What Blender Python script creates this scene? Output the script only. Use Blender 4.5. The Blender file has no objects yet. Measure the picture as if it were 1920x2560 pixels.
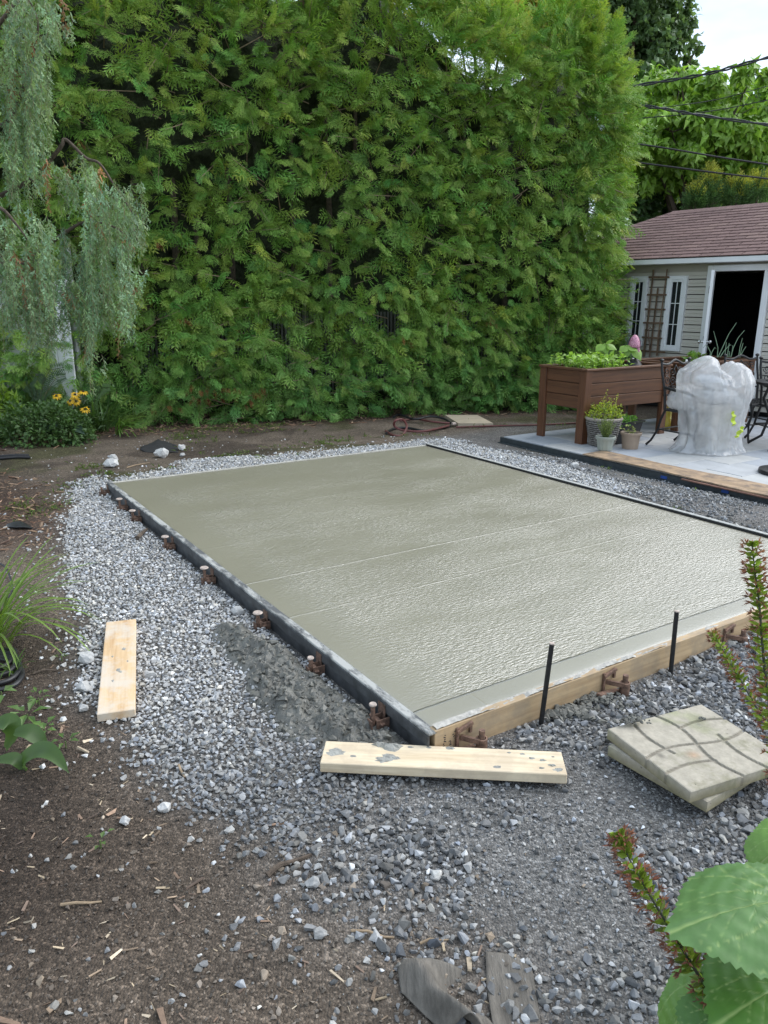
import bpy, bmesh, math, random
import numpy as np
from mathutils import Vector, Matrix, Euler

random.seed(7)
rng = np.random.default_rng(11)
scene = bpy.context.scene
C = scene.collection
PI = math.pi

# ------------------------------------------------------------------ camera
FPX, CAM_H = 1904.0, 1.70                 # focal length in photo pixels, eye height
PITCH = math.atan(535 / FPX)
ROLL = math.radians(0.4)
cam = bpy.data.cameras.new('camera')
cam.sensor_fit = 'VERTICAL'
cam.sensor_height = 36.0
cam.lens = FPX / 2560 * 36.0
cam.clip_start = 0.05
cam.clip_end = 2000
co = bpy.data.objects.new('camera', cam)
C.objects.link(co)
co.matrix_world = Matrix.Translation((0, 0, CAM_H)) @ Matrix.Rotation(PI / 2 - PITCH, 4, 'X') @ Matrix.Rotation(ROLL, 4, 'Z')
scene.camera = co

# ------------------------------------------------------------------ world, sun, exposure
SUN_EL, SUN_AZ = math.radians(44), math.radians(68)
world = bpy.data.worlds.new('World')
scene.world = world
world.use_nodes = True
nt = world.node_tree
nt.nodes.clear()
out = nt.nodes.new('ShaderNodeOutputWorld')
bg = nt.nodes.new('ShaderNodeBackground')
bg.inputs['Strength'].default_value = 0.1
sky = nt.nodes.new('ShaderNodeTexSky')
sky.sky_type = 'NISHITA'
sky.sun_disc = False
sky.sun_elevation = SUN_EL
sky.sun_rotation = SUN_AZ
tc = nt.nodes.new('ShaderNodeTexCoord')
mp = nt.nodes.new('ShaderNodeMapping')
mp.inputs['Scale'].default_value = (1.0, 1.0, 2.6)
nz = nt.nodes.new('ShaderNodeTexNoise')
nz.inputs['Scale'].default_value = 2.6
nz.inputs['Detail'].default_value = 6
nz.inputs['Roughness'].default_value = 0.55
rp = nt.nodes.new('ShaderNodeValToRGB')
rp.color_ramp.elements[0].position = 0.36
rp.color_ramp.elements[0].color = (0.12, 0.12, 0.12, 1)
rp.color_ramp.elements[1].position = 0.66
rp.color_ramp.elements[1].color = (1, 1, 1, 1)
mx = nt.nodes.new('ShaderNodeMix')
mx.data_type = 'RGBA'
mx.inputs['B'].default_value = (6.2, 7.1, 8.0, 1)
L = nt.links.new
L(tc.outputs['Generated'], mp.inputs['Vector'])
L(mp.outputs['Vector'], nz.inputs['Vector'])
L(nz.outputs['Fac'], rp.inputs['Fac'])
L(rp.outputs['Color'], mx.inputs['Factor'])
L(sky.outputs['Color'], mx.inputs['A'])
L(mx.outputs['Result'], bg.inputs['Color'])
L(bg.outputs['Background'], out.inputs['Surface'])

sun = bpy.data.lights.new('sun', 'SUN')
sun.energy = 1.5
sun.angle = math.radians(70)
sun.color = (1.0, 0.985, 0.955)
so = bpy.data.objects.new('sun', sun)
C.objects.link(so)
sd = Vector((math.sin(SUN_AZ) * math.cos(SUN_EL), math.cos(SUN_AZ) * math.cos(SUN_EL), math.sin(SUN_EL)))
so.rotation_euler = sd.to_track_quat('Z', 'Y').to_euler()
so.location = (0, 0, 30)

vs = scene.view_settings
vs.view_transform = 'Standard'
vs.look = 'None'
vs.gamma = 1
vs.use_curve_mapping = False
vs.exposure = 1.10
scene.cycles.max_bounces = 7
scene.cycles.transparent_max_bounces = 8
scene.cycles.use_denoising = True

# ------------------------------------------------------------------ helpers: pixel of the photo -> point of the place
def _ray(x, y):
    u, v = x - 960, y - 1280
    c, s = math.cos(ROLL), math.sin(ROLL)
    u, v = u * c + v * s, -u * s + v * c
    return np.array([u / FPX, math.cos(PITCH) - v / FPX * math.sin(PITCH), -math.sin(PITCH) - v / FPX * math.cos(PITCH)])

CAM = np.array([0, 0, CAM_H])
def at(x, y, z=0.0):
    d = _ray(x, y)
    return CAM + d * ((z - CAM_H) / d[2])
def atY(x, y, Y):
    d = _ray(x, y)
    return CAM + d * (Y / d[1])

# slab frame: local x runs along the timber form, local y along the steel form
NL = np.array([0.175, 2.538])
TH = math.atan2(0.5485, 0.8362)
BX, AY = np.array([math.cos(TH), math.sin(TH)]), np.array([-math.sin(TH), math.cos(TH)])
def wf(t, s, z=0.0):
    p = NL + BX * t + AY * s
    return np.array([p[0], p[1], z])
def ts(p):
    d = np.asarray(p)[:2] - NL
    return float(d @ BX), float(d @ AY)

# ------------------------------------------------------------------ helpers: noise
def _h(ix, iy, seed):
    n = (ix * 374761393 + iy * 668265263 + seed * 1442695041) & 0x7fffffff
    n = ((n ^ (n >> 13)) * 1274126177) & 0x7fffffff
    n = n ^ (n >> 16)
    return (n & 0xffff) / 65535.0
def vnoise(x, y, seed=0):
    x = np.asarray(x, float); y = np.asarray(y, float)
    ix = np.floor(x).astype(np.int64); iy = np.floor(y).astype(np.int64)
    fx = x - ix; fy = y - iy
    fx = fx * fx * (3 - 2 * fx); fy = fy * fy * (3 - 2 * fy)
    a = _h(ix, iy, seed); b = _h(ix + 1, iy, seed); c = _h(ix, iy + 1, seed); d = _h(ix + 1, iy + 1, seed)
    return (a + (b - a) * fx) * (1 - fy) + (c + (d - c) * fx) * fy
def fbm(x, y, octv=4, seed=0):
    r = 0; amp = 0.5; tot = 0
    x = np.asarray(x, float); y = np.asarray(y, float)
    for k in range(octv):
        r = r + amp * vnoise(x, y, seed + k * 17); tot += amp
        x = x * 2.03 + 3.1; y = y * 2.03 + 1.7; amp *= 0.5
    return r / tot
def sm(a, b, x):
    t = np.clip((np.asarray(x, float) - a) / (b - a), 0, 1)
    return t * t * (3 - 2 * t)

# ------------------------------------------------------------------ helpers: materials
def _mat(name):
    m = bpy.data.materials.new(name)
    m.use_nodes = True
    n = m.node_tree
    n.nodes.clear()
    o = n.nodes.new('ShaderNodeOutputMaterial')
    b = n.nodes.new('ShaderNodeBsdfPrincipled')
    n.links.new(b.outputs[0], o.inputs['Surface'])
    return m, n, b, o
def _noise(n, coord, scale, detail=4, rough=0.55, mscale=None, rot=None):
    tcn = n.nodes.new('ShaderNodeTexCoord')
    src = tcn.outputs[coord]
    if mscale or rot:
        mpn = n.nodes.new('ShaderNodeMapping')
        if mscale: mpn.inputs['Scale'].default_value = mscale
        if rot: mpn.inputs['Rotation'].default_value = rot
        n.links.new(src, mpn.inputs['Vector']); src = mpn.outputs['Vector']
    t = n.nodes.new('ShaderNodeTexNoise')
    t.inputs['Scale'].default_value = scale
    t.inputs['Detail'].default_value = detail
    t.inputs['Roughness'].default_value = rough
    n.links.new(src, t.inputs['Vector'])
    return t.outputs['Fac']
def _ramp(n, fac, stops):
    r = n.nodes.new('ShaderNodeValToRGB')
    e = r.color_ramp.elements
    while len(e) < len(stops): e.new(0.5)
    for el, (p, c) in zip(e, stops):
        el.position = p
        el.color = (c[0], c[1], c[2], 1) if hasattr(c, '__len__') else (c, c, c, 1)
    n.links.new(fac, r.inputs['Fac'])
    return r.outputs['Color']
def _mix(n, fac, a, b, mode='MIX'):
    m = n.nodes.new('ShaderNodeMix')
    m.data_type = 'RGBA'; m.blend_type = mode
    for v, k in ((fac, 'Factor'), (a, 'A'), (b, 'B')):
        if isinstance(v, bpy.types.NodeSocket): n.links.new(v, m.inputs[k])
        elif k == 'Factor': m.inputs[k].default_value = v
        else: m.inputs[k].default_value = (v[0], v[1], v[2], 1)
    return m.outputs['Result']
def _math(n, op, a, b=None):
    m = n.nodes.new('ShaderNodeMath'); m.operation = op
    for v, k in ((a, 0), (b, 1)):
        if v is None: continue
        if isinstance(v, bpy.types.NodeSocket): n.links.new(v, m.inputs[k])
        else: m.inputs[k].default_value = v
    return m.outputs[0]
def _bump(n, b, h, strength, dist):
    bn = n.nodes.new('ShaderNodeBump')
    bn.inputs['Strength'].default_value = strength
    bn.inputs['Distance'].default_value = dist
    n.links.new(h, bn.inputs['Height'])
    n.links.new(bn.outputs['Normal'], b.inputs['Normal'])

def plain(name, c, rough=0.6, var=0.25, scale=8, bump=0.3, bscale=60, metal=0.0, coord='Object', mscale=None, spec=0.5, c2=None, dist=0.004):
    m, n, b, o = _mat(name)
    f = _noise(n, coord, scale, 5, 0.6, mscale)
    lo = tuple(x * (1 - var) for x in c); hi = c2 if c2 else tuple(min(1, x * (1 + var)) for x in c)
    n.links.new(_ramp(n, f, [(0.3, lo), (0.7, hi)]), b.inputs['Base Color'])
    b.inputs['Roughness'].default_value = rough
    b.inputs['Metallic'].default_value = metal
    b.inputs['Specular IOR Level'].default_value = spec
    if bump: _bump(n, b, _noise(n, coord, bscale, 4, 0.6, mscale), bump, dist)
    return m
def wood(name, c, dark, rough=0.7, stain=None, stain_amt=0.5, axis=0, sc=1.0):
    m, n, b, o = _mat(name)
    ms = [22 * sc, 22 * sc, 22 * sc]; ms[axis] = 1.3 * sc
    g = _noise(n, 'Object', 1.6, 6, 0.65, tuple(ms))
    ms2 = [90 * sc, 90 * sc, 90 * sc]; ms2[axis] = 3 * sc
    g2 = _noise(n, 'Object', 1.5, 3, 0.6, tuple(ms2))
    col = _ramp(n, g, [(0.3, dark), (0.55, c), (0.8, tuple(min(1, x * 1.12) for x in c))])
    col = _mix(n, _ramp(n, g2, [(0.55, 0.0), (0.8, 0.35)]), col, dark)
    if stain:
        s = _noise(n, 'Object', 7, 5, 0.7)
        col = _mix(n, _ramp(n, s, [(0.44, 0.0), (0.62, stain_amt)]), col, stain)
    n.links.new(col, b.inputs['Base Color'])
    b.inputs['Roughness'].default_value = rough
    _bump(n, b, g2, 0.25, 0.002)
    return m
def foliage(name, trans=0.3, rough=0.5, spec=0.35, tint=(1, 1, 1)):
    m, n, b, o = _mat(name)
    a = n.nodes.new('ShaderNodeAttribute'); a.attribute_name = 'col'
    col = _mix(n, 1.0, a.outputs['Color'], tint, 'MULTIPLY')
    n.links.new(col, b.inputs['Base Color'])
    b.inputs['Roughness'].default_value = rough
    b.inputs['Specular IOR Level'].default_value = spec
    t = n.nodes.new('ShaderNodeBsdfTranslucent')
    n.links.new(_mix(n, 1.0, col, (1.25, 1.3, 0.7), 'MULTIPLY'), t.inputs['Color'])
    ms = n.nodes.new('ShaderNodeMixShader'); ms.inputs[0].default_value = trans
    n.links.new(b.outputs[0], ms.inputs[1]); n.links.new(t.outputs[0], ms.inputs[2])
    n.links.new(ms.outputs[0], o.inputs['Surface'])
    return m
def attr_mat(name, rough=0.8, scale=90, var=0.22, bump=0.35, spec=0.4, dist=0.003):
    m, n, b, o = _mat(name)
    a = n.nodes.new('ShaderNodeAttribute'); a.attribute_name = 'col'
    f = _noise(n, 'Object', scale, 4, 0.65)
    v = _ramp(n, f, [(0.3, 1 - var), (0.7, 1 + var)])
    n.links.new(_mix(n, 1.0, a.outputs['Color'], v, 'MULTIPLY'), b.inputs['Base Color'])
    b.inputs['Roughness'].default_value = rough
    b.inputs['Specular IOR Level'].default_value = spec
    if bump: _bump(n, b, f, bump, dist)
    return m

# ------------------------------------------------------------------ helpers: meshes
def setprops(o, label=None, cat=None, group=None, kind=None):
    if label: o['label'] = label
    if cat: o['category'] = cat
    if group: o['group'] = group
    if kind: o['kind'] = kind
    return o
def link(o, parent=None):
    C.objects.link(o)
    if parent is not None: o.parent = parent
    return o
def thing(name, label, cat, loc=(0, 0, 0), rotz=0.0, group=None):
    o = bpy.data.objects.new(name, None)
    o.empty_display_size = 0.1
    o.location = loc; o.rotation_euler = (0, 0, rotz)
    link(o)
    return setprops(o, label, cat, group)
def npmesh(name, V, F, mat, col=None, parent=None, smooth=False):
    """one mesh object from arrays; F is (n,3) or (n,4), or a list of such arrays"""
    Fs = F if isinstance(F, list) else [F]
    me = bpy.data.meshes.new(name)
    V = np.asarray(V, np.float32)
    me.vertices.add(len(V)); me.vertices.foreach_set('co', V.ravel())
    nl = sum(f.size for f in Fs); npoly = sum(len(f) for f in Fs)
    me.loops.add(nl); me.polygons.add(npoly)
    me.loops.foreach_set('vertex_index', np.concatenate([f.ravel() for f in Fs]).astype(np.int32))
    tot = np.concatenate([np.full(len(f), f.shape[1], np.int32) for f in Fs])
    st = np.concatenate([[0], np.cumsum(tot)[:-1]]).astype(np.int32)
    me.polygons.foreach_set('loop_start', st)
    me.polygons.foreach_set('loop_total', tot)
    me.polygons.foreach_set('use_smooth', np.full(npoly, smooth))
    me.update(calc_edges=True)
    me.validate()
    if col is not None:
        a = me.color_attributes.new('col', 'FLOAT_COLOR', 'POINT')
        c4 = np.ones((len(V), 4), np.float32); c4[:, :3] = np.asarray(col, np.float32)[:, :3]
        a.data.foreach_set('color', c4.ravel())
    if mat: me.materials.append(mat)
    o = bpy.data.objects.new(name, me)
    return link(o, parent)

class MB:
    """collects boxes, tubes, lathes and sheets; build() links them as one mesh object"""
    def __init__(self): self.v, self.f, self.c = [], [], []
    def add(self, vs, fs, col=(1, 1, 1)):
        k = len(self.v)
        self.v += [tuple(map(float, p)) for p in vs]
        self.f += [tuple(i + k for i in f) for f in fs]
        self.c += [col] * len(vs)
        return self
    def box(self, c, size, rot=None, bev=0.0, col=(1, 1, 1)):
        hx, hy, hz = size[0] / 2, size[1] / 2, size[2] / 2
        if bev > 0:
            b = min(bev, hx * .9, hy * .9, hz * .9)
            vs = []
            for sx in (-1, 1):
                for sy in (-1, 1):
                    for sz in (-1, 1):
                        vs += [(sx * (hx - b), sy * (hy - b), sz * hz), (sx * (hx - b), sy * hy, sz * (hz - b)), (sx * hx, sy * (hy - b), sz * (hz - b))]
            bm = bmesh.new()
            for p in vs: bm.verts.new(p)
            bmesh.ops.convex_hull(bm, input=bm.verts)
            bm.verts.index_update()
            fs = [tuple(q.index for q in f.verts) for f in bm.faces]
            vs = [tuple(q.co) for q in bm.verts]
            bm.free()
        else:
            vs = [(sx * hx, sy * hy, sz * hz) for sx in (-1, 1) for sy in (-1, 1) for sz in (-1, 1)]
            fs = [(0, 1, 3, 2), (4, 6, 7, 5), (0, 4, 5, 1), (2, 3, 7, 6), (0, 2, 6, 4), (1, 5, 7, 3)]
        R = rot if rot is not None else Matrix.Identity(3)
        self.add([tuple(R @ Vector(p) + Vector(c)) for p in vs], fs, col)
        return self
    def tube(self, pts, r, n=8, cap=True, col=(1, 1, 1)):
        pts = [Vector(p) for p in pts]
        rs = r if hasattr(r, '__len__') else [r] * len(pts)
        vs, fs = [], []
        up = None
        for i, p in enumerate(pts):
            d = (pts[min(i + 1, len(pts) - 1)] - pts[max(i - 1, 0)])
            if d.length < 1e-9: d = Vector((0, 0, 1))
            d.normalize()
            if up is None:
                up = Vector((0, 0, 1)) if abs(d.z) < .9 else Vector((1, 0, 0))
            a = d.cross(up); a.normalize(); b = a.cross(d); up = b
            for k in range(n):
                an = 2 * PI * k / n
                vs.append(p + (a * math.cos(an) + b * math.sin(an)) * rs[i])
        for i in range(len(pts) - 1):
            for k in range(n):
                fs.append((i * n + k, i * n + (k + 1) % n, (i + 1) * n + (k + 1) % n, (i + 1) * n + k))
        if cap:
            fs.append(tuple(range(n))[::-1]); fs.append(tuple(range((len(pts) - 1) * n, len(pts) * n)))
        return self.add(vs, fs, col)
    def lathe(self, prof, n=24, c=(0, 0, 0), cap=True, col=(1, 1, 1)):
        vs, fs = [], []
        for r, z in prof:
            for k in range(n):
                an = 2 * PI * k / n
                vs.append((c[0] + r * math.cos(an), c[1] + r * math.sin(an), c[2] + z))
        for i in range(len(prof) - 1):
            for k in range(n):
                fs.append((i * n + k, i * n + (k + 1) % n, (i + 1) * n + (k + 1) % n, (i + 1) * n + k))
        if cap:
            fs.append(tuple(range(n))[::-1]); fs.append(tuple(range((len(prof) - 1) * n, len(prof) * n)))
        return self.add(vs, fs, col)
    def build(self, name, mat, parent=None, smooth=False, offset=None, attr=False):
        me = bpy.data.meshes.new(name)
        vs = self.v if offset is None else [(p[0] - offset[0], p[1] - offset[1], p[2] - offset[2]) for p in self.v]
        me.from_pydata(vs, [], self.f)
        me.validate(); me.update()
        bm = bmesh.new(); bm.from_mesh(me); bmesh.ops.recalc_face_normals(bm, faces=bm.faces); bm.to_mesh(me); bm.free()
        if smooth:
            for p in me.polygons: p.use_smooth = True
            try: me.set_sharp_from_angle(angle=math.radians(38))
            except Exception: pass
        if attr:
            a = me.color_attributes.new('col', 'FLOAT_COLOR', 'POINT')
            a.data.foreach_set('color', np.array([(c[0], c[1], c[2], 1) for c in self.c], np.float32).ravel())
        me.materials.append(mat)
        return link(bpy.data.objects.new(name, me), parent)
def copy_tree(o, parent=None):
    c = o.copy(); C.objects.link(c)
    if parent is not None: c.parent = parent
    for ch in [x for x in o.children]: copy_tree(ch, c)
    return c

def unit(v):
    v = np.asarray(v, float)
    return v / np.maximum(np.linalg.norm(v, axis=-1, keepdims=True), 1e-9)
def frames(D, N):
    """rotation matrices whose columns are the axis D, the side and the normal (made square to D)"""
    D = unit(D); S = unit(np.cross(N, D)); N2 = np.cross(D, S)
    return np.stack([D, S, N2], axis=-1)
def stamp(protos, P, R, S, cols):
    """copies of prototype arrays (verts, faces, shade) placed at P with rotation R, scale S, colour cols -> one set of arrays"""
    Vs, Fs, Cs, k = [], [], [], 0
    which = rng.integers(0, len(protos), len(P))
    S = np.asarray(S, float)
    if S.ndim == 1: S = np.repeat(S[:, None], 3, 1)
    for i, (v, f, sh) in enumerate(protos):
        idx = np.nonzero(which == i)[0]
        if len(idx) == 0: continue
        w = np.einsum('nij,nkj->nki', R[idx], v[None] * S[idx][:, None, :]) + P[idx][:, None, :]
        Vs.append(w.reshape(-1, 3))
        Fs.append((f[None] + (np.arange(len(idx)) * len(v))[:, None, None] + k).reshape(-1, f.shape[1]))
        Cs.append((cols[idx][:, None, :] * sh[None]).reshape(-1, 3))
        k += len(idx) * len(v)
    return np.concatenate(Vs), np.concatenate(Fs), np.concatenate(Cs)
def leafcards(P, D, N, Ln, Wd, droop=0.15, fold=0.12):
    """one pointed, slightly folded leaf per point: five corners, two quads"""
    R = frames(D, N); D, S, N = R[..., 0], R[..., 1], R[..., 2]
    Ln = np.asarray(Ln)[:, None]; Wd = np.asarray(Wd)[:, None]
    v0 = P
    v1 = P + D * Ln * .45 + S * Wd * .5 + N * Ln * fold
    v2 = P + D * Ln - N * Ln * droop
    v3 = P + D * Ln * .45 - S * Wd * .5 + N * Ln * fold
    v4 = P + D * Ln * .5
    V = np.stack([v0, v1, v2, v3, v4], 1).reshape(-1, 3)
    b = np.arange(len(P)) * 5
    F = np.concatenate([np.stack([b, b + 4, b + 2, b + 1], 1), np.stack([b, b + 3, b + 2, b + 4], 1)])
    return V, F
def rep(c, n): return np.repeat(np.asarray(c, float), n, axis=0)
def rdir(n): return unit(rng.normal(size=(n, 3)))

# ------------------------------------------------------------------ materials
M = {}
M['foliage'] = foliage('foliage', 0.34)
M['leaf'] = foliage('broad_leaf', 0.35, 0.42, 0.45)
M['stone'] = attr_mat('crushed_stone', 0.75, 70, 0.2, 0.3)
M['chip'] = attr_mat('wood_chip', 0.8, 60, 0.25, 0.2)
M['bark'] = plain('bark', (0.10, 0.075, 0.055), 0.9, 0.4, 30, 0.8, 60, dist=0.01)
M['steel'] = plain('form_steel', (0.07, 0.074, 0.076), 0.55, 0.45, 14, 0.3, 80, 0.2, c2=(0.11, 0.115, 0.12))
M['rust'] = plain('rust', (0.13, 0.08, 0.06), 0.8, 0.45, 60, 0.5, 150, 0.1, c2=(0.27, 0.16, 0.11))
M['pinhead'] = plain('worn_pin_head', (0.45, 0.37, 0.32), 0.6, 0.3, 60, 0.3, 120, 0.1)
M['rod'] = plain('dark_rod', (0.018, 0.018, 0.019), 0.5, 0.4, 60, 0.3, 120, 0.3)
M['pine'] = wood('form_timber', (0.50, 0.36, 0.21), (0.36, 0.24, 0.13), 0.65, (0.22, 0.19, 0.15), 0.45)
M['plank'] = wood('clean_plank', (0.74, 0.62, 0.44), (0.56, 0.43, 0.27), 0.65, (0.38, 0.29, 0.21), 0.35)
M['plankold'] = wood('stained_plank', (0.66, 0.47, 0.27), (0.48, 0.28, 0.13), 0.75, (0.62, 0.55, 0.46), 0.8, sc=0.7)
M['stain'] = wood('brown_stained_wood', (0.125, 0.052, 0.022), (0.06, 0.024, 0.011), 0.5, None, 0)
M['stainy'] = wood('brown_stained_wood_y', (0.125, 0.052, 0.022), (0.06, 0.024, 0.011), 0.5, None, 0, axis=1)
M['stainz'] = wood('brown_stained_wood_z', (0.13, 0.052, 0.022), (0.065, 0.025, 0.011), 0.5, None, 0, axis=2)
M['plywood'] = wood('weathered_plywood', (0.42, 0.29, 0.18), (0.25, 0.17, 0.1), 0.85, (0.13, 0.1, 0.08), 0.75, axis=1, sc=0.5)
M['iron'] = plain('cast_metal', (0.022, 0.022, 0.023), 0.42, 0.4, 40, 0.3, 90, 0.4)
M['soil'] = plain('potting_soil', (0.03, 0.022, 0.016), 0.95, 0.5, 40, 1.0, 90, dist=0.02)
M['vinyl'] = plain('cream_vinyl', (0.56, 0.525, 0.46), 0.45, 0.05, 3, 0.05, 30)
M['white'] = plain('white_paint', (0.80, 0.81, 0.82), 0.4, 0.04, 4, 0.05, 40)
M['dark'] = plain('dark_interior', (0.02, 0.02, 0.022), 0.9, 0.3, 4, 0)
M['chrome'] = plain('satin_metal', (0.6, 0.6, 0.58), 0.25, 0.05, 10, 0, metal=1.0)
M['trellis'] = wood('trellis_wood', (0.16, 0.1, 0.06), (0.08, 0.05, 0.03), 0.8, None, 0, axis=2)
M['edging'] = plain('dark_plastic_edging', (0.045, 0.055, 0.06), 0.45, 0.25, 12, 0.1, 60)
M['rubber'] = plain('black_hose', (0.02, 0.02, 0.022), 0.45, 0.4, 25, 0.1, 60)
M['redhose'] = plain('faded_red_hose', (0.22, 0.05, 0.05), 0.5, 0.4, 12, 0.1, 60, c2=(0.12, 0.05, 0.045))

# glass with a dark room behind
m, n, b, o = _mat('window_glass')
b.inputs['Base Color'].default_value = (0.02, 0.022, 0.025, 1); b.inputs['Roughness'].default_value = 0.04
M['glass'] = m

# ================================================================== GROUND
SX, SY, ST = 4.74, 3.46, 0.115            # slab: far edge along y, right edge along x, top
def ground_h(x, y):
    x = np.asarray(x, float); y = np.asarray(y, float)
    dx, dy = x - NL[0], y - NL[1]
    t = dx * BX[0] + dy * BX[1]; s = dx * AY[0] + dy * AY[1]
    right = sm(3.15, 3.5, t) * (1 - sm(3.7, 4.7, t)) * sm(-.2, 2.0, s) * (1 - sm(5.2, 6.2, s))
    back = sm(4.5, 4.78, s) * (1 - sm(5.0, 6.2, s)) * sm(-.25, .35, t) * (1 - sm(4.0, 4.7, t))
    left = sm(-.9, -.25, t) * (1 - sm(-.08, 0.0, t)) * sm(.2, .9, s) * (1 - sm(4.2, 4.8, s)) * .02
    front = (1 - sm(.05, .6, -s)) * sm(1.3, 2.2, t) * .03 * (s < .1)
    z = np.maximum(.10 * right, .10 * back) + left + front
    n = (fbm(x * 1.1, y * 1.1, 3, 5) - .5) * .05 + (fbm(x * 7, y * 7, 4, 9) - .5) * .022
    z = z + n * (1 - sm(-.1, .05, s) * sm(-.1, .0, t) * (1 - sm(5.0, 5.3, s)) * (1 - sm(3.6, 3.9, t)))
    pat = sm(4.55, 4.85, t) * (1 - sm(5.0, 5.3, s))
    return z * (1 - pat) - .035 * pat
def gz(p): return float(ground_h(p[0], p[1]))

def inside(px, py, poly):
    px = np.asarray(px); py = np.asarray(py)
    r = np.zeros(px.shape, bool)
    for i in range(len(poly)):
        x1, y1 = poly[i]; x2, y2 = poly[i - 1]
        c = ((y1 > py) != (y2 > py)) & (px < (x2 - x1) * (py - y1) / (y2 - y1 + 1e-12) + x1)
        r ^= c
    return r
# raster of the zones, 2.5 cm cells
GX0, GY0, GS = -6.5, 0.6, 0.025
GNX, GNY = int(13.5 / GS), int(13.0 / GS)
gxx, gyy = np.meshgrid(GX0 + (np.arange(GNX) + .5) * GS, GY0 + (np.arange(GNY) + .5) * GS)
def blur(a, r):
    for ax in (0, 1):
        for _ in range(2):
            c = np.cumsum(np.pad(a, [(r + 1, r) if k == ax else (0, 0) for k in (0, 1)], mode='edge'), axis=ax)
            lo = [slice(None)] * 2; hi = [slice(None)] * 2
            hi[ax] = slice(2 * r + 1, None); lo[ax] = slice(0, -(2 * r + 1))
            a = (c[tuple(hi)] - c[tuple(lo)]) / (2 * r + 1)
    return a
def zone(poly, soft=4, warp=.10):
    wx = (fbm(gxx * 3, gyy * 3, 3, 21) - .5) * 2 * warp; wy = (fbm(gxx * 3, gyy * 3, 3, 33) - .5) * 2 * warp
    return blur(inside(gxx + wx, gyy + wy, poly).astype(float), soft)
def zpx(pts, **k): return zone([at(*p)[:2] for p in pts], **k)
def zts(pts, **k): return zone([wf(*p)[:2] for p in pts], **k)
def sample(a, x, y):
    i = np.clip(((x - GX0) / GS).astype(int), 0, GNX - 1); j = np.clip(((y - GY0) / GS).astype(int), 0, GNY - 1)
    return a[j, i]
white_z = zpx([(250, 1196), (195, 1212), (185, 1262), (178, 1310), (160, 1380), (165, 1440), (200, 1500), (245, 1545), (200, 1590), (185, 1650),
               (200, 1740), (330, 1800), (385, 1860), (410, 1930), (480, 1975), (600, 2050), (700, 2090), (830, 2075), (930, 2010), (1000, 1940), (1085, 1830)], soft=3)
strip_z = np.maximum(zts([(-.35, 4.95), (-.3, 4.66), (3.46, 4.6), (3.46, 2.2), (3.9, 2.2), (4.1, 3.6), (4.0, 4.95), (3.2, 5.05), (1.6, 5.1)], soft=3),
                     zts([(.75, 4.9), (1.7, 4.9), (1.6, 5.35), (1.0, 5.5), (.85, 5.3)], soft=3))
white_z = np.maximum(white_z, strip_z)
grey_z = zpx([(900, 1960), (720, 2060), (760, 2200), (880, 2300), (1050, 2380), (1230, 2420), (1330, 2580), (1500, 2900), (2700, 2900), (2700, 1450), (1900, 1530), (1082, 1825)], soft=7, warp=.14)
right_z = zts([(3.5, -1.5), (3.5, 4.9), (4.1, 5.6), (5.6, 5.9), (7, 5.6), (4.9, 5.1), (4.9, -2), (3.5, -2)], soft=8, warp=.15)
mulch_z = zpx([(-900, 1130), (0, 1130), (300, 1080), (560, 1080), (900, 1050), (1300, 1035), (1700, 1020), (2200, 1000), (2000, 930), (-900, 960)], soft=10, warp=.3)
mulch2_z = zpx([(-300, 1230), (0, 1180), (130, 1230), (180, 1330), (0, 1390), (-300, 1400)], soft=8, warp=.15)
dark_z = zpx([(-700, 1500), (100, 1560), (200, 1700), (330, 1850), (480, 2050), (430, 2250), (300, 2420), (100, 2700), (-900, 2700)], soft=14, warp=.2)

# the sheet: fine where the camera looks, wide rings out to the horizon
def axis(lo, hi, step):
    core = np.arange(lo, hi + step / 2, step)
    far = np.cumsum(step * 1.45 ** np.arange(1, 26))
    far = far[far < 900]
    return np.concatenate([(lo - far)[::-1], core, hi + far])
xs = axis(-4.6, 4.6, .05); ys = axis(.7, 13.2, .05)
X, Yg = np.meshgrid(xs, ys)
Z = ground_h(X, Yg)
far = np.maximum(np.maximum(np.abs(X) - 7, 0), np.maximum(Yg - 14, .0 - Yg))
Z = np.where(far > 0, 0, Z)
dxs, dys = X - NL[0], Yg - NL[1]
tt, ss = dxs * BX[0] + dys * BX[1], dxs * AY[0] + dys * AY[1]
under = sm(.1, .25, tt) * (1 - sm(3.2, 3.35, tt)) * sm(.1, .25, ss) * (1 - sm(4.45, 4.6, ss))
Z = Z - .05 * under
nxg, nyg = len(xs), len(ys)
V = np.stack([X, Yg, Z], -1).reshape(-1, 3)
j, i = np.meshgrid(np.arange(nyg - 1), np.arange(nxg - 1), indexing='ij')
q = (j * nxg + i).ravel()
F = np.stack([q, q + 1, q + nxg + 1, q + nxg], 1)
vx, vy = V[:, 0], V[:, 1]
n1 = fbm(vx * 2.2, vy * 2.2, 4, 3)[:, None]; n2 = fbm(vx * 9, vy * 9, 3, 8)[:, None]
dirt = np.array([.175, .138, .105]) * (.7 + .6 * n1)
moss = np.array([.075, .075, .03])
mossm = sm(.55, .72, fbm(vx * 1.3 + 9, vy * 1.3, 4, 41)) * sm(4.4, 5.6, vy) * .8
colr = dirt * (1 - mossm[:, None]) + moss * mossm[:, None]
def over(c, a, rgb): return c * (1 - a[:, None]) + np.asarray(rgb) * a[:, None]
colr = over(colr, sample(dark_z, vx, vy) * .95, [.045, .031, .022])
colr = over(colr, sm(.5, .65, fbm(vx * 1.8, vy * 1.8, 3, 77)) * (vx < -1.2) * .6, [.05, .037, .028])
colr = over(colr, np.maximum(sample(mulch_z, vx, vy), sample(mulch2_z, vx, vy)) * .85, [.075, .045, .032])
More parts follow.
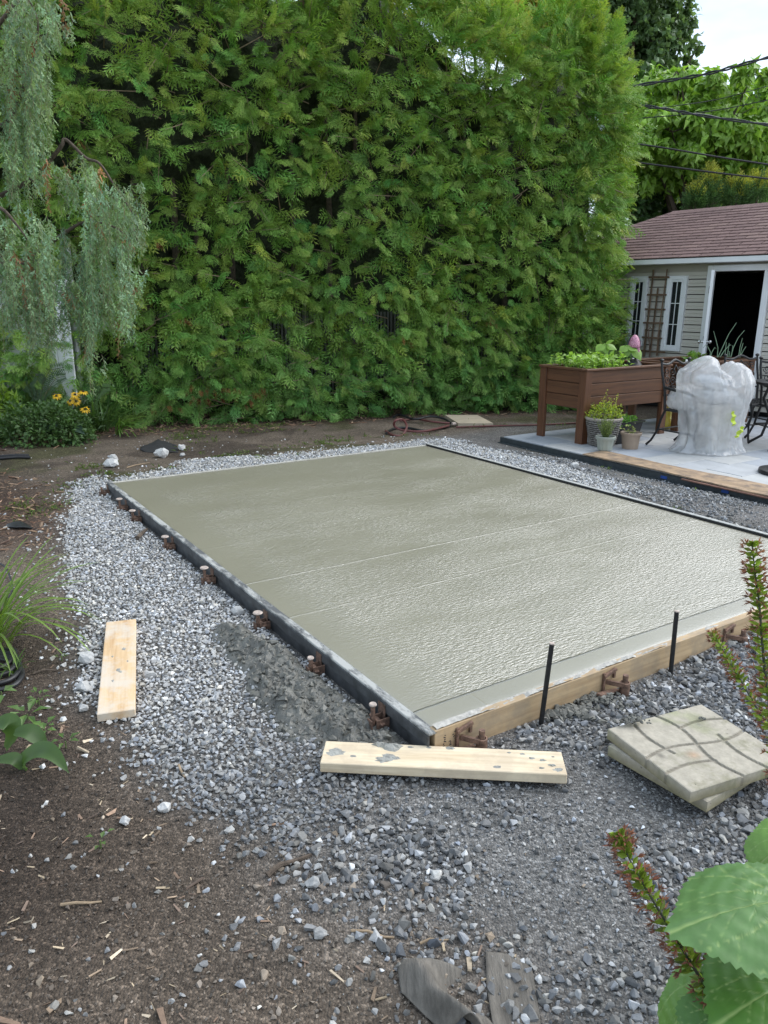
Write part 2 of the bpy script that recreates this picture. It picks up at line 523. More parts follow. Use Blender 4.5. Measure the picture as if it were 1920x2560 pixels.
colr = over(colr, sample(grey_z, vx, vy) * .92, [.20, .198, .192])
colr = over(colr, sample(right_z, vx, vy) * .85, [.20, .195, .19])
colr = over(colr, sample(white_z, vx, vy) * .85, [.19, .185, .175])
colr = colr * (.8 + .4 * n2)
lawn = sm(13.5, 20, np.abs(vy)) * .8
colr = over(colr, lawn, [.05, .07, .025])
m, n, b, o = _mat('earth')
a = n.nodes.new('ShaderNodeAttribute'); a.attribute_name = 'col'
f1 = _noise(n, 'Object', 45, 6, 0.7); f2 = _noise(n, 'Object', 260, 3, 0.6)
vor = n.nodes.new('ShaderNodeTexVoronoi'); vor.inputs['Scale'].default_value = 130
tcn = n.nodes.new('ShaderNodeTexCoord'); n.links.new(tcn.outputs['Object'], vor.inputs['Vector'])
cc = _mix(n, 1.0, a.outputs['Color'], _ramp(n, f1, [(0.3, .55), (0.7, 1.35)]), 'MULTIPLY')
sep = n.nodes.new('ShaderNodeSeparateColor'); n.links.new(vor.outputs['Color'], sep.inputs[0])
cc = _mix(n, 1.0, cc, _ramp(n, sep.outputs[0], [(0.0, .6), (0.75, 1.05), (1.0, 2.0)]), 'MULTIPLY')
n.links.new(cc, b.inputs['Base Color'])
b.inputs['Roughness'].default_value = 0.93; b.inputs['Specular IOR Level'].default_value = .25
_bump(n, b, _math(n, 'ADD', _math(n, 'MULTIPLY', f1, 1.2), _math(n, 'MULTIPLY', vor.outputs['Distance'], -.9)), .9, .012)
M['earth'] = m
o = npmesh('ground', V, F, M['earth'], colr, smooth=True)
o['kind'] = 'structure'

# ================================================================== GRAVEL, CHIPS, CRUMBS
def hull_proto(k, flat=.62, sides=15):
    r = np.random.default_rng(100 + k)
    p = unit(r.normal(size=(sides, 3))) * r.uniform(.78, 1.0, (sides, 1))
    p *= np.array([1.0, r.uniform(.62, .9), flat * r.uniform(.75, 1.15)])
    bm = bmesh.new()
    for q_ in p: bm.verts.new(q_)
    bmesh.ops.convex_hull(bm, input=bm.verts)
    loose = [v_ for v_ in bm.verts if not v_.link_faces]
    bmesh.ops.delete(bm, geom=loose, context='VERTS')
    bmesh.ops.triangulate(bm, faces=bm.faces)
    bm.verts.index_update()
    v_ = np.array([q_.co[:] for q_ in bm.verts]); f_ = np.array([[q_.index for q_ in fc.verts] for fc in bm.faces])
    bm.free()
    return v_, f_, np.ones((len(v_), 3))
BIG = [hull_proto(k, .66, 12) for k in range(26)]
MID = [hull_proto(150 + k, .66, 10) for k in range(26)]
SMALL = [hull_proto(50 + k, .7, 8) for k in range(12)]
def tilt(n, amt):
    yaw = rng.uniform(0, 2 * PI, n)
    N = unit(np.stack([rng.normal(0, amt, n), rng.normal(0, amt, n), np.ones(n)], -1))
    D = np.stack([np.cos(yaw), np.sin(yaw), np.zeros(n)], -1)
    D = unit(D - N * np.sum(D * N, 1, keepdims=True))
    return np.stack([D, np.cross(N, D), N], -1)
def hexpts(step, x0=-4.6, x1=4.8, y0=.75, y1=9.5):
    nx, ny = int((x1 - x0) / step), int((y1 - y0) / (step * .866))
    ii, jj = np.meshgrid(np.arange(nx), np.arange(ny))
    x = x0 + (ii + .5 * (jj % 2)) * step; y = y0 + jj * step * .866
    x = x.ravel() + rng.normal(0, step * .22, x.size); y = y.ravel() + rng.normal(0, step * .22, y.size)
    return x, y
def visible(x, y, pad=.25):
    return np.abs(x) < (y + .35) * .56 + pad
def offslab(x, y, pad=.012):
    dx, dy = x - NL[0], y - NL[1]
    t = dx * BX[0] + dy * BX[1]; s = dx * AY[0] + dy * AY[1]
    on = (t > -.006 - pad) & (t < SX * 0 + 3.46 + .035 + pad) & (s > -pad) & (s < 4.74 + .035 + pad)
    pat = (t > 4.83) & (s < 5.04)
    return ~on & ~pat
def scatter(name, x, y, size, protos, cols, matk, sink=.1, tl=.35, lift=None):
    n_ = len(x)
    z = ground_h(x, y) + size * (.45 - sink) + (0 if lift is None else lift)
    P = np.stack([x, y, z], -1)
    V, F, c = stamp(protos, P, tilt(n_, tl), size, cols)
    o = npmesh(name, V, F, M[matk], c)
    o['kind'] = 'stuff'
    return o
def greycol(n_, base, spread=.22, tint=.03):
    v = base * np.exp(rng.normal(0, spread, n_))[:, None] if np.isscalar(base) else (base * np.exp(rng.normal(0, spread, n_)))[:, None]
    c = v * np.array([1, .99, .965])
    w = rng.normal(0, tint, n_)[:, None]
    return np.clip(c * (1 + w * np.array([1, .2, -1.3])), .01, .8)

# pale limestone round the slab: two layers
xa, ya, za, la = [], [], [], []
for layer, (step, keep) in enumerate(((.0215, 1.0), (.030, .75))):
    x, y = hexpts(step, -3.6, 3.6, .9, 9.2)
    w = sample(white_z, x, y)
    k = (rng.random(len(x)) < np.where(w > .5, keep, w * .9 * keep)) & visible(x, y) & offslab(x, y)
    xa.append(x[k]); ya.append(y[k]); la.append(np.full(k.sum(), layer * .012))
x, y, lf = np.concatenate(xa), np.concatenate(ya), np.concatenate(la)
size = np.clip(rng.lognormal(math.log(.0118), .26, len(x)), .007, .022) * np.where(y > 6.2, 1.15, 1)
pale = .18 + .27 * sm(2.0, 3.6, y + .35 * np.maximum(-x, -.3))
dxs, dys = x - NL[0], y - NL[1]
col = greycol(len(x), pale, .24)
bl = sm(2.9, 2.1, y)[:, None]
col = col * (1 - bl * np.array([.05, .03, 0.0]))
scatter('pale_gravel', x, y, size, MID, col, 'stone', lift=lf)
print('pale', len(x))

# blue-grey crushed stone at the front and between slab and patio
x, y = hexpts(.020, -1.8, 4.4, .8, 8.6)
w = np.maximum(sample(grey_z, x, y) * np.where(y < 3.8, 1, 0), .55 * sample(right_z, x, y))
w = w * (1 - sample(white_z, x, y))
patch = sm(.36, .6, fbm(x * 2.1 + 4, y * 2.1, 3, 61))
patch = np.maximum(patch, sm(1.75, 1.45, y) * .9)
k = (rng.random(len(x)) < w * (.34 + .66 * patch)) & visible(x, y) & offslab(x, y)
x, y, patch = x[k], y[k], patch[k]
size = np.clip(rng.lognormal(math.log(.0105), .40, len(x)), .004, .025) * (.75 + .4 * patch)
col = greycol(len(x), .215, .42) * np.array([.99, 1.0, 1.015])
scatter('grey_gravel', x, y, size, BIG, col, 'stone', tl=.5)
print('grey', len(x))

# fines between them
N0 = 90000
x = rng.uniform(-1.7, 3.6, N0); y = rng.uniform(.8, 6.5, N0)
w = np.maximum(sample(grey_z, x, y), .5 * sample(right_z, x, y))
k = (rng.random(N0) < w * np.clip(2.4 / y, .1, 1)) & visible(x, y) & offslab(x, y)
x, y = x[k], y[k]
size = np.clip(rng.lognormal(math.log(.0042), .35, len(x)), .002, .008)
scatter('stone_fines', x, y, size, SMALL, greycol(len(x), .19, .4) * np.array([.99, 1.0, 1.0]), 'stone', tl=.6)

# loose stones on the dirt
N0 = 24000
x = rng.uniform(-4.4, 3.2, N0); y = rng.uniform(.8, 9.6, N0)
w = (.32 + .5 * sm(-.9, .3, x) * (y < 2.1)) * (1 - sample(white_z, x, y)) * (1 - .9 * sample(grey_z, x, y)) * (1 - .7 * sample(right_z, x, y))
near_w = blur(white_z, 12)
w = w * (.16 + 2.2 * sample(near_w, x, y) + 1.1 * (y < 2.1))
k = (rng.random(N0) < w) & visible(x, y) & offslab(x, y)
x, y = x[k], y[k]
size = np.clip(rng.lognormal(math.log(.0105), .42, len(x)), .004, .026)
col = greycol(len(x), np.where(y > 2.2, .42, .26), .35)
brown = (rng.random(len(x)) < .35)[:, None] * (y < 2.4)[:, None]
col = np.where(brown, col * np.array([.85, .7, .56]), col)
scatter('loose_stones', x, y, size, BIG, col, 'stone', sink=.28)

# soil crumbs
N0 = 52000
x = rng.uniform(-3.2, 1.2, N0); y = rng.uniform(.8, 5.5, N0)
w = (1 - sample(white_z, x, y)) * (1 - sample(grey_z, x, y))
k = (rng.random(N0) < w * np.clip(2.0 / y, .1, 1)) & visible(x, y) & offslab(x, y)
x, y = x[k], y[k]
dk = sample(dark_z, x, y)[:, None]
col = (np.array([.15, .125, .10]) * (1 - dk) + np.array([.045, .033, .025]) * dk) * np.exp(rng.normal(0, .35, (len(x), 1)))
scatter('soil_crumbs', x, y, np.clip(rng.lognormal(math.log(.0048), .4, len(x)), .002, .013), SMALL, col, 'stone', tl=.6)

# wood chips: thin split slivers
def chip_proto(k):
    r = np.random.default_rng(300 + k)
    w0, w1, h = r.uniform(.03, .15), r.uniform(.01, .10), r.uniform(.03, .07)
    b_ = r.uniform(-.1, .1)
    v_ = np.array([(-.5, -w0, 0), (-.5 + r.uniform(.0, .28), w0, 0), (.5, w1, b_ * .3), (.5 + r.uniform(-.1, .1), -w1, b_ * .3),
                   (-.5, -w0, h), (-.46, w0, h), (.47, w1, h + b_), (.5, -w1, h + b_ * .6)])
    f_ = np.array([(0, 1, 2), (0, 2, 3), (4, 6, 5), (4, 7, 6), (0, 4, 5), (0, 5, 1), (1, 5, 6), (1, 6, 2), (2, 6, 7), (2, 7, 3), (3, 7, 4), (3, 4, 0)])
    return v_, f_, np.ones((8, 3))
CHIP = [chip_proto(k) for k in range(14)]
N0 = 130000
x = rng.uniform(-5.4, 3.0, N0); y = rng.uniform(.8, 12.0, N0)
mz = np.maximum(sample(mulch_z, x, y), 1.2 * sample(mulch2_z, x, y))
clump = sm(.45, .68, fbm(x * 2.6, y * 2.6, 3, 91))
w = .35 * mz + (1 - mz) * (.55 * sample(dark_z, x, y) * (.10 + 1.0 * clump) + .15 * sm(2.6, 1.6, y)) * (y < 4.2)
w = w * (1 - .93 * sample(white_z, x, y)) * (1 - .95 * sample(grey_z, x, y)) * (1 - .9 * sample(right_z, x, y))
k = (rng.random(N0) < w) & visible(x, y, .6) & offslab(x, y)
x, y = x[k], y[k]
size = np.clip(rng.lognormal(math.log(.021), .55, len(x)), .006, .075) * np.where(y > 5, 1.7, 1)
pal = np.array([[.38, .30, .20], [.26, .19, .13], [.17, .12, .09], [.44, .36, .26], [.24, .16, .11]])
col = pal[rng.integers(0, 5, len(x))] * np.exp(rng.normal(0, .25, (len(x), 1)))
col = np.where((y > 5)[:, None], col * np.array([.72, .6, .55]), col)
P = np.stack([x, y, ground_h(x, y) + .0015], -1)
V, F, c = stamp(CHIP, P, tilt(len(x), .28), size, col)
npmesh('wood_chips', V, F, M['chip'], c)['kind'] = 'stuff'
print('chips', len(x))

# small green weeds that creep over the dirt
N0 = 9000
x = rng.uniform(-4.4, 3.0, N0); y = rng.uniform(3.6, 10.8, N0)
w = sm(.56, .74, fbm(x * 1.7 + 2, y * 1.7 + 5, 4, 131)) * (1 - sample(white_z, x, y)) * (1 - sample(right_z, x, y)) * sm(3.6, 6.5, y)
k = (rng.random(N0) < w) & visible(x, y) & offslab(x, y, .05)
x, y = np.repeat(x[k], 4), np.repeat(y[k], 4)
P = np.stack([x + rng.normal(0, .02, len(x)), y + rng.normal(0, .02, len(x)), ground_h(x, y) + .004], -1)
D = unit(np.stack([rng.normal(0, 1, len(x)), rng.normal(0, 1, len(x)), rng.uniform(.15, 1.1, len(x))], -1))
V, F = leafcards(P, D, np.tile([0, 0, 1.], (len(x), 1)) + rdir(len(x)) * .3, rng.uniform(.02, .07, len(x)), rng.uniform(.006, .018, len(x)))
col = np.array([.11, .16, .035]) * np.exp(rng.normal(0, .3, (len(x), 1)))
npmesh('weeds', V, F, M['leaf'], rep(col, 5))['kind'] = 'stuff'

# ================================================================== SLAB AND FORMS
slab_root = thing('concrete_slab', 'freshly poured wet grey concrete slab with rippled glossy surface', 'slab', (NL[0], NL[1], 0), TH)
m, n, b, o = _mat('wet_concrete')
tcn = n.nodes.new('ShaderNodeTexCoord')
sxyz = n.nodes.new('ShaderNodeSeparateXYZ'); n.links.new(tcn.outputs['Object'], sxyz.inputs[0])
big = _noise(n, 'Object', 1.1, 3, .5)
fine = _noise(n, 'Object', 160, 3, .6)
col = _ramp(n, big, [(0.3, (.240, .221, .160)), (0.7, (.280, .259, .192))])
rip = _noise(n, 'Object', 1.0, 2, .45, (26, 78, 1), (0, 0, math.radians(28)))
rip2 = _noise(n, 'Object', 1.0, 2, .5, (70, 150, 1), (0, 0, math.radians(22)))
# smooth trowelled margins along the two near forms
mar = _math(n, 'MULTIPLY', _ramp(n, sxyz.outputs['X'], [(.10, .12), (.34, 1)]), _math(n, 'GREATER_THAN', sxyz.outputs['Y'], .165))
sweep = _ramp(n, _noise(n, 'Object', 1.0, 3, .55, (1.1, 2.4, 1), (0, 0, .5)), [(.3, .25), (.68, 1)])
h = _math(n, 'MULTIPLY', _math(n, 'MULTIPLY', _math(n, 'ADD', rip, _math(n, 'MULTIPLY', rip2, .5)), mar), sweep)
jit = _noise(n, 'Object', 6, 3, .6)
def line(pos, amp, wid):
    d = _math(n, 'SUBTRACT', sxyz.outputs['Y'], pos)
    d = _math(n, 'ADD', d, _math(n, 'MULTIPLY', _math(n, 'SUBTRACT', jit, .5), .012))
    g = _math(n, 'MAXIMUM', _math(n, 'SUBTRACT', 1.0, _math(n, 'DIVIDE', _math(n, 'ABSOLUTE', d), wid)), 0.0)
    return _math(n, 'MULTIPLY', g, amp)
lines = None
for pos, amp, wid in ((1.27, .22, .010), (1.83, .36, .011), (2.55, .15, .012), (3.35, .12, .014), (4.1, .12, .016), (.166, 1.6, .006)):
    g = line(pos, amp, wid)
    h = _math(n, 'ADD', h, g)
    lines = g if lines is None else _math(n, 'ADD', lines, g)
dx = _math(n, 'MAXIMUM', _math(n, 'SUBTRACT', 1.0, _math(n, 'DIVIDE', _math(n, 'ABSOLUTE', _math(n, 'SUBTRACT', sxyz.outputs['X'], .33)), .008)), 0.0)
h = _math(n, 'ADD', h, _math(n, 'MULTIPLY', dx, .12))
col = _mix(n, _math(n, 'MULTIPLY', lines, .05), col, (.5, .5, .45))
n.links.new(col, b.inputs['Base Color'])
b.inputs['Roughness'].default_value = .30
b.inputs['IOR'].default_value = 2.0
b.inputs['Specular IOR Level'].default_value = .8
_bump(n, b, _math(n, 'ADD', h, _math(n, 'MULTIPLY', fine, .12)), .9, .010)
M['concrete'] = m
# body with a softly rounded top edge, slightly wavy surface
nx, ny = 70, 96
e_ = np.array([0, .004, .009, .015, .025, .045]); x = np.concatenate([.042 + e_, np.linspace(.11, 3.39, 60), 3.46 - e_[::-1]]); y = np.concatenate([.040 + e_, np.linspace(.11, 4.67, 84), 4.74 - e_[::-1]]); nx, ny = len(x), len(y)
Xs, Ys = np.meshgrid(x, y)
Zs = ST + (fbm(Xs * 1.2, Ys * 2.2, 3, 7) - .5) * .005
edge = np.minimum(np.minimum(Xs - .042, 3.46 - Xs), np.minimum(Ys - .040, 4.74 - Ys))
Zs = Zs - .003 * np.exp(-edge / .012)
V = np.stack([Xs, Ys, Zs], -1).reshape(-1, 3)
jj, ii = np.meshgrid(np.arange(ny - 1), np.arange(nx - 1), indexing='ij'); q = (jj * nx + ii).ravel()
F = np.stack([q, q + 1, q + nx + 1, q + nx], 1)
ring = np.concatenate([np.arange(nx), np.arange(1, ny) * nx + nx - 1, (ny - 1) * nx + np.arange(nx - 2, -1, -1), np.arange(ny - 2, 0, -1) * nx])
low = V[ring].copy(); low[:, 2] = -.03
k0 = len(V); V = np.concatenate([V, low]); r2 = np.arange(len(ring)); r3 = (r2 + 1) % len(ring)
F = np.concatenate([F, np.stack([ring[r2], k0 + r2, k0 + r3, ring[r3]], 1)])
npmesh('slab_body', V, F, M['concrete'], None, slab_root, True)

# steel form, left side: flange on top, web, lip; brackets welded on
sf = thing('steel_form', 'long dark steel form along the left side of the slab, splashed with cement', 'concrete form', (NL[0], NL[1], 0), TH)
m, n, b, o = _mat('splashed_steel')
s1 = _noise(n, 'Object', 7, 7, .72, (3, 1, 1)); s2 = _noise(n, 'Object', 3, 4, .6, (1, .5, 1))
mask = _ramp(n, _math(n, 'MULTIPLY', s1, _math(n, 'ADD', s2, .5)), [(.42, 0), (.56, 1)])
n.links.new(_mix(n, mask, (.10, .104, .105), (.40, .40, .375)), b.inputs['Base Color'])
b.inputs['Roughness'].default_value = .7
_bump(n, b, mask, .5, .004)
M['splash'] = m
MB().box((.021, 2.39, .112), (.042, 4.78, .012), bev=.003).build('top_flange', M['splash'], sf)
MB().box((.003, 2.39, .0825), (.008, 4.776, .046), bev=.002).build('upper_face', M['steel'], sf)
MB().box((.012, 2.39, .018), (.006, 4.776, .083), bev=.001).build('web', M['steel'], sf)
MB().box((-.004, 2.39, -.03), (.032, 4.776, .012), bev=.002).build('bottom_flange', M['steel'], sf)
pin_px = [(251, 1218), (290, 1256), (333, 1282), (414, 1349), (510, 1430), (644, 1539), (783, 1646), (947, 1773)]
pin_say = ['squat rusty stake pin at the far corner of the steel form', 'rusty flat-headed stake pin, second from the far corner of the steel form',
           'orange rusted stake pin with round head, third from the far end of the steel form', 'stake pin with pale round head beside the curl of bark on the gravel',
           'rusty stake pin with round head halfway along the steel form', 'rusty round-headed stake pin just above the spilled concrete',
           'stake pin with pale cement-caked head in the middle of the spilled concrete', 'pale-topped stake pin nearest the front corner of the steel form']
def bracket(parent, y, flip):
    t_ = MB()
    t_.box((-.030, y - .024, .034), (.060, .005, .042)); t_.box((-.030, y + .024, .034), (.060, .005, .042))
    t_.box((-.077, y, .034), (.034, .005, .040), Matrix.Rotation(PI / 2, 3, 'Z')); t_.box((-.002, y + .028, .05), (.004, .05, .09))
    br = t_.build('bracket', M['rust'], parent)
    MB().box((-.040, y + .004, .042), (.022, .085, .009), Matrix.Rotation(.18, 3, 'X') @ Matrix.Rotation(.12 * flip, 3, 'Z'), bev=.002).build('wedge', M['rust'], br)
for k_, (px_, py_) in enumerate(pin_px):
    p = at(px_, py_, .09); t_, s_ = ts(p)
    s_ = min(max(s_, .2), 4.74)
    bracket(sf, s_, 1 if k_ % 2 else -1)
    w_ = wf(-.060, s_, 0)
    st_ = thing('form_stake', pin_say[k_], 'stake', (w_[0], w_[1], 0), TH, 'stakes pinning the steel form')
    lean = .05 * math.sin(k_ * 2.1)
    hz = .106 if k_ not in (0, 6) else .09
    MB().tube([(0, 0, -.14), (lean * .02, lean * .1, .03), (lean * .1, lean * .3, hz)], .0095, 10).build('pin', M['rust'], st_, True)
    if k_ != 0:
        cz = hz; hs_ = 1.0 if k_ < 6 else .62
        MB().lathe([(q0_ * hs_, q1_) for q0_, q1_ in [(.009, -.003), (.024, .001), (.0265, .006), (.022, .011), (.008, .009)]], 14, (lean * .1, lean * .3, cz)).build('head', M['pinhead'], st_, True)

# timber form on the near side
tf = thing('timber_form', 'pale timber form board along the near edge of the slab with grade stamp', 'concrete form', (NL[0], NL[1], 0), TH)
MB().box((1.96, .019, .045), (3.86, .038, .150), bev=.002).build('board', M['pine'], tf)
# cement crust that dried on its top edge
nx, ny = 300, 8
x = np.linspace(.04, 3.8, nx); y = np.linspace(.003, .037, ny)
Xs, Ys = np.meshgrid(x, y)
hgt = sm(.42, .62, fbm(Xs * 9, Ys * 40, 4, 55) * (1.15 - .25 * Xs)) * .007 * (.5 + fbm(Xs * 60, Ys * 60, 2, 5))
V = np.stack([Xs, Ys, .1195 + hgt], -1).reshape(-1, 3)
jj, ii = np.meshgrid(np.arange(ny - 1), np.arange(nx - 1), indexing='ij'); q = (jj * nx + ii).ravel()
npmesh('cement_crust', V, np.stack([q, q + 1, q + nx + 1, q + nx], 1), plain('dry_cement', (.42, .40, .36), .9, .3, 40, .6, 90), None, tf, False)
# lumber stamp: a small figure and worn marks
ink = plain('stamp_ink', (.03, .03, .035), .8, .2, 20, 0)
cu = bpy.data.curves.new('grade_stamp', 'FONT'); cu.body = '2'; cu.size = .030; cu.extrude = .0003
cu.materials.append(ink)
fo = link(bpy.data.objects.new('grade_stamp', cu), tf)
fo.location = (.098, -.0006, .035); fo.rotation_euler = (PI / 2, math.radians(-8), 0)
bpy.context.view_layer.update()
fme = bpy.data.meshes.new_from_object(fo.evaluated_get(bpy.context.evaluated_depsgraph_get()))
floc, frot = fo.location.copy(), fo.rotation_euler.copy()
bpy.data.objects.remove(fo)
fo = link(bpy.data.objects.new('grade_stamp', fme), tf)
fo.location, fo.rotation_euler = floc, frot
t_ = MB()
r_ = random.Random(4)
for k_ in range(9):
    t_.box((.075 + r_.uniform(-.004, .004), -.0006, .015 + k_ * .009), (.009 + r_.uniform(-.005, .004), .0008, .004), Matrix.Rotation(r_.uniform(-.6, .6), 3, 'Y'))
for k_ in range(10):
    t_.box((.125 + r_.uniform(-.008, .008), -.0006, .012 + k_ * .0095), (.006 + r_.uniform(-.003, .004), .0008, .0035), Matrix.Rotation(r_.uniform(-.6, .6), 3, 'Y'))
t_.build('stamp_marks', ink, tf)['kind'] = 'stuff'
clamp_px = [(1185, 1862), (1535, 1712), (1822, 1592)]
clamp_say = ['rusty form bracket with pin near the front corner of the timber form', 'cement-smeared form bracket with pin between the two dark rods', 'form bracket with pin behind the reddish seed spikes']
for k_, (px_, py_) in enumerate(clamp_px):
    t_, s_ = ts(at(px_, py_, .05))
    w_ = wf(t_, 0, 0)
    c_ = thing('form_bracket', clamp_say[k_], 'bracket', (w_[0], w_[1], 0), TH, 'brackets holding the timber form')
    q_ = MB()
    q_.box((-.035, -.006, .052), (.012, .010, .10)); q_.box((.03, -.006, .085), (.012, .010, .04))
    q_.box((-.002, -.010, .098), (.078, .014, .012), Matrix.Rotation(-.25, 3, 'Y'))
    q_.box((.005, -.035, .055), (.012, .075, .02), Matrix.Rotation(.55, 3, 'Z'))
    q_.build('frame', M['rust'], c_)
    MB().lathe([(.021, -.03), (.023, .0), (.023, .03), (.017, .032), (.016, -.028)], 16, (.045, -.058, .03)).build('socket', M['rust'], c_, True)
    MB().box((-.035, -.036, .022), (.15, .028, .012), Matrix.Rotation(.18, 3, 'Y') @ Matrix.Rotation(.12, 3, 'Z'), bev=.002).build('wedge', M['rust'], c_)
    MB().tube([(.045, -.058, -.12), (.045, -.058, .095)], .0125, 12).build('pin', M['rust'], c_, True)
for (bx_, by_, tx_, ty_, say) in ((1352, 1812, 1380, 1607, 'tall dark round rod driven in at the timber form, left one of two'), (1676, 1688, 1692, 1527, 'tall dark round rod driven in at the timber form beside the far bracket')):
    p = at(bx_, by_, .0); q_ = atY(tx_, ty_, p[1] + .02)
    r0 = thing('steel_rod', say, 'rod', (p[0], p[1], 0), 0, 'dark rods along the timber form')
    d_ = Vector(q_ - p)
    MB().tube([-d_ * .35, (0, 0, 0), d_ * .985], .0105, 12).build('shaft', M['rod'], r0, True)
    MB().tube([d_ * .985, d_], [.0112, .0108], 12).build('tip', M['pinhead'], r0, True)
# thin edge boards at the back and right, just proud of the concrete
eb = thing('edge_board', 'thin pale edge board along the far side of the slab, gravel against it', 'concrete form', (NL[0], NL[1], 0), TH)
MB().box((1.75, 4.760, .046), (3.46, .036, .142), bev=.002).build('board', plain('pale_edge', (.42, .40, .35), .85, .25, 20, .4, 80), eb)
eb = thing('edge_board', 'dark-faced edge board along the right side of the slab', 'concrete form', (NL[0], NL[1], 0), TH)
MB().box((3.481, 2.0, .056), (.038, 5.5, .150), bev=.002).build('board', M['rod'], eb)
MB().box((3.481, 2.0, .1335), (.036, 5.49, .004)).build('cement_skim', plain('pale_skim', (.4, .4, .38), .85, .3, 30, .4, 90), eb)

# spilled concrete heap beside the steel form
pl = [at(*p)[:2] for p in ((535, 1590), (600, 1580), (650, 1620), (720, 1660), (800, 1720), (900, 1790), (1000, 1880), (960, 1905), (880, 1880), (800, 1855), (730, 1850), (690, 1800), (640, 1730), (600, 1680), (560, 1630))]
c0 = np.mean(pl, axis=0)
gx, gy = np.meshgrid(np.arange(-.9, .75, .0085), np.arange(-.55, .95, .0085))
wx, wy = gx + c0[0], gy + c0[1]
msk = inside(wx + (fbm(wx * 9, wy * 9, 3, 3) - .5) * .12, wy + (fbm(wx * 9, wy * 9, 3, 13) - .5) * .12, pl).astype(float)
msk = blur(msk, 5)
tloc = (wx - NL[0]) * BX[0] + (wy - NL[1]) * BX[1]
hz = msk ** .8 * (.020 + .05 * fbm(wx * 5, wy * 5, 3, 2)) + msk * (np.maximum(0, fbm(wx * 17, wy * 17, 2, 19) - .42) ** .7 * .085 + (fbm(wx * 55, wy * 55, 3, 29) - .5) * .030)
Zs = ground_h(wx, wy) - .03 + hz * 1.0 + .022 * sm(0, .35, msk)
nyy, nxx = gx.shape
V = np.stack([gx, gy, Zs], -1).reshape(-1, 3)
jj, ii = np.meshgrid(np.arange(nyy - 1), np.arange(nxx - 1), indexing='ij')
keep = (msk[:-1, :-1] > .02) & (tloc[:-1, :-1] < -.02)
q = (jj * nxx + ii)[keep].ravel()
sp = thing('spilled_concrete', 'lumpy heap of spilled wet concrete beside the steel form', 'concrete heap', (c0[0], c0[1], 0))
M['wetlump'] = attr_mat('wet_lump_stone', .4, 90, .2, .5)
m_sp = plain('wet_lumps', (.125, .122, .106), .42, .35, 12, .6, 120, dist=.006)
npmesh('heap', V, np.stack([q, q + 1, q + nxx + 1, q + nxx], 1), m_sp, None, sp, False)
k_ = np.argwhere((msk > .35) & (tloc < -.02)); k_ = k_[rng.choice(len(k_), min(900, len(k_)), replace=False)]
Pl = np.stack([gx[k_[:, 0], k_[:, 1]], gy[k_[:, 0], k_[:, 1]], Zs[k_[:, 0], k_[:, 1]]], -1)
sz = np.clip(rng.lognormal(math.log(.011), .5, len(Pl)), .004, .032)
V, F, c = stamp(BIG, Pl, tilt(len(Pl), .6), sz, np.array([.135, .132, .115]) * np.exp(rng.normal(0, .12, (len(Pl), 1))))
npmesh('lumps', V, F, M['wetlump'], c, sp, False)['kind'] = 'stuff'
def crumb_heap(name, label, cx, cy, n_, spread, smin, smax, zoff=0.0, cat='concrete crumbs'):
    z0 = gz((cx, cy)) if zoff == 0 else zoff
    root = thing(name, label, cat, (cx, cy, z0))
    P = np.stack([rng.normal(0, spread[0], n_), rng.normal(0, spread[1], n_), np.zeros(n_)], -1)
    sz = rng.uniform(smin, smax, n_)
    P[:, 2] = sz * .3 + np.maximum(0, .022 - .15 * np.hypot(P[:, 0], P[:, 1]))
    c_ = np.array([.14, .137, .12]) * np.exp(rng.normal(0, .2, (n_, 1)))
    V, F, c = stamp(BIG, P, tilt(n_, .5), sz, c_)
    o = npmesh('lumps', V, F, M['stone'], c, root)
    o['kind'] = 'stuff'
p = at(1425, 1790); crumb_heap('concrete_crumbs', 'small heap of wet concrete crumbs at the foot of the left dark rod', p[0], p[1], 160, (.055, .03), .008, .026)
p = at(1500, 1760); crumb_heap('concrete_crumbs', 'wet concrete crumbs spread under the middle form bracket', p[0], p[1], 150, (.07, .03), .006, .02)

# ================================================================== LOOSE PLANKS
def plank(name, label, A, B, width, thick, z, matk, side=1, tip=(0, 0)):
    """a board whose top long edge runs from A to B (ground points)"""
    A, B = np.array(A[:2]), np.array(B[:2])
    d = B - A; ln = np.linalg.norm(d); ang = math.atan2(d[1], d[0])
    nrm = np.array([-d[1], d[0]]) / ln * side
    c = (A + B) / 2 + nrm * width / 2
    root = thing(name, label, 'plank', (c[0], c[1], z), ang)
    root.rotation_euler = (tip[0], tip[1], ang)
    MB().box((0, 0, thick / 2), (ln, width, thick), bev=.003).build('board', M[matk], root)
    return root, c, ang, ln
pA, pB = at(800, 1914, .05), at(1418, 1944, .05)
pr, pc, pang, pln = plank('loose_plank', 'clean pale plank spotted with cement lying in front of the slab corner', pA, pB, .145, .04, .022, 'plank')
def splat(parent, pts, z, matk, name):
    """thin irregular cement blobs on a board, in its own frame"""
    mb = MB()
    for cx, cy, r, h in pts:
        n_ = 14; vs = [(cx, cy, z + h)]
        for ring, (rr, hh) in enumerate(((.6, h * .85), (1.0, 0.0005))):
            for k in range(n_):
                an = 2 * PI * k / n_
                q = r * rr * (.65 + .7 * random.random())
                vs.append((cx + q * math.cos(an) * 1.4, cy + q * math.sin(an) * .75, z + hh * random.uniform(.5, 1.2)))
        fs = [(0, 1 + k, 1 + (k + 1) % n_) for k in range(n_)] + [(1 + k, 1 + n_ + k, 1 + n_ + (k + 1) % n_, 1 + (k + 1) % n_) for k in range(n_)]
        mb.add(vs, fs)
    o_ = mb.build(name, matk, parent); o_['kind'] = 'stuff'
    return o_
m_splat = plain('cement_splat', (.30, .295, .265), .8, .3, 40, .8, 120)
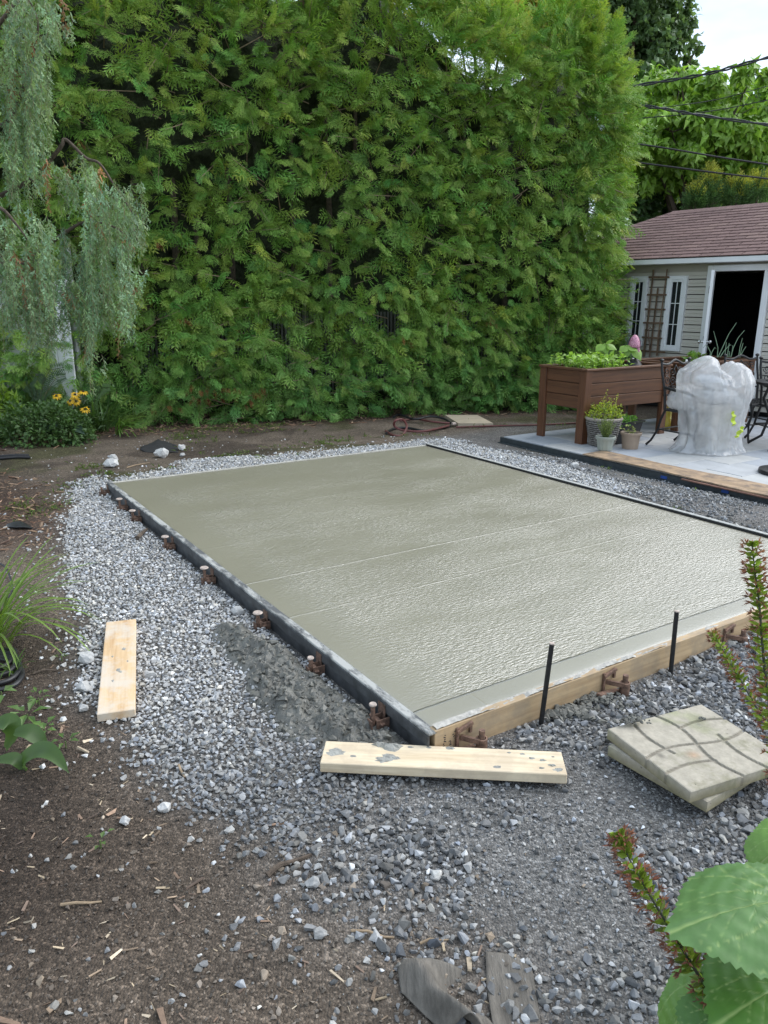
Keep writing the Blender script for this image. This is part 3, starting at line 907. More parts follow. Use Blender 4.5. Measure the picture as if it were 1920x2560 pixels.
splat(pr, [(-.19, .05, .032, .015), (-.235, .06, .02, .011), (-.40, -.005, .026, .004), (-.40, .015, .014, .003), (-.2, -.01, .02, .004), (-.215, -.035, .026, .004), (-.17, -.02, .013, .004), (-.33, -.02, .009, .004), (.03, .06, .012, .005),
           (.33, .02, .008, .004), (.37, .01, .009, .005), (.40, -.02, .010, .006), (.36, -.04, .008, .004), (.42, -.045, .014, .004), (.2, -.045, .011, .003), (-.12, .055, .008, .004), (.3, .045, .007, .003), (.25, .05, .006, .003), (-.05, .058, .007, .004), (.41, .035, .005, .003)], .0395, m_splat, 'cement_splats')
qA, qB = at(338, 1775, .045), at(340, 1549, .045)
pr, pc, pang, pln = plank('loose_plank', 'orange-stained old plank lying on the pale gravel at the left', qB, qA, .15, .038, .012, 'plankold', side=-1, tip=(0, 0.0))
splat(pr, [(.1, .0, .012, .004), (.12, .01, .009, .003), (-.12, .02, .012, .003), (.2, -.02, .008, .003), (-.05, -.03, .007, .003), (.02, .04, .006, .003)], .0375, m_splat, 'cement_splats')

# ================================================================== PATTERNED PAVING SLABS
m_pav = attr_mat('mossy_paver', .85, 30, .16, .3, .3)
n = m_pav.node_tree
b = [x for x in n.nodes if x.type == 'BSDF_PRINCIPLED'][0]
src = b.inputs['Base Color'].links[0].from_socket
st_n = _noise(n, 'Object', 6, 5, .7); sp_n = _noise(n, 'Object', 46, 2, .5)
c1 = _mix(n, _ramp(n, st_n, [(.56, 0), (.72, .75)]), src, (.2, .19, .11))
c1 = _mix(n, _ramp(n, sp_n, [(.70, 0), (.76, .85)]), c1, (.12, .1, .08))
n.links.new(c1, b.inputs['Base Color'])
def paver(name, label, corners, thick, tiltx=0, tilty=0, pattern=True):
    A, B, D = [np.array(p, float) for p in corners]           # left, near, far corners of the top
    ux = B - A; uy = D - A
    lx, ly = np.linalg.norm(ux[:2]), np.linalg.norm(uy[:2])
    ang = math.atan2(ux[1], ux[0])
    cen = A + (ux + uy) / 2
    root = thing(name, label, 'paving slab', (cen[0], cen[1], cen[2] - thick), ang)
    root.rotation_euler = (tiltx, tilty, ang)
    N_ = 150 if pattern else 50
    x = np.linspace(-.5, .5, N_); Xs, Ys = np.meshgrid(x, x)
    groove = np.zeros_like(Xs)
    if pattern:
        def curve(pts):
            nonlocal groove
            d = np.full(Xs.shape, 9.)
            for k in range(len(pts) - 1):
                a_, b_ = np.array(pts[k]), np.array(pts[k + 1]); ab = b_ - a_
                tt_ = np.clip(((Xs - a_[0]) * ab[0] + (Ys - a_[1]) * ab[1]) / (ab @ ab), 0, 1)
                d = np.minimum(d, np.hypot(Xs - a_[0] - ab[0] * tt_, Ys - a_[1] - ab[1] * tt_))
            groove = np.maximum(groove, 1 - sm(.011, .018, d))
        def S(p, q_, amp, n_=14):
            p, q_ = np.array(p), np.array(q_); d = q_ - p; nn = np.array([-d[1], d[0]])
            return [p + d * k / n_ + nn * amp * math.sin(2 * PI * k / n_) for k in range(n_ + 1)]
        curve(S((-.5, 0), (.5, 0), .05)); curve(S((0, -.5), (0, .5), .05))
        def A_(p, q_, amp, n_=10):
            p, q_ = np.array(p), np.array(q_); d = q_ - p; nn = np.array([-d[1], d[0]])
            return [p + d * k / n_ + nn * amp * math.sin(PI * k / n_) for k in range(n_ + 1)]
        curve(A_((-.22, .49), (-.25, .04), -.10)); curve(A_((-.035, .26), (.5, .25), -.08)); curve(A_((.25, -.04), (.23, -.5), -.08)); curve(A_((-.5, -.25), (.03, -.26), -.08))
    bev = np.minimum(np.minimum(.5 - np.abs(Xs), .5 - np.abs(Ys)), .006) / .006
    Zs = thick - groove * .007 - (1 - bev) ** 2 * .0025 + (fbm(Xs * 30, Ys * 30, 3, 4) - .5) * .0018
    V = np.stack([Xs * lx, Ys * ly, Zs], -1).reshape(-1, 3)
    jj, ii = np.meshgrid(np.arange(N_ - 1), np.arange(N_ - 1), indexing='ij'); q = (jj * N_ + ii).ravel()
    F = np.stack([q, q + 1, q + N_ + 1, q + N_], 1)
    mossn = .6 * sm(.55, .8, fbm(Xs * 4, Ys * 4, 4, 14) + (1 - bev) * .2)
    col = np.array([.40, .36, .29])[None, None] * (1 - .30 * groove[..., None]) * (1 - mossn[..., None] * np.array([.35, .25, .5]))
    rust_ = np.exp(-(((Xs - .12) / .05) ** 2 + ((Ys + .14) / .05) ** 2))[..., None]
    col = col * (1 - rust_ * np.array([-.05, .18, .3]))
    for (qx, qy, qr) in ((.02, -.38, .05), (-.28, .3, .05), (.3, .42, .06)):
        dd = np.exp(-(((Xs - qx) / qr) ** 2 + ((Ys - qy) / (qr * .6)) ** 2))[..., None]
        col = col * (1 - .45 * dd * np.clip(fbm(Xs * 14, Ys * 14, 3, 8)[..., None] * 2, 0, 1))
    ring = np.concatenate([np.arange(N_), np.arange(1, N_) * N_ + N_ - 1, (N_ - 1) * N_ + np.arange(N_ - 2, -1, -1), np.arange(N_ - 2, 0, -1) * N_])
    low = V[ring].copy(); low[:, 2] = 0
    lowc = col.reshape(-1, 3)[ring] * np.array([.62, .6, .45])
    k0 = len(V); r2 = np.arange(len(ring)); r3 = (r2 + 1) % len(ring)
    V = np.concatenate([V, low]); F = np.concatenate([F, np.stack([ring[r2], k0 + r2, k0 + r3, ring[r3]], 1)])
    npmesh('slab', V, F, m_pav, np.concatenate([col.reshape(-1, 3), lowc]), root, False)
    return root
zt = .120
paver('paving_slab', 'moss-edged beige paving slab with curved groove pattern, on top of its stack', (at(1521, 1822, zt), at(1729, 1981, zt), at(1752, 1759, zt)), .043)
zl = .074
paver('paving_slab', 'mossy lower paving slab of the stack, turned under the patterned one', (at(1524, 1865, zl), at(1773, 2006, zl), at(1700, 1770, zl)), .043, pattern=False)
p = at(1583, 1810, zt); crumb_heap('concrete_crumbs', 'clod of wet concrete on the corner of the upper paving slab', p[0], p[1], 60, (.025, .012), .006, .013, p[2])
p = at(1754, 1809, zt); crumb_heap('concrete_crumbs', 'small concrete crumb in the middle of the upper paving slab', p[0], p[1], 7, (.006, .005), .006, .011, p[2])
fl = [at(1112, 1038, .04), at(1146, 1059, .04), at(1233, 1059, .04)]
A, B, D = fl[0], fl[1], None
root = thing('paving_slab', 'smooth beige paving slab lying at the foot of the hedge beside the hose', 'paving slab', tuple((fl[0] + fl[2]) / 2 * np.array([1, 1, 0]) + np.array([0, 0, .005])), 0)
w_ = fl[2] - fl[1]; d_ = fl[0] - fl[1]
pts = [fl[1], fl[2], fl[2] + d_, fl[0]]
base = np.array(root.location[:])
vs = [tuple(np.array([q[0], q[1], .045]) - base) for q in pts] + [tuple(np.array([q[0], q[1], 0]) - base) for q in pts]
MB().add(vs, [(0, 1, 2, 3), (0, 4, 5, 1), (1, 5, 6, 2), (2, 6, 7, 3), (3, 7, 4, 0)]).build('slab', plain('plain_paver', (.44, .37, .27), .85, .12, 6, .4, 60), root)

# ================================================================== ROCKS
def rock(label, px_, py_, wpx, hpx, seed, base_c=.5, name='rock'):
    p = at(px_, py_, .0)
    dist = np.linalg.norm(p - CAM)
    rw = wpx / FPX * dist / 2; rh = hpx / FPX * dist / 2 * 1.05
    r = np.random.default_rng(seed)
    bm = bmesh.new()
    for q_ in unit(r.normal(size=(26, 3))) * r.uniform(.8, 1, (26, 1)): bm.verts.new(q_)
    bmesh.ops.convex_hull(bm, input=bm.verts)
    bmesh.ops.delete(bm, geom=[v_ for v_ in bm.verts if not v_.link_faces], context='VERTS')
    bmesh.ops.subdivide_edges(bm, edges=bm.edges, cuts=2, use_grid_fill=True)
    bmesh.ops.triangulate(bm, faces=bm.faces)
    bm.verts.index_update()
    v_ = np.array([q_.co[:] for q_ in bm.verts]); f_ = np.array([[q_.index for q_ in fc.verts] for fc in bm.faces]); bm.free()
    nn = (fbm(v_[:, 0] * 2.5 + seed, v_[:, 1] * 2.5 + v_[:, 2] * 1.9, 4, seed) - .5) * .35
    v_ = v_ * (1 + nn[:, None]) * np.array([rw, rw * .8, rh])
    root = thing(name, label, 'rock', (p[0], p[1] + rw * .6, gz((p[0], p[1])) + rh * .75), r.uniform(-.4, .4))
    npmesh('stone', v_, f_, M['stone'], np.tile([base_c, base_c * .985, base_c * .95], (len(v_), 1)) * (.85 + .3 * fbm(v_[:, 0] * 60, v_[:, 1] * 60, 3, 2)[:, None]), root, False)
rock('largest white rock, lying against the scrap of black fabric behind the slab', 399, 1147, 40, 30, 1, .55)
rock('small white rock right of the scrap of black fabric', 452, 1127, 22, 19, 2, .55)
rock('small pale grey stone in front of the small white rock by the black fabric', 455, 1142, 16, 11, 3, .45)
rock('broad white rock by the far corner of the steel form', 274, 1179, 48, 24, 4, .55)
rock('small white rock just behind the broad white rock', 283, 1155, 26, 19, 5, .55)
rock('round beige lump left of the orange-stained plank', 213, 1668, 46, 34, 6, .45)
rock('crumbly pale lump below the round beige lump', 210, 1735, 50, 26, 7, .42)
rock('pale lump of stone beside the lower part of the orange-stained plank', 205, 1785, 30, 20, 17, .42)
rock('beige stone beside a stake pin on the steel form, upper gravel', 594, 1548, 36, 30, 8, .48)
rock('flat grey stone right of the orange-stained plank', 372, 1700, 40, 22, 9, .42)
rock('white stone on dark soil among wood chips, larger of two', 407, 2032, 40, 26, 10, .5)
rock('white stone on dark soil among wood chips, smaller of two', 309, 2066, 30, 22, 11, .5)
rock('whitish stone on the grey dirt near the fabric', 780, 2228, 38, 28, 12, .36)
rock('rounded grey stone on the dirt left of the folded fabric', 797, 2356, 38, 24, 13, .3)
rock('jagged white lump standing in the gravel strip before the patio', 1437, 1185, 26, 18, 14, .52)
rock('small white rock in the gravel patch left near the far weeds', 170, 1500, 20, 13, 15, .5)

# curl of bark, twigs and sticks
def stick(label, pts, r0, r1, matk='bark', name='stick', cat='stick', z=.008):
    P = [at(x, y, 0) for x, y in pts]
    P = [np.array([q[0], q[1], gz(q) + z + .006 * math.sin(i * 1.7)]) for i, q in enumerate(P)]
    base = np.array(P[0])
    rs = np.linspace(r0, r1, len(P))
    root = thing(name, label, cat, tuple(base))
    MB().tube([q - base for q in P], list(rs), 7).build('wood', M[matk], root, True)
M['twig'] = plain('dry_twig', (.3, .22, .14), .85, .3, 20, .4, 80)
stick('short curl of brown bark on the pale gravel near the far stake pins', [(345, 1362), (356, 1353), (368, 1340)], .017, .011, z=.03, name='bark_piece', cat='bark')
stick('brown forked stick on the dirt left of the grey gravel', [(668, 2192), (700, 2172), (740, 2158), (778, 2140)], .010, .006)
stick('thin bent twig among stones above the fabric', [(878, 2336), (920, 2340), (960, 2348), (985, 2345)], .004, .003, 'twig')
stick('pale root twig with a hook on the stones beside the fabric', [(1050, 2362), (1075, 2354), (1105, 2352), (1130, 2350)], .004, .002, 'twig')
stick('thin twig at the edge of pale gravel and dark soil', [(447, 1920), (452, 1935), (462, 1948)], .005, .004, 'twig')
stick('pale thin stick on dark soil low at the left', [(152, 2264), (190, 2262), (225, 2256), (254, 2252)], .005, .003, 'twig')
stick('long pale twig lying behind the far corner of the slab', [(318, 1190), (340, 1178), (360, 1172), (375, 1169)], .007, .004, 'twig')
stick('reddish root running out of the soil beside the coiled pipe', [(85, 1690), (110, 1684), (140, 1680)], .006, .004, 'bark')

# ================================================================== FABRIC, PIPES, HOSES
m_fab = plain('geotextile', (.15, .135, .115), .95, .4, 3, .9, 12, mscale=(14, 2.2, 4), dist=.006)
def cloth(name, label, cat, grid_px, zf, mat=None, thick=.004):
    """a sheet through rows of photo points, height from zf(u,v)"""
    rows = [[at(x, y, 0) for x, y in r] for r in grid_px]
    R, K = len(rows), len(rows[0]); n_ = 10
    G_ = np.array(rows)
    U = np.linspace(0, R - 1, (R - 1) * n_ + 1); W_ = np.linspace(0, K - 1, (K - 1) * n_ + 1)
    pts = np.zeros((len(U), len(W_), 3))
    for i, u in enumerate(U):
        for j_, w in enumerate(W_):
            a_, b_ = min(int(u), R - 2), min(int(w), K - 2); fu, fw = u - a_, w - b_
            p = (G_[a_, b_] * (1 - fu) + G_[a_ + 1, b_] * fu) * (1 - fw) + (G_[a_, b_ + 1] * (1 - fu) + G_[a_ + 1, b_ + 1] * fu) * fw
            z = gz(p) + .003 + zf(u / (R - 1), w / (K - 1)) + (float(fbm(p[0] * 9, p[1] * 9, 3, 3)) - .5) * .018
            pts[i, j_] = (p[0], p[1], z)
    base = pts.reshape(-1, 3).mean(0); base[2] = 0
    root = thing(name, label, cat, tuple(base))
    V = (pts - base).reshape(-1, 3); nr, nk = pts.shape[:2]
    jj, ii = np.meshgrid(np.arange(nr - 1), np.arange(nk - 1), indexing='ij'); q = (jj * nk + ii).ravel()
    o = npmesh('sheet', V, np.stack([q, q + 1, q + nk + 1, q + nk], 1), mat or m_fab, None, root, True)
    s_ = o.modifiers.new('thickness', 'SOLIDIFY'); s_.thickness = thick
    return root
cloth('landscape_fabric', 'folded flap of dirty grey landscape fabric at the bottom', 'fabric', [[(1008, 2395), (1080, 2410), (1160, 2430)], [(996, 2440), (1090, 2470), (1200, 2520)], [(1003, 2490), (1110, 2540), (1240, 2590)], [(1090, 2570), (1180, 2610), (1290, 2650)]],
      lambda u, v: .075 * math.exp(-((v - .22 - .25 * u) / .2) ** 2) * min(1, u * 2.2) + .018 * math.sin(u * 7 + v * 3) * v)
cloth('landscape_fabric', 'strip of dirty landscape fabric half buried in grey stones', 'fabric', [[(1213, 2385), (1290, 2390), (1330, 2420)], [(1215, 2450), (1300, 2460), (1340, 2470)], [(1224, 2520), (1310, 2530), (1350, 2540)], [(1236, 2610), (1310, 2620), (1360, 2640)]],
      lambda u, v: .007 * (1 - v) ** 8)
cloth('black_fabric', 'scrap of black ground fabric under the largest white rock', 'fabric', [[(352, 1118), (395, 1098), (440, 1112)], [(350, 1127), (400, 1118), (446, 1122)], [(362, 1132), (405, 1134), (446, 1131)]],
      lambda u, v: .035 * math.sin(v * PI) * math.sin(u * PI), plain('black_cloth', (.022, .022, .022), .9, .3, 20, .4, 80))
cloth('black_fabric', 'scrap of black fabric on the dirt left of the pale gravel', 'fabric', [[(18, 1318), (50, 1316), (75, 1322)], [(15, 1326), (55, 1330), (90, 1330)]], lambda u, v: .02 * math.sin(v * PI), M['rubber'])
def hose(name, label, pts, r, matk, zs=None, closed=False, parent=None, cat='hose'):
    P = []
    for i, (x, y) in enumerate(pts):
        z = .02 if zs is None else zs[i]
        q = at(x, y, z); P.append(np.array([q[0], q[1], z + (gz(q) if zs is None else 0)]))
    # Catmull-Rom
    Q = []
    for i in range(len(P) - 1):
        p0, p1, p2, p3 = P[max(i - 1, 0)], P[i], P[i + 1], P[min(i + 2, len(P) - 1)]
        for k in range(8):
            t = k / 8
            Q.append(.5 * (2 * p1 + (p2 - p0) * t + (2 * p0 - 5 * p1 + 4 * p2 - p3) * t * t + (3 * p1 - p0 - 3 * p2 + p3) * t ** 3))
    Q.append(P[-1])
    if parent is None: parent = thing(name, label, cat, (P[0][0], P[0][1], 0))
    base = np.array(parent.location[:])
    MB().tube([q - base for q in Q], r, 9).build('tube', M[matk], parent, True)
    return parent
h = hose('garden_hose', 'black and faded red hose lying in loops at the foot of the hedge', [(966, 1083), (985, 1070), (1020, 1068), (1060, 1074), (1110, 1067), (1126, 1062)], .016, 'rubber')
hose('', '', [(964, 1078), (983, 1088), (1005, 1088), (1017, 1066), (1006, 1049), (988, 1052), (987, 1066), (1010, 1076), (1060, 1078), (1122, 1064)], .015, 'redhose', [.02, .02, .02, .10, .16, .16, .08, .04, .03, .03], parent=h)
hose('', '', [(984, 1043), (1000, 1037), (1035, 1048), (1075, 1041), (1110, 1047), (1126, 1058)], .016, 'rubber', [.02, .03, .05, .07, .06, .03], parent=h)
hose('', '', [(1000, 1052), (1040, 1048), (1080, 1054), (1124, 1058)], .014, 'redhose', [.03, .03, .05, .03], parent=h)
q = at(1130, 1060, .03); MB().tube([q - np.array(h.location[:]), q + np.array([.05, .02, 0]) - np.array(h.location[:])], [.026, .022], 10).build('coupling', M['pinhead'], h, True)
hose('garden_hose', 'thin red hose trailing from the loops to behind the planter', [(1140, 1066), (1200, 1064), (1280, 1063), (1350, 1064), (1440, 1056), (1540, 1052)], .012, 'redhose')
pc_ = None
for k, (off, zz) in enumerate(((0, .02), (16, .03), (34, .035), (50, .03))):
    pts = [(-40, 1640 - off * .3), (20, 1650 - off * .5), (52 - off * .3, 1672 - off * .9), (52 - off * .4, 1696 - off), (25 - off * .4, 1718 - off), (-50, 1735 - off)]
    if pc_ is None: pc_ = hose('coiled_pipe', 'coil of black irrigation pipe with pale stripe under the grassy clump', pts, .012, 'rubber', [zz] * 6, cat='pipe')
    else: hose('', '', pts, .012, 'rubber', [zz] * 6, parent=pc_)
hose('drip_line', 'thin black drip line curving over the dirt at the left edge', [(-20, 1400), (12, 1415), (28, 1450), (30, 1480), (12, 1505)], .006, 'rubber', cat='pipe')
h = hose('drip_line', 'pair of straight black pipes lying below the flower bed', [(-60, 1148), (0, 1146), (40, 1143), (75, 1141)], .016, 'rubber', cat='pipe')
hose('', '', [(-60, 1141), (0, 1139), (40, 1139), (72, 1137)], .016, 'rubber', parent=h)

# ================================================================== PATIO
patio = thing('patio', 'raised patio of pale grey concrete pavers with dark edging', 'patio', (NL[0], NL[1], 0), TH)
PT, PX0, PS1 = .05, 4.85, 5.02
m_pv = []
for k, c_ in enumerate(((.40, .41, .42), (.35, .37, .40), (.44, .44, .43))):
    m_pv.append(plain('patio_paver_%s' % ('abc'[k]), c_, .75, .14, 5, .25, 120))
r_ = random.Random(3)
meshes = {}
yrow = PS1; row = 0
while yrow > 0.2:
    dep = .30 if row % 3 == 0 else .40
    x = PX0 + .004
    if row == 0:
        lens = [.40] * 14
    else:
        lens = [.3 + .1 * ((row * 2) % 4)] + [.60] * 8
    for ln in lens:
        if x + ln > 9.3 and x > 8.9: break
        key = (round(ln, 2), dep, r_.randint(0, 2) if row else 1)
        if key not in meshes:
            mb = MB().box((ln / 2, -dep / 2, PT / 2 - .015), (ln - .006, dep - .006, PT + .03), bev=.004)
            o = mb.build('paver', m_pv[key[2]], patio); meshes[key] = o.data
        else:
            o = link(bpy.data.objects.new('paver', meshes[key]), patio)
        o.location = (x, yrow, r_.uniform(-.0015, .0015))
        x += ln
    yrow -= dep; row += 1
MB().box((7.0, 2.6, -.03), (4.3, 4.78, .06)).build('bedding', M['soil'], patio)
mb = MB()
mb.box((PX0 - .012, 2.5, .005), (.016, 5.1, .07), bev=.002); mb.box((PX0 - .035, 2.5, -.026), (.05, 5.1, .012), bev=.002)
mb.box((6.9, PS1 + .012, .005), (4.1, .016, .07), bev=.002)
mb.build('edging', M['edging'], patio)
for s_ in (2.62, 1.95):
    MB().box((PX0 - .022, s_, .004), (.006, .075, .03), bev=.002).build('blue_tape', plain('blue_tape', (.02, .07, .3), .5, .2, 30, 0), patio)
# plywood strip lying over the edge
A_, B_ = ts(at(1455, 1133, .07)), ts(at(2050, 1285, .07))
ply = thing('plywood_strip', 'weathered plywood strip lying along the front edge of the patio', 'plywood', tuple(wf(4.98, (A_[1] + B_[1]) / 2, PT)), TH)
nn_ = 60
y = np.linspace(-(A_[1] - B_[1]) / 2 - .3, (A_[1] - B_[1]) / 2, nn_); x = np.linspace(-.17, .17, 12)
Xs, Ys = np.meshgrid(x, y)
Xr = Xs + (fbm(Ys * 5, Xs * 0 + .5, 3, 2) - .5) * .03 * (Xs < -.15) + (fbm(Ys * 7, Xs * 0 + 4, 3, 6) - .5) * .03 * (Xs > .15)
Zs = .016 + .010 * np.sin(Ys * 3.1) * (-Xs * 3) + (fbm(Xs * 4, Ys * 3, 2, 7) - .5) * .006
V = np.stack([Xr, Ys, Zs], -1).reshape(-1, 3)
jj, ii = np.meshgrid(np.arange(nn_ - 1), np.arange(11), indexing='ij'); q = (jj * 12 + ii).ravel()
o = npmesh('sheet', V, np.stack([q, q + 1, q + 13, q + 12], 1), M['plywood'], None, ply, False)
s_ = o.modifiers.new('thickness', 'SOLIDIFY'); s_.thickness = .012; s_.offset = -1
A2, B2 = ts(at(1740, 1186, .06)), ts(at(2050, 1270, .06))
w2 = wf(4.80, (A2[1] + B2[1]) / 2 - .1, .034)
lath = thing('wood_lath', 'thin reddish lath lying on the patio edging below the plywood', 'lath', tuple(w2), TH)
MB().box((0, 0, .006), (.035, abs(A2[1] - B2[1]) + .2, .012), Matrix.Rotation(.02, 3, 'Z'), bev=.002).build('strip', plain('red_lath', (.2, .1, .07), .7, .3, 12, .2, 60), lath)

# ================================================================== PLANTERS
def planter(label, t0, t1, s0, s1, zr=.93):
    root = thing('raised_planter', label, 'planter', tuple(wf((t0 + t1) / 2, (s0 + s1) / 2, PT)), TH)
    w, d = t1 - t0, s1 - s0; H = zr - PT
    leg = None
    for sx in (-1, 1):
        for sy in (-1, 1):
            if leg is None:
                mb = MB().box((0, 0, (H - .03) / 2), (.10, .045, H - .03), bev=.003)
                mb.box((-.0275, .055, (H - .03) / 2), (.045, .065, H - .031), bev=.003)
                lm = mb.build('leg', M['stainz'], root); leg = lm
            else:
                lm = link(bpy.data.objects.new('leg', leg.data), root)
            lm.location = (sx * (w / 2 - .05), sy * (d / 2 - .0225), 0)
            lm.scale = (-sx, -sy, 1)
    for k in range(3):
        z = H - .03 - .145 * (k + .5) - .004 * k
        for sy in (-1, 1):
            MB().box((0, 0, 0), (w - .06, .026, .143), bev=.004).build('board', M['stain'], root).location = (0, sy * (d / 2 - .062 + .03), z)
        for sx in (-1, 1):
            MB().box((0, 0, 0), (.026, d - .10, .143), bev=.004).build('board', M['stainy'], root).location = (sx * (w / 2 - .032), 0, z)
    for sy in (-1, 1):
        MB().box((0, 0, 0), (w + .03, .075, .026), bev=.004).build('rim', M['stain'], root).location = (0, sy * (d / 2 - .0225), H - .015)
    for sx in (-1, 1):
        MB().box((0, 0, 0), (.075, d - .122, .026), bev=.004).build('rim', M['stainy'], root).location = (sx * (w / 2 - .0225), 0, H - .0155)
    MB().box((0, 0, H - .16), (w - .09, d - .10, .08)).build('soil', M['soil'], root)
    for sx in (-1, 1):
        for zz in (.12, .5):
            pass
    return root, H
pl1, PH = planter('brown stained raised planter full of bright lettuce leaves, nearer the slab', 5.26, 6.78, 4.11, 4.86)
pl2, PH = planter('brown stained raised planter with spring onions, behind the covered chair', 7.04, 8.6, 4.11, 4.93)

# ================================================================== POTS
m_wk = plain('wicker_plastic', (.12, .10, .085), .6, .3, 40, .2, 60, c2=(.34, .32, .29))
p = at(1510, 1117, PT)
pot = thing('wicker_pot', 'large brown wicker-weave pot with lime green shrublet', 'pot', (p[0], p[1] + .1, PT))
Rb, Rt, Hh = .135, .205, .33
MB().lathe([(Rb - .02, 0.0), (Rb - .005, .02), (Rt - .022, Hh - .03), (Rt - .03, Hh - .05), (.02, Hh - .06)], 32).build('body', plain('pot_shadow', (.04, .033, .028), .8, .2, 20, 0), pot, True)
mb = MB(); nb = 26
for row in range(13):
    z = .018 + row * .0235; R0 = Rb + (Rt - Rb) * z / Hh
    for k in range(nb):
        a0 = 2 * PI * (k + .5 * (row % 2)) / nb; da = 2 * PI / nb * .62
        pts = [((R0 - .006 + .012 * math.sin(PI * i / 4)) * math.cos(a0 + da * (i / 2 - 1)), (R0 - .006 + .012 * math.sin(PI * i / 4)) * math.sin(a0 + da * (i / 2 - 1)), z + .003 * math.sin(PI * i / 4)) for i in range(5)]
        mb.tube(pts, .0085, 5)
o = mb.build('weave', m_wk, pot, True); o['kind'] = 'stuff'
MB().lathe([(Rt - .02, Hh - .02), (Rt + .004, Hh - .022), (Rt + .012, Hh - .008), (Rt + .006, Hh + .006), (Rt - .012, Hh + .006), (Rt - .022, Hh - .01), (Rt - .02, Hh - .02)], 36, cap=False).build('rim', plain('pot_rim', (.38, .33, .28), .6, .2, 20, .1, 60), pot, True)
MB().lathe([(.001, Hh - .03), (Rt - .024, Hh - .034)], 24, cap=False).build('soil', M['soil'], pot, True)
POT_W = (p[0], p[1] + .1, PT + Hh - .03)
p = at(1516, 1128, PT + .016)
pot = thing('ribbed_pot', 'small pale grey-green ribbed pot with wispy herb, standing on the plywood', 'pot', (p[0], p[1] + .07, PT + .02))
m_gp = plain('grey_green_plastic', (.33, .35, .30), .5, .08, 8, .05, 60)
nseg = 48; Rb, Rt, Hh = .078, .105, .155
prof = [(Rb, 0), (Rb + .004, .006), (Rt - .008, Hh - .035)]
vs, fs = [], []
for i, (r, z) in enumerate(prof):
    for k in range(nseg):
        an = 2 * PI * k / nseg; rr = r - (.0035 if (k // 2) % 2 else 0) * (1 if i else .6)
        vs.append((rr * math.cos(an), rr * math.sin(an), z))
for i in range(2):
    for k in range(nseg): fs.append((i * nseg + k, i * nseg + (k + 1) % nseg, (i + 1) * nseg + (k + 1) % nseg, (i + 1) * nseg + k))
fs.append(tuple(range(nseg))[::-1])
MB().add(vs, fs).build('body', m_gp, pot)
MB().lathe([(Rt - .01, Hh - .036), (Rt + .004, Hh - .034), (Rt + .008, Hh - .006), (Rt + .004, Hh), (Rt - .008, Hh), (Rt - .014, Hh - .02)], 36, cap=False).build('rim', m_gp, pot, True)
MB().lathe([(.001, Hh - .022), (Rt - .012, Hh - .024)], 24, cap=False).build('soil', M['soil'], pot, True)
POT_G = (p[0], p[1] + .07, PT + .02 + Hh - .02)
p = at(1580, 1124, PT)
pot = thing('beige_pot', 'beige plastic pot with a yellowing seedling beside the black trough', 'pot', (p[0], p[1] + .08, PT))
m_bp = plain('beige_plastic', (.34, .25, .18), .5, .12, 6, .05, 60)
Rb, Rt, Hh = .088, .118, .19
MB().lathe([(Rb, 0), (Rt - .012, Hh - .03), (Rt - .012, Hh - .028)], 32).build('body', m_bp, pot, True)
MB().lathe([(Rt - .014, Hh - .03), (Rt, Hh - .03), (Rt + .003, Hh - .004), (Rt - .006, Hh), (Rt - .014, Hh - .02)], 32, cap=False).build('rim', m_bp, pot, True)
MB().lathe([(.001, Hh - .02), (Rt - .012, Hh - .022)], 24, cap=False).build('soil', M['soil'], pot, True)
POT_B = (p[0], p[1] + .08, PT + Hh - .02)
p = at(1560, 1112, PT)
m_bk = plain('black_plastic', (.018, .018, .02), .4, .3, 10, .05, 60)
trough = thing('black_trough', 'black tapered plastic trough with leafy herbs under the planter', 'pot', (p[0] + .02, p[1] + .17, PT), TH)
vs = []
for z, w, d in ((0, .36, .15), (.24, .46, .21), (.24, .49, .24), (.262, .50, .25), (.262, .46, .21), (.22, .45, .2)):
    vs += [(-w / 2, -d / 2, z), (w / 2, -d / 2, z), (w / 2, d / 2, z), (-w / 2, d / 2, z)]
fs = [(3, 2, 1, 0)] + [(i * 4 + k, i * 4 + (k + 1) % 4, (i + 1) * 4 + (k + 1) % 4, (i + 1) * 4 + k) for i in range(5) for k in range(4)]
MB().add(vs, fs).build('body', m_bk, trough)
MB().box((0, 0, .215), (.44, .19, .02)).build('soil', M['soil'], trough)
POT_T = (p[0] + .02, p[1] + .17, PT + .23)
p = at(1663, 1072, PT)
yv = thing('yellow_pot', 'yellow glazed flask-shaped pot under the planters behind the chair', 'pot', (p[0], p[1], PT))
MB().lathe([(.05, 0), (.085, .02), (.098, .07), (.095, .1), (.07, .15), (.062, .2), (.066, .3), (.058, .3), (.055, .2)], 24, cap=False).build('body', plain('yellow_glaze', (.55, .45, .06), .3, .12, 6, 0), yv, True)

# pink garden ornament standing in the first planter
p = atY(1584, 905, 9.9)
orn = thing('garden_ornament', 'pink speckled mushroom-like garden ornament behind the big pale leaves', 'ornament', (p[0], p[1], PT + PH - .14))
z0 = p[2] - (PT + PH - .14)
m_pk = plain('pink_mosaic', (.5, .12, .22), .35, .5, 70, .5, 90, c2=(.75, .38, .5))
m_dk = plain('dark_lead', (.04, .04, .045), .5, .3, 30, .1, 60)
ztop = atY(1581, 838, 9.9)[2] - (PT + PH - .14); zm = atY(1581, 868, 9.9)[2] - (PT + PH - .14)
MB().lathe([(.068, zm), (.073, zm + .02), (.066, zm + .07), (.048, zm + .115), (.022, ztop), (.001, ztop + .008)], 20, (-.012, 0, 0)).build('cap', m_pk, orn, True)
MB().lathe([(.001, zm - .10), (.024, zm - .085), (.034, zm - .05), (.026, zm - .008), (.01, zm)], 16, (.03, -.01, 0)).build('bulb', m_pk, orn, True)
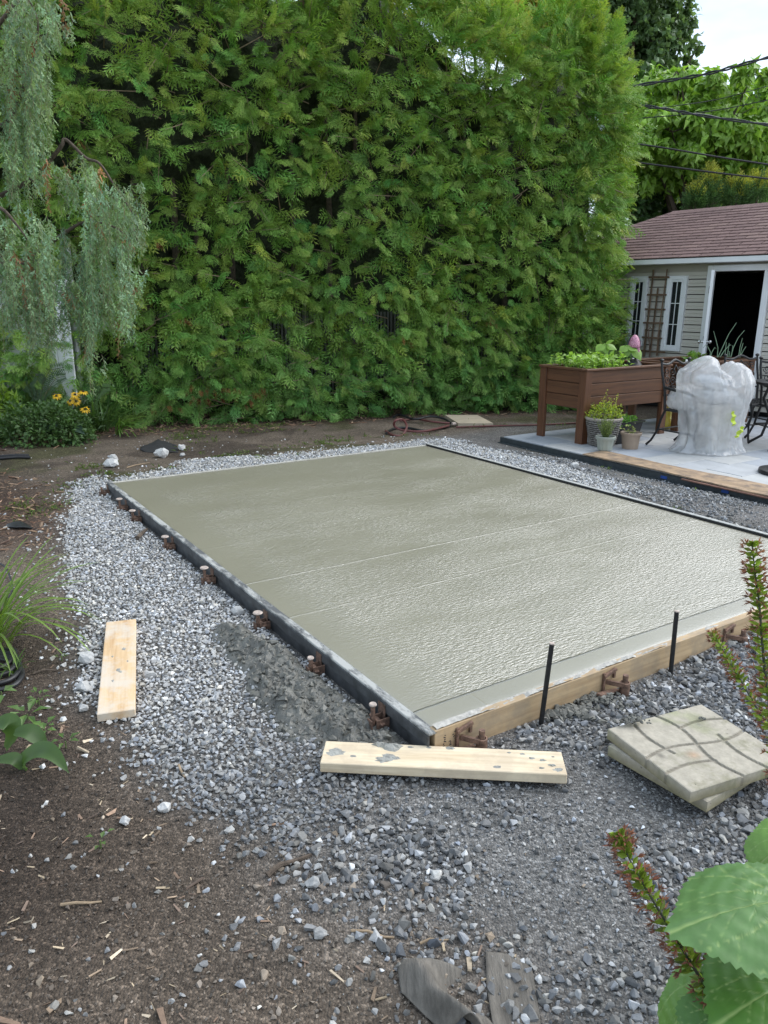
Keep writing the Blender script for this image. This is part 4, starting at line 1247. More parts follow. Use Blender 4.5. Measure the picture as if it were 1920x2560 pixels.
MB().tube([(.02, 0, 0), (.02, 0, zm - .09)], .016, 10).build('stem', m_dk, orn, True)
mb = MB()
for sx in (-1, 1): mb.tube([(-.012 + sx * .08, .012, zm), (-.012 + sx * .073, .012, zm + .07), (-.012 + sx * .045, .012, zm + .13)], [.012, .013, .006], 8)
mb.build('wing', m_dk, orn, True)

# ================================================================== CHAIRS AND TABLE
def spiral(mb, c, r, turns, flip, u, w, n_=22, rad=.006, a0=0):
    pts = []
    for k in range(n_):
        f = k / (n_ - 1); an = a0 + flip * f * turns * 2 * PI; q = r * (1 - .78 * f)
        pts.append(Vector(c) + Vector(u) * q * math.cos(an) + Vector(w) * q * math.sin(an))
    mb.tube(pts, rad, 5)
def chair_parts(root):
    """cast metal armchair; faces local -y, back at +y"""
    W, Dp, SH, BH = .24, .21, .44, .98
    tl = .10
    for sx in (-1, 1):
        MB().tube([(sx * W, Dp, SH), (sx * (W + .005), Dp + .02, SH + .2), (sx * (W + .01), Dp + tl * .8, BH - .12), (sx * (W + .01), Dp + tl, BH)], [.016, .015, .014, .013], 8).build('back_post', M['iron'], root, True)
        MB().lathe([(.012, 0), (.022, .006), (.026, .018), (.016, .03), (.004, .034)], 12, (sx * (W + .01), Dp + tl, BH - .005)).build('finial', M['iron'], root, True)
        MB().tube([(sx * W, Dp - .01, SH), (sx * W, Dp + .04, SH - .12), (sx * (W + .01), Dp + .06, .2), (sx * (W + .02), Dp + .13, .07), (sx * (W + .02), Dp + .19, .012)], [.015, .014, .013, .013, .015], 8).build('leg', M['iron'], root, True)
        MB().tube([(sx * W, -Dp, SH), (sx * (W + .01), -Dp - .04, SH - .12), (sx * (W + .01), -Dp - .01, .2), (sx * (W + .01), -Dp - .03, .05), (sx * (W + .01), -Dp - .04, .012)], [.015, .014, .013, .013, .015], 8).build('leg', M['iron'], root, True)
        MB().tube([(sx * (W + .005), Dp + .03, SH + .25), (sx * (W + .03), .1, SH + .235), (sx * (W + .04), -.1, SH + .22), (sx * (W + .03), -.19, SH + .19), (sx * (W + .015), -.2, SH + .08), (sx * W, -.18, SH)], [.014, .016, .017, .015, .013, .013], 8).build('arm', M['iron'], root, True)
    fr = [(x, y, SH) for x, y in ((-W, -Dp), (W, -Dp), (W, Dp), (-W, Dp), (-W, -Dp))]
    mb = MB()
    for k in range(4): mb.tube([fr[k], fr[k + 1]], .014, 8)
    mb.tube([(-W - .01, Dp + .055, .21), (W + .01, Dp + .055, .21)], .009, 6); mb.tube([(-W - .01, -Dp - .01, .2), (W + .01, -Dp - .01, .2)], .009, 6)
    for sx in (-1, 1): mb.tube([(sx * (W + .01), Dp + .055, .21), (sx * (W + .01), -Dp - .01, .2)], .009, 6)
    mb.build('seat_frame', M['iron'], root, True)
    mb = MB()
    for k in range(-5, 6):
        mb.box((k * .045, 0, SH), (.010, 2 * Dp, .008)); mb.box((0, k * .043, SH), (2 * W, .010, .0078))
    mb.build('seat', M['iron'], root)
    mb = MB()
    yb = lambda z: Dp + .02 + tl * ((z - SH) / (BH - SH)) ** 1.3 * .85
    top = []
    for k in range(17):
        f = k / 16 * 2 - 1
        z = BH - .03 + .035 * math.cos(f * PI * .5) ** 2 - .025 * math.sin(abs(f) * PI) ** 2
        top.append((f * (W + .01), yb(z), z))
    mb.tube(top, .014, 8)
    mb.tube([(-W, yb(SH + .16), SH + .16), (W, yb(SH + .16), SH + .16)], .010, 6)
    mb.build('back_rail', M['iron'], root, True)
    mb = MB()
    for sx in (-1, 1):
        for (cx, cz, r, fl, a0) in ((.07, .86, .05, 1, 0), (.17, .86, .048, -1, PI), (.07, .75, .052, -1, 0), (.17, .76, .05, 1, 2), (.12, .68, .045, 1, 1), (.20, .67, .035, -1, 0), (.04, .66, .04, 1, 3)):
            spiral(mb, (sx * cx, yb(cz), cz), r, 1.4, fl * sx, (1, 0, 0), (0, .2, .98), a0=a0, rad=.0055)
    mb.tube([(0, yb(.93), .93), (.035, yb(.87), .88), (0, yb(.8), .8), (-.035, yb(.87), .88), (0, yb(.93), .93)], .007, 6)
    mb.tube([(0, yb(.8), .8), (0, yb(SH + .16), SH + .16)], .006, 5)
    mb.build('scrollwork', M['iron'], root, True)
p = wf(6.35, 3.80, PT)
ch1 = thing('patio_chair', 'dark cast-metal armchair half covered by the clear plastic sheet', 'chair', (0, 0, 0), 0, 'cast-metal chairs round the table')
chair_parts(ch1)
rl, rr = at(1623, 1109, PT), at(1707, 1101, PT)
mid = (rl + rr) / 2
ca = TH
off = Vector((0, .43)); 
ch1.location = (mid[0] + math.sin(ca) * .43 - .11, mid[1] - math.cos(ca) * .43 - .04, PT); ch1.rotation_euler = (0, 0, ca)
c2 = copy_tree(ch1); c2['label'] = 'dark cast-metal armchair with its back to the second planter'
q = atY(1860, 893, 9.75); c2.location = (q[0] + .06, q[1] - .30, PT); c2.rotation_euler = (0, 0, TH * .55)
c3 = copy_tree(ch1); c3['label'] = 'dark cast-metal armchair cut by the right edge, behind the round table'
q = atY(1905, 925, 9.3); c3.location = (q[0] + .26, q[1] - .28, PT); c3.rotation_euler = (0, 0, TH * .1 + .1)
q = atY(1952, 955, 8.75)
tb = thing('patio_table', 'round dark cast-metal table top at the right edge', 'table', (q[0] + .1, q[1], PT), .3)
TZ = q[2] - PT
MB().lathe([(.001, TZ - .012), (.34, TZ - .012), (.35, TZ - .03), (.36, TZ - .026), (.362, TZ), (.35, TZ + .004), (.001, TZ + .004)], 48).build('table_top', M['iron'], tb, True)
mb = MB()
for k in range(14):
    an = 2 * PI * k / 14
    spiral(mb, (.2 * math.cos(an), .2 * math.sin(an), TZ + .006), .06, 1.2, 1 if k % 2 else -1, (1, 0, 0), (0, 1, 0), rad=.006, n_=16)
mb.build('scrollwork', M['iron'], tb, True)
for k in range(4):
    an = 2 * PI * k / 4 + .5
    c_, s_ = math.cos(an), math.sin(an)
    MB().tube([(.2 * c_, .2 * s_, TZ - .03), (.25 * c_, .25 * s_, TZ - .2), (.16 * c_, .16 * s_, .35), (.22 * c_, .22 * s_, .12), (.36 * c_, .36 * s_, .015)], [.016, .017, .015, .016, .018], 8).build('leg', M['iron'], tb, True)
MB().lathe([(.10, .33), (.15, .335), (.15, .35), (.10, .35), (.1, .33)], 24, cap=False).build('lower_ring', M['iron'], tb, True)
q = at(1925, 1190, PT)
ub = thing('umbrella_base', 'edge of a dark round base standing on the patio at the right edge', 'umbrella base', (q[0] + .2, q[1] + .1, PT))
MB().lathe([(.24, 0), (.25, .015), (.245, .04), (.1, .06), (.04, .08)], 32).build('disc', M['iron'], ub, True)
MB().tube([(0, 0, .05), (0, 0, .4)], .024, 12).build('tube', M['iron'], ub, True)

# ================================================================== CLEAR PLASTIC SHEET
m, n, b, o = _mat('clear_sheet')
b.inputs['Base Color'].default_value = (.72, .73, .75, 1); b.inputs['Roughness'].default_value = .14
b.inputs['Specular IOR Level'].default_value = .8
tr = n.nodes.new('ShaderNodeBsdfTransparent'); tl_ = n.nodes.new('ShaderNodeBsdfTranslucent'); tl_.inputs['Color'].default_value = (.85, .85, .84, 1)
m1 = n.nodes.new('ShaderNodeMixShader'); m1.inputs[0].default_value = .4
m2 = n.nodes.new('ShaderNodeMixShader')
fz = _noise(n, 'Object', 4, 3, .5)
n.links.new(_ramp(n, fz, [(.3, .30), (.7, .62)]), m2.inputs[0])
gl_ = n.nodes.new('ShaderNodeBsdfGlossy'); gl_.inputs['Roughness'].default_value = .16; gl_.inputs['Color'].default_value = (.9, .92, .95, 1)
m0 = n.nodes.new('ShaderNodeMixShader'); m0.inputs[0].default_value = .14
n.links.new(b.outputs[0], m0.inputs[1]); n.links.new(gl_.outputs[0], m0.inputs[2])
n.links.new(m0.outputs[0], m1.inputs[1]); n.links.new(tl_.outputs[0], m1.inputs[2])
n.links.new(m1.outputs[0], m2.inputs[1]); n.links.new(tr.outputs[0], m2.inputs[2]); n.links.new(m2.outputs[0], o.inputs['Surface'])
hs = None
for sc_, am_ in ((4.5, 1.0), (10.0, .45), (21.0, .2)):
    vo = n.nodes.new('ShaderNodeTexVoronoi'); vo.feature = 'DISTANCE_TO_EDGE'; vo.inputs['Scale'].default_value = sc_
    tcn = n.nodes.new('ShaderNodeTexCoord'); mpn = n.nodes.new('ShaderNodeMapping'); mpn.inputs['Scale'].default_value = (1, 1, .55); mpn.inputs['Rotation'].default_value = (.3, .5, sc_)
    n.links.new(tcn.outputs['Object'], mpn.inputs['Vector']); n.links.new(mpn.outputs['Vector'], vo.inputs['Vector'])
    q_ = _math(n, 'MULTIPLY', vo.outputs['Distance'], am_); hs = q_ if hs is None else _math(n, 'ADD', hs, q_)
_bump(n, b, hs, .7, .07)
n.links.new(b.inputs['Normal'].links[0].from_socket, gl_.inputs['Normal'])
M['sheet'] = m
bc = at(1782, 1134, PT)
bag = thing('plastic_sheet', 'clear plastic sheet draped over a bulky shape beside the chair', 'plastic sheet', (bc[0], bc[1] + .15, PT), TH * .2)
NA, NK = 150, 96
an = np.linspace(0, 2 * PI, NA, endpoint=False); kz = np.linspace(0, 1, NK)
A2_, K2 = np.meshgrid(an, kz)
A2_ = A2_ + 0.0 * (K2 > 0)
ca_, sa_ = np.cos(A2_), np.sin(A2_)
# outline: flared foot, waist, wide shoulder, rounded top with two humps
zprof = np.interp(kz, [0, .1, .25, .45, .62, .78, .9, 1], [0, .10, .30, .56, .76, .90, .95, .96])
rprof = np.interp(kz, [0, .06, .14, .3, .5, .64, .78, .9, 1], [.40, .36, .335, .35, .40, .405, .33, .17, .0])
rx = rprof[:, None] * np.ones_like(A2_)
lob = 1 + .10 * (fbm(np.cos(A2_) * 1.6 + 5, np.sin(A2_) * 1.6 + K2 * 1.2, 3, 5) - .5) * 2 * sm(0, .1, K2)
fold = np.abs(((A2_ * 1.9 + 1.3 * fbm(np.cos(A2_) * 2 + 4, K2 * 2.2 + np.sin(A2_), 3, 8) * 2 + K2 * .8) % 1) * 2 - 1)
cre = np.abs(((A2_ * 1.3 - K2 * 2.6 + 1.2 * fbm(np.cos(A2_) * 2 + 9, K2 * 3 + np.sin(A2_) * 2, 2, 28)) % 1) * 2 - 1)
disp = .040 * (fold - .5) * (1 - .5 * sm(.5, .9, K2)) + .016 * (cre - .5)
rr_ = rx * lob + disp * sm(0, .05, 1 - K2)
Xb = rr_ * ca_; Yb = (rr_ * .8) * sa_
Zb = zprof[:, None] + (fbm(np.cos(A2_) * 2 + 3, np.sin(A2_) * 2 + K2 * 6, 3, 15) - .5) * .05 * sm(.05, .3, K2)
topw = sm(.5, .95, K2)
Zb = Zb + topw * (.10 * np.exp(-((Xb + .10) / .11) ** 2) + .055 * np.exp(-((Xb - .20) / .12) ** 2) - .10 * np.exp(-((Xb - .04) / .07) ** 2))
Xb = Xb - .10 * sm(.5, .9, K2) * (Xb < 0) * np.exp(-((K2 - .72) / .16) ** 2)
sk = 1 - sm(0, .08, K2)
rag = fbm(np.cos(A2_) * 3 + 5, np.sin(A2_) * 3, 3, 18) * 2 - .7
Xb = Xb * (1 + .16 * sk * rag); Yb = Yb * (1 + .16 * sk * rag)
Zb = np.maximum(Zb, .004 + .02 * sk * fbm(A2_ * 9, K2 * 30, 2, 3))
V = np.stack([Xb, Yb, Zb], -1).reshape(-1, 3)
jj, ii = np.meshgrid(np.arange(NK - 1), np.arange(NA), indexing='ij')
a_, b_, c_, d_ = [x_.ravel() for x_ in (jj * NA + ii, jj * NA + (ii + 1) % NA, (jj + 1) * NA + (ii + 1) % NA, (jj + 1) * NA + ii)]
flip = rng.random(len(a_)) < .5
F = np.concatenate([np.where(flip[:, None], np.stack([a_, b_, c_], 1), np.stack([a_, b_, d_], 1)), np.where(flip[:, None], np.stack([a_, c_, d_], 1), np.stack([b_, c_, d_], 1))])
npmesh('sheet', V, F, M['sheet'], None, bag, True)
# flap that hangs back over the chair seat
nn_ = 50
u = np.linspace(0, 1, nn_); U_, V_ = np.meshgrid(u, u)
an_ = U_ * 2 * PI; el_ = (V_ - .5) * PI
rad_ = 1 + .5 * (np.abs(fbm(np.cos(an_) * 1.8 + 4, np.sin(an_) * 1.8 + V_ * 4, 4, 44) - .5) - .12) + .10 * np.abs(np.sin(an_ * 5 + V_ * 7))
cs_ = np.array(ch1.location) - np.array(bag.location)
Xf = .20 * rad_ * np.cos(an_) * np.cos(el_); Yf = .18 * rad_ * np.sin(an_) * np.cos(el_); Zf = np.maximum(.55 + .15 * rad_ * np.sin(el_) - PT + .05, .452)
ra_ = bag.rotation_euler.z; cx_ = cs_[0] * math.cos(ra_) + cs_[1] * math.sin(ra_); cy_ = -cs_[0] * math.sin(ra_) + cs_[1] * math.cos(ra_)
Xf = Xf + cx_ - .07; Yf = Yf + cy_ + .06
jj, ii = np.meshgrid(np.arange(nn_ - 1), np.arange(nn_ - 1), indexing='ij'); q = (jj * nn_ + ii).ravel()
npmesh('bulge', np.stack([Xf, Yf, Zf], -1).reshape(-1, 3), np.stack([q, q + 1, q + nn_ + 1, q + nn_], 1), M['sheet'], None, bag, True)
m_tape = plain('lime_tape', (.5, .62, .06), .5, .15, 30, .2, 60)
for (x_, z_, rz_, l_) in ((.06, .42, .15, .16), (.155, .27, -.55, .14)):
    mb = MB(); pts = []
    for k in range(7):
        f = k / 6 - .5
        for sx in (-1, 1):
            w_ = .024 * (1 - abs(f) * .7) * random.uniform(.8, 1.2)
            pts.append((x_ + f * l_ * math.sin(rz_) + sx * w_ * math.cos(rz_), -.335 + .02 * math.sin(k * 2.2) - .0 + .06 * (x_ - .06), z_ - f * l_ * math.cos(rz_) + sx * w_ * math.sin(rz_)))
    mb.add(pts, [(2 * k, 2 * k + 1, 2 * k + 3, 2 * k + 2) for k in range(6)])
    o = mb.build('tape', m_tape, bag)
    s_ = o.modifiers.new('thickness', 'SOLIDIFY'); s_.thickness = .003
# what stands underneath: a folded stack of cushions on a box
ins = thing('covered_stack', 'grey boxy stack standing underneath the clear plastic sheet', 'stack', (bc[0], bc[1] + .19, PT), TH)
MB().box((0, 0, .27), (.36, .32, .54), bev=.03).build('box', plain('grey_card', (.42, .40, .36), .9, .1, 5, .1, 30), ins)
MB().box((.02, 0, .62), (.44, .38, .13), bev=.05).build('cushion', plain('grey_cushion', (.42, .43, .44), .9, .1, 5, .2, 60), ins)
MB().box((-.06, 0, .77), (.3, .3, .12), Matrix.Rotation(.3, 3, 'Y'), bev=.05).build('cushion', plain('pale_cushion', (.55, .56, .58), .9, .1, 5, .2, 60), ins)

# ================================================================== SHED
D0 = np.array([4.867, 12.0]); WD = unit(np.array([-.605, .796])); WN = np.array([-WD[1], WD[0]])   # along the wall going left; WN outward
if WN @ (-D0) < 0: WN = -WN
SANG = math.atan2(-WD[1], -WD[0])      # local +x goes right along the wall, local -y is outward
def wl(px_, py_, out=0.0):
    """photo pixel -> (x along the wall to the right of the door, z) on the plane `out` in front of the wall"""
    d = _ray(px_, py_); o2 = D0 + WN * out
    t = ((o2 - CAM[:2]) @ WN) / (d[:2] @ WN)
    p = CAM + d * t
    return float((p[:2] - o2) @ (-WD)), float(p[2])
shed = thing('garden_shed', 'beige vinyl-sided garden shed with brown shingle roof and open door', 'shed', (D0[0], D0[1], 0), SANG)
# local frame: x right along the wall, y inward, z up
_, z_soff = wl(1750, 657, .28)
OV = .28
z_eave = wl(1750, 644, OV)[1]
Wl, Wr = -2.9, 1.7
x_dl, z_dt = wl(1776, 664); x_dr = wl(1912, 690)[0] + .02
z_fl = .12
# siding
zs0, pitch_ = .14, None
zA, zB = wl(1740, 680)[1], wl(1740, 851)[1]
pitch_ = (zA - zB) / 9.0
M['shade_felt'] = plain('gap_shade_felt', (.05, .046, .042), .95, .2, 8, .3, 60)  # dark tone: painted shade in the siding gaps, felt under the roof shingles
meshes = {}
def siding(x0, x1, z0, z1):
    zt = z1
    while zt > z0 + .02:
        hgt = min(pitch_, zt - z0); key = (round(x1 - x0, 3), round(hgt, 3))
        if key not in meshes:
            L_ = x1 - x0
            g_ = .013; prof = [(0, g_ + .012), (-.020, g_), (-.026, g_ + .002), (-.024, hgt * .48), (-.012, hgt * .54), (-.016, hgt * .6), (-.010, hgt), (0, hgt)]
            vs = [(0, y_, z_) for y_, z_ in prof] + [(L_, y_, z_) for y_, z_ in prof]
            k_ = len(prof)
            fs = [(i, (i + 1) % k_, k_ + (i + 1) % k_, k_ + i) for i in range(k_)] + [tuple(range(k_)), tuple(range(k_, 2 * k_))]
            o_ = MB().add(vs, fs).build('siding_plank', M['vinyl'], shed); meshes[key] = o_.data
        else: o_ = link(bpy.data.objects.new('siding_plank', meshes[key]), shed)
        o_.location = (x0, 0, zt - hgt); zt -= pitch_
z_top = zA + pitch_ * 1.0
siding(Wl, x_dl - .002, z_fl, zA); siding(x_dr + .09, Wr, z_fl, zA)
MB().box(((Wl + Wr) / 2, .02, (zA + z_soff) / 2 + .02), (Wr - Wl, .05, z_soff - zA + .04)).build('frieze', plain('frieze_vinyl', (.40, .37, .32), .5, .05, 3, .05, 30), shed)
MB().box(((Wl + x_dl) / 2, .05, (z_fl + zA) / 2), (x_dl - Wl, .08, zA - z_fl)).build('wall', M['shade_felt'], shed)  # coloured dark so the gaps read as shade under each siding lip
MB().box(((Wr + x_dr) / 2 + .03, .05, (z_fl + zA) / 2), (Wr - x_dr - .06, .08, zA - z_fl)).build('wall', M['shade_felt'], shed)
DEP = 2.9
mb = MB()
mb.box((Wl + .04, DEP / 2 + .1, z_top / 2), (.08, DEP, z_top)); mb.box((Wr - .04, DEP / 2 + .1, z_top / 2), (.08, DEP, z_top))
mb.box(((Wl + Wr) / 2, DEP + .1, z_top / 2), (Wr - Wl, .08, z_top))
mb.build('outer_wall', M['vinyl'], shed)
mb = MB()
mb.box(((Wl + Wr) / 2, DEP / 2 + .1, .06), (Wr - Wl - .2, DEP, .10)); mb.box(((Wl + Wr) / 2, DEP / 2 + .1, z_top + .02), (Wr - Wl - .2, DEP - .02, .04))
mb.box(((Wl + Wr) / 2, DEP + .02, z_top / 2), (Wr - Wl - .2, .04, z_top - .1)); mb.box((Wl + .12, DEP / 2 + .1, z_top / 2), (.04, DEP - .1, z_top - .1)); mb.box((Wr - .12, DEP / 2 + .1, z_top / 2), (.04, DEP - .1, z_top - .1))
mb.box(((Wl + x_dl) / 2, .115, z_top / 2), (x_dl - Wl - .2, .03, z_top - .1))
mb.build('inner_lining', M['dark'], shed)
# windows
def window(px4, say):
    (ax, az), (bx, bz), (cx, cz), (dx, dz) = [wl(x, y, .03) for x, y in px4]
    x0, x1, z1, z0 = (ax + cx) / 2, (bx + dx) / 2, (az + bz) / 2, (cz + dz) / 2
    w, h = x1 - x0, z1 - z0
    fr = MB(); t_ = .062
    for (cx_, cz_, sw, sh) in ((x0 + t_ / 2, (z0 + z1) / 2, t_, h), (x1 - t_ / 2, (z0 + z1) / 2, t_, h), ((x0 + x1) / 2, z1 - t_ / 2, w - 2 * t_ + .004, t_), ((x0 + x1) / 2, z0 + t_ / 2, w - 2 * t_ + .004, t_)):
        fr.box((cx_, -.034, cz_), (sw, .06, sh), bev=.006)
    ti = .03
    for (cx_, cz_, sw, sh) in ((x0 + t_ + ti / 2, (z0 + z1) / 2, ti, h - 2 * t_), (x1 - t_ - ti / 2, (z0 + z1) / 2, ti, h - 2 * t_), ((x0 + x1) / 2, z1 - t_ - ti / 2, w - 2 * t_ - 2 * ti, ti), ((x0 + x1) / 2, z0 + t_ + ti / 2, w - 2 * t_ - 2 * ti, ti)):
        fr.box((cx_, -.036, cz_), (sw, .04, sh), bev=.004)
    f = fr.build('window', M['white'], shed)
    f['label'] = say
    xi0, xi1, zi0, zi1 = x0 + t_ + ti, x1 - t_ - ti, z0 + t_ + ti, z1 - t_ - ti
    for r in range(3):
        for c in range(2):
            pw, ph = (xi1 - xi0) / 2, (zi1 - zi0) / 3
            MB().box((xi0 + pw * (c + .5), -.0315, zi0 + ph * (r + .5)), (pw - .002, .006, ph - .002)).build('pane', M['glass'], f)
    mb = MB(); mb.box(((xi0 + xi1) / 2, -.0385, (zi0 + zi1) / 2), (.011, .008, zi1 - zi0))
    for r in (1, 2): mb.box(((xi0 + xi1) / 2, -.0395, zi0 + (zi1 - zi0) * r / 3), (xi1 - xi0, .008, .011))
    mb.build('muntin', M['white'], f)
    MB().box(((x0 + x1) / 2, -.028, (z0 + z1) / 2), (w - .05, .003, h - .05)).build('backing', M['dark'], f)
window([(1582, 691), (1624, 690), (1563, 857), (1606, 870)], 'narrow white window beside the hedge, left of the trellis')
window([(1673, 690), (1723, 689), (1651, 876), (1699, 879)], 'narrow white window between trellis and door')
# door frame and open door leaf
jw = .085
df = MB()
df.box((x_dl + jw / 2, -.015, (z_fl + z_dt) / 2), (jw, .10, z_dt - z_fl), bev=.006)
df.box((x_dr + jw / 2 - .0, -.015, (z_fl + z_dt) / 2), (jw, .10, z_dt - z_fl), bev=.006)
df.box(((x_dl + x_dr + jw) / 2, -.014, z_dt - jw / 2), (x_dr - x_dl - jw + .004, .098, jw), bev=.006)
df.build('door_frame', M['white'], shed)
hx, hz0, hz1 = x_dl + jw + .004, z_fl + .02, z_dt - jw - .012
lw, ltk = .74, .042
e0 = wl(1800, 672, .70)
door = MB()
best = None
for dg in range(60, 125):                       # swing angle so that the free edge falls where it is seen
    an_ = math.radians(dg); ex = hx + lw * math.cos(an_); oy = lw * math.sin(an_)
    xx, zz = wl(1801, 690, oy)
    if best is None or abs(xx - ex) < best[0]: best = (abs(xx - ex), an_)
an_ = best[1]
Rd = Matrix.Rotation(-an_, 3, 'Z')
dl = link(bpy.data.objects.new('door', None), shed); dl.empty_display_size = .1
dl.location = (hx, -.05, 0); dl.rotation_euler = (0, 0, -an_)
mb = MB(); zc = (hz0 + hz1) / 2; hh = hz1 - hz0
for (cx_, cz_, sw, sh) in ((.055, zc, .11, hh), (lw - .055, zc, .11, hh), (lw / 2, hz1 - .06, lw - .22, .12), (lw / 2, hz0 + .12, lw - .22, .24), (lw / 2, hz0 + .9, lw - .22, .12)):
    mb.box((cx_, 0, cz_), (sw + .001, ltk, sh), bev=.003)
mb.build('leaf', M['white'], dl)
mb = MB(); mb.box((lw / 2, 0, zc + .45), (lw - .22, .02, hh / 2 - .1)); mb.box((lw / 2, 0, hz0 + .54), (lw - .22, .026, .62))
mb.build('panel', M['white'], dl)
for sy in (-1, 1):
    mb = MB(); R9 = Matrix.Rotation(PI / 2 * sy, 3, 'X')
    zk = wl(1775, 855, .6)[1]
    prof = [(.028, .021), (.028, .026), (.012, .03), (.011, .05), (.022, .058), (.029, .072), (.024, .088), (.002, .092)]
    vs, fs = [], []
    for i, (r, z) in enumerate(prof):
        for k in range(14):
            a_ = 2 * PI * k / 14; vs.append((lw - .06 + r * math.cos(a_), sy * z, zk + r * math.sin(a_)))
    for i in range(len(prof) - 1):
        for k in range(14): fs.append((i * 14 + k, i * 14 + (k + 1) % 14, (i + 1) * 14 + (k + 1) % 14, (i + 1) * 14 + k))
    MB().add(vs, fs).build('handle', M['chrome'], dl, True)
for zz in (hz0 + .25, zc, hz1 - .25):
    MB().tube([(hx - .012, -.075, zz - .05), (hx - .012, -.075, zz + .05)], .011, 8).build('hinge', M['iron'], shed, True)
# roof
rdep = 1.62
rx0, rz0 = wl(1686, 531, -rdep)
xl = rx0 - (rdep + OV)                          # hip: eave corner as far left as the ridge is deep
xr = Wr + .35
z_e = z_eave + .01
mb = MB()
mb.box(((xl + xr) / 2, -OV - .009, (z_soff + z_eave) / 2), (xr - xl, .018, z_eave - z_soff), bev=.003)
mb.box((xl - .0, (DEP) / 2, (z_soff + z_eave) / 2), (.018, DEP + 2 * OV, z_eave - z_soff - .002))
mb.build('fascia', M['white'], shed)
MB().box(((xl + xr) / 2, -OV / 2, z_soff + .006), (xr - xl - .04, OV - .02, .01)).build('soffit', M['white'], shed)
run = rdep + OV; rise = rz0 - z_e; slope = math.atan2(rise, run); slen = math.hypot(run, rise)
# deck
m_sh = []
for k, c_ in enumerate(((.19, .118, .108), (.21, .132, .12), (.17, .105, .096), (.225, .145, .128))):
    m_sh.append(plain('shingle_%s' % ('abcd'[k]), c_, .95, .2, 30, .6, 220, coord='Object'))
roof = MB()
P4 = [(xl, -OV - .02, z_e - .012), (xr, -OV - .02, z_e - .012), (xr, rdep, rz0 - .012), (rx0, rdep, rz0 - .012)]
roof.add(P4, [(0, 1, 2, 3)])
roof.add([(xl, -OV - .02, z_e - .012), (rx0, rdep, rz0 - .012), (xl, 2 * rdep + OV, z_e - .012)], [(0, 1, 2)])
roof.add([(xl, 2 * rdep + OV, z_e - .012), (rx0, rdep, rz0 - .012), (xr, rdep, rz0 - .012), (xr, 2 * rdep + OV, z_e - .012)], [(0, 1, 2, 3)])
ro = roof.build('roof', M['shade_felt'], shed)
nc = 17; ex = slen / nc
r_ = random.Random(9)
tabw = .33
def P_(x, v, lift=0.0):
    """point on the front roof slope: x along the eave, v up the slope, lift off it"""
    return (x, -OV - .02 + v * math.cos(slope) - lift * math.sin(slope), z_e + v * math.sin(slope) + lift * math.cos(slope))
for c in range(nc):
    v0, v1 = c * ex, (c + 1) * ex + .01
    off = (c * .42 % 1) * tabw
    x = xl - 1 - ((xl - 1 - off) % tabw)
    x = xl - tabw + off
    while x < xr:
        a0, a1 = max(x + .007, xl + v0 * math.cos(slope)), min(x + tabw - .007, xr)
        b0, b1 = max(x + .007, xl + v1 * math.cos(slope)), a1
        if a1 - a0 > .03:
            b0 = min(b0, b1 - .002)
            vs = [P_(a0, v0, 0), P_(a1, v0, 0), P_(b1, v1, 0), P_(b0, v1, 0), P_(a0, v0, .012), P_(a1, v0, .012), P_(b1, v1, .001), P_(b0, v1, .001)]
            fs = [(4, 5, 6, 7), (0, 1, 5, 4), (1, 2, 6, 5), (3, 0, 4, 7), (2, 3, 7, 6)]
            MB().add(vs, fs).build('shingle', m_sh[r_.choice((0, 0, 1, 1, 2, 3))], ro)
        x += tabw
# ridge and hip caps
n_cap = int((xr - rx0) / .145)
for k in range(n_cap + 1):
    x0 = rx0 - .03 + k * .145
    MB().add([(x0, rdep - .15, rz0 - .15 * math.tan(slope) * .95 + .016), (x0 + .16, rdep - .15, rz0 - .15 * math.tan(slope) * .95 + .014), (x0 + .16, rdep, rz0 + .022), (x0, rdep, rz0 + .026),
              (x0 + .16, rdep + .15, rz0 - .12), (x0, rdep + .15, rz0 - .12)], [(0, 1, 2, 3), (3, 2, 4, 5)]).build('ridge_cap', m_sh[r_.choice((0, 1))], ro)
hA, hB = Vector((xl, -OV - .02, z_e)), Vector((rx0, rdep, rz0)); nh = int((hB - hA).length / .16)
for k in range(nh):
    c0_, c1_ = hA.lerp(hB, k / nh), hA.lerp(hB, (k + 1.08) / nh)
    d1 = Vector((.15, -.0, -.0)); d2 = Vector((0, .15, 0))
    MB().add([tuple(c0_ + Vector((.13, -.0, .012))), tuple(c1_ + Vector((.13, 0, .010))), tuple(c1_ + Vector((0, 0, .020))), tuple(c0_ + Vector((0, 0, .026))), tuple(c1_ + Vector((-.0, .13, .010))), tuple(c0_ + Vector((0, .13, .012)))],
             [(0, 1, 2, 3), (3, 2, 4, 5)]).build('hip_cap', m_sh[r_.choice((0, 1))], ro)
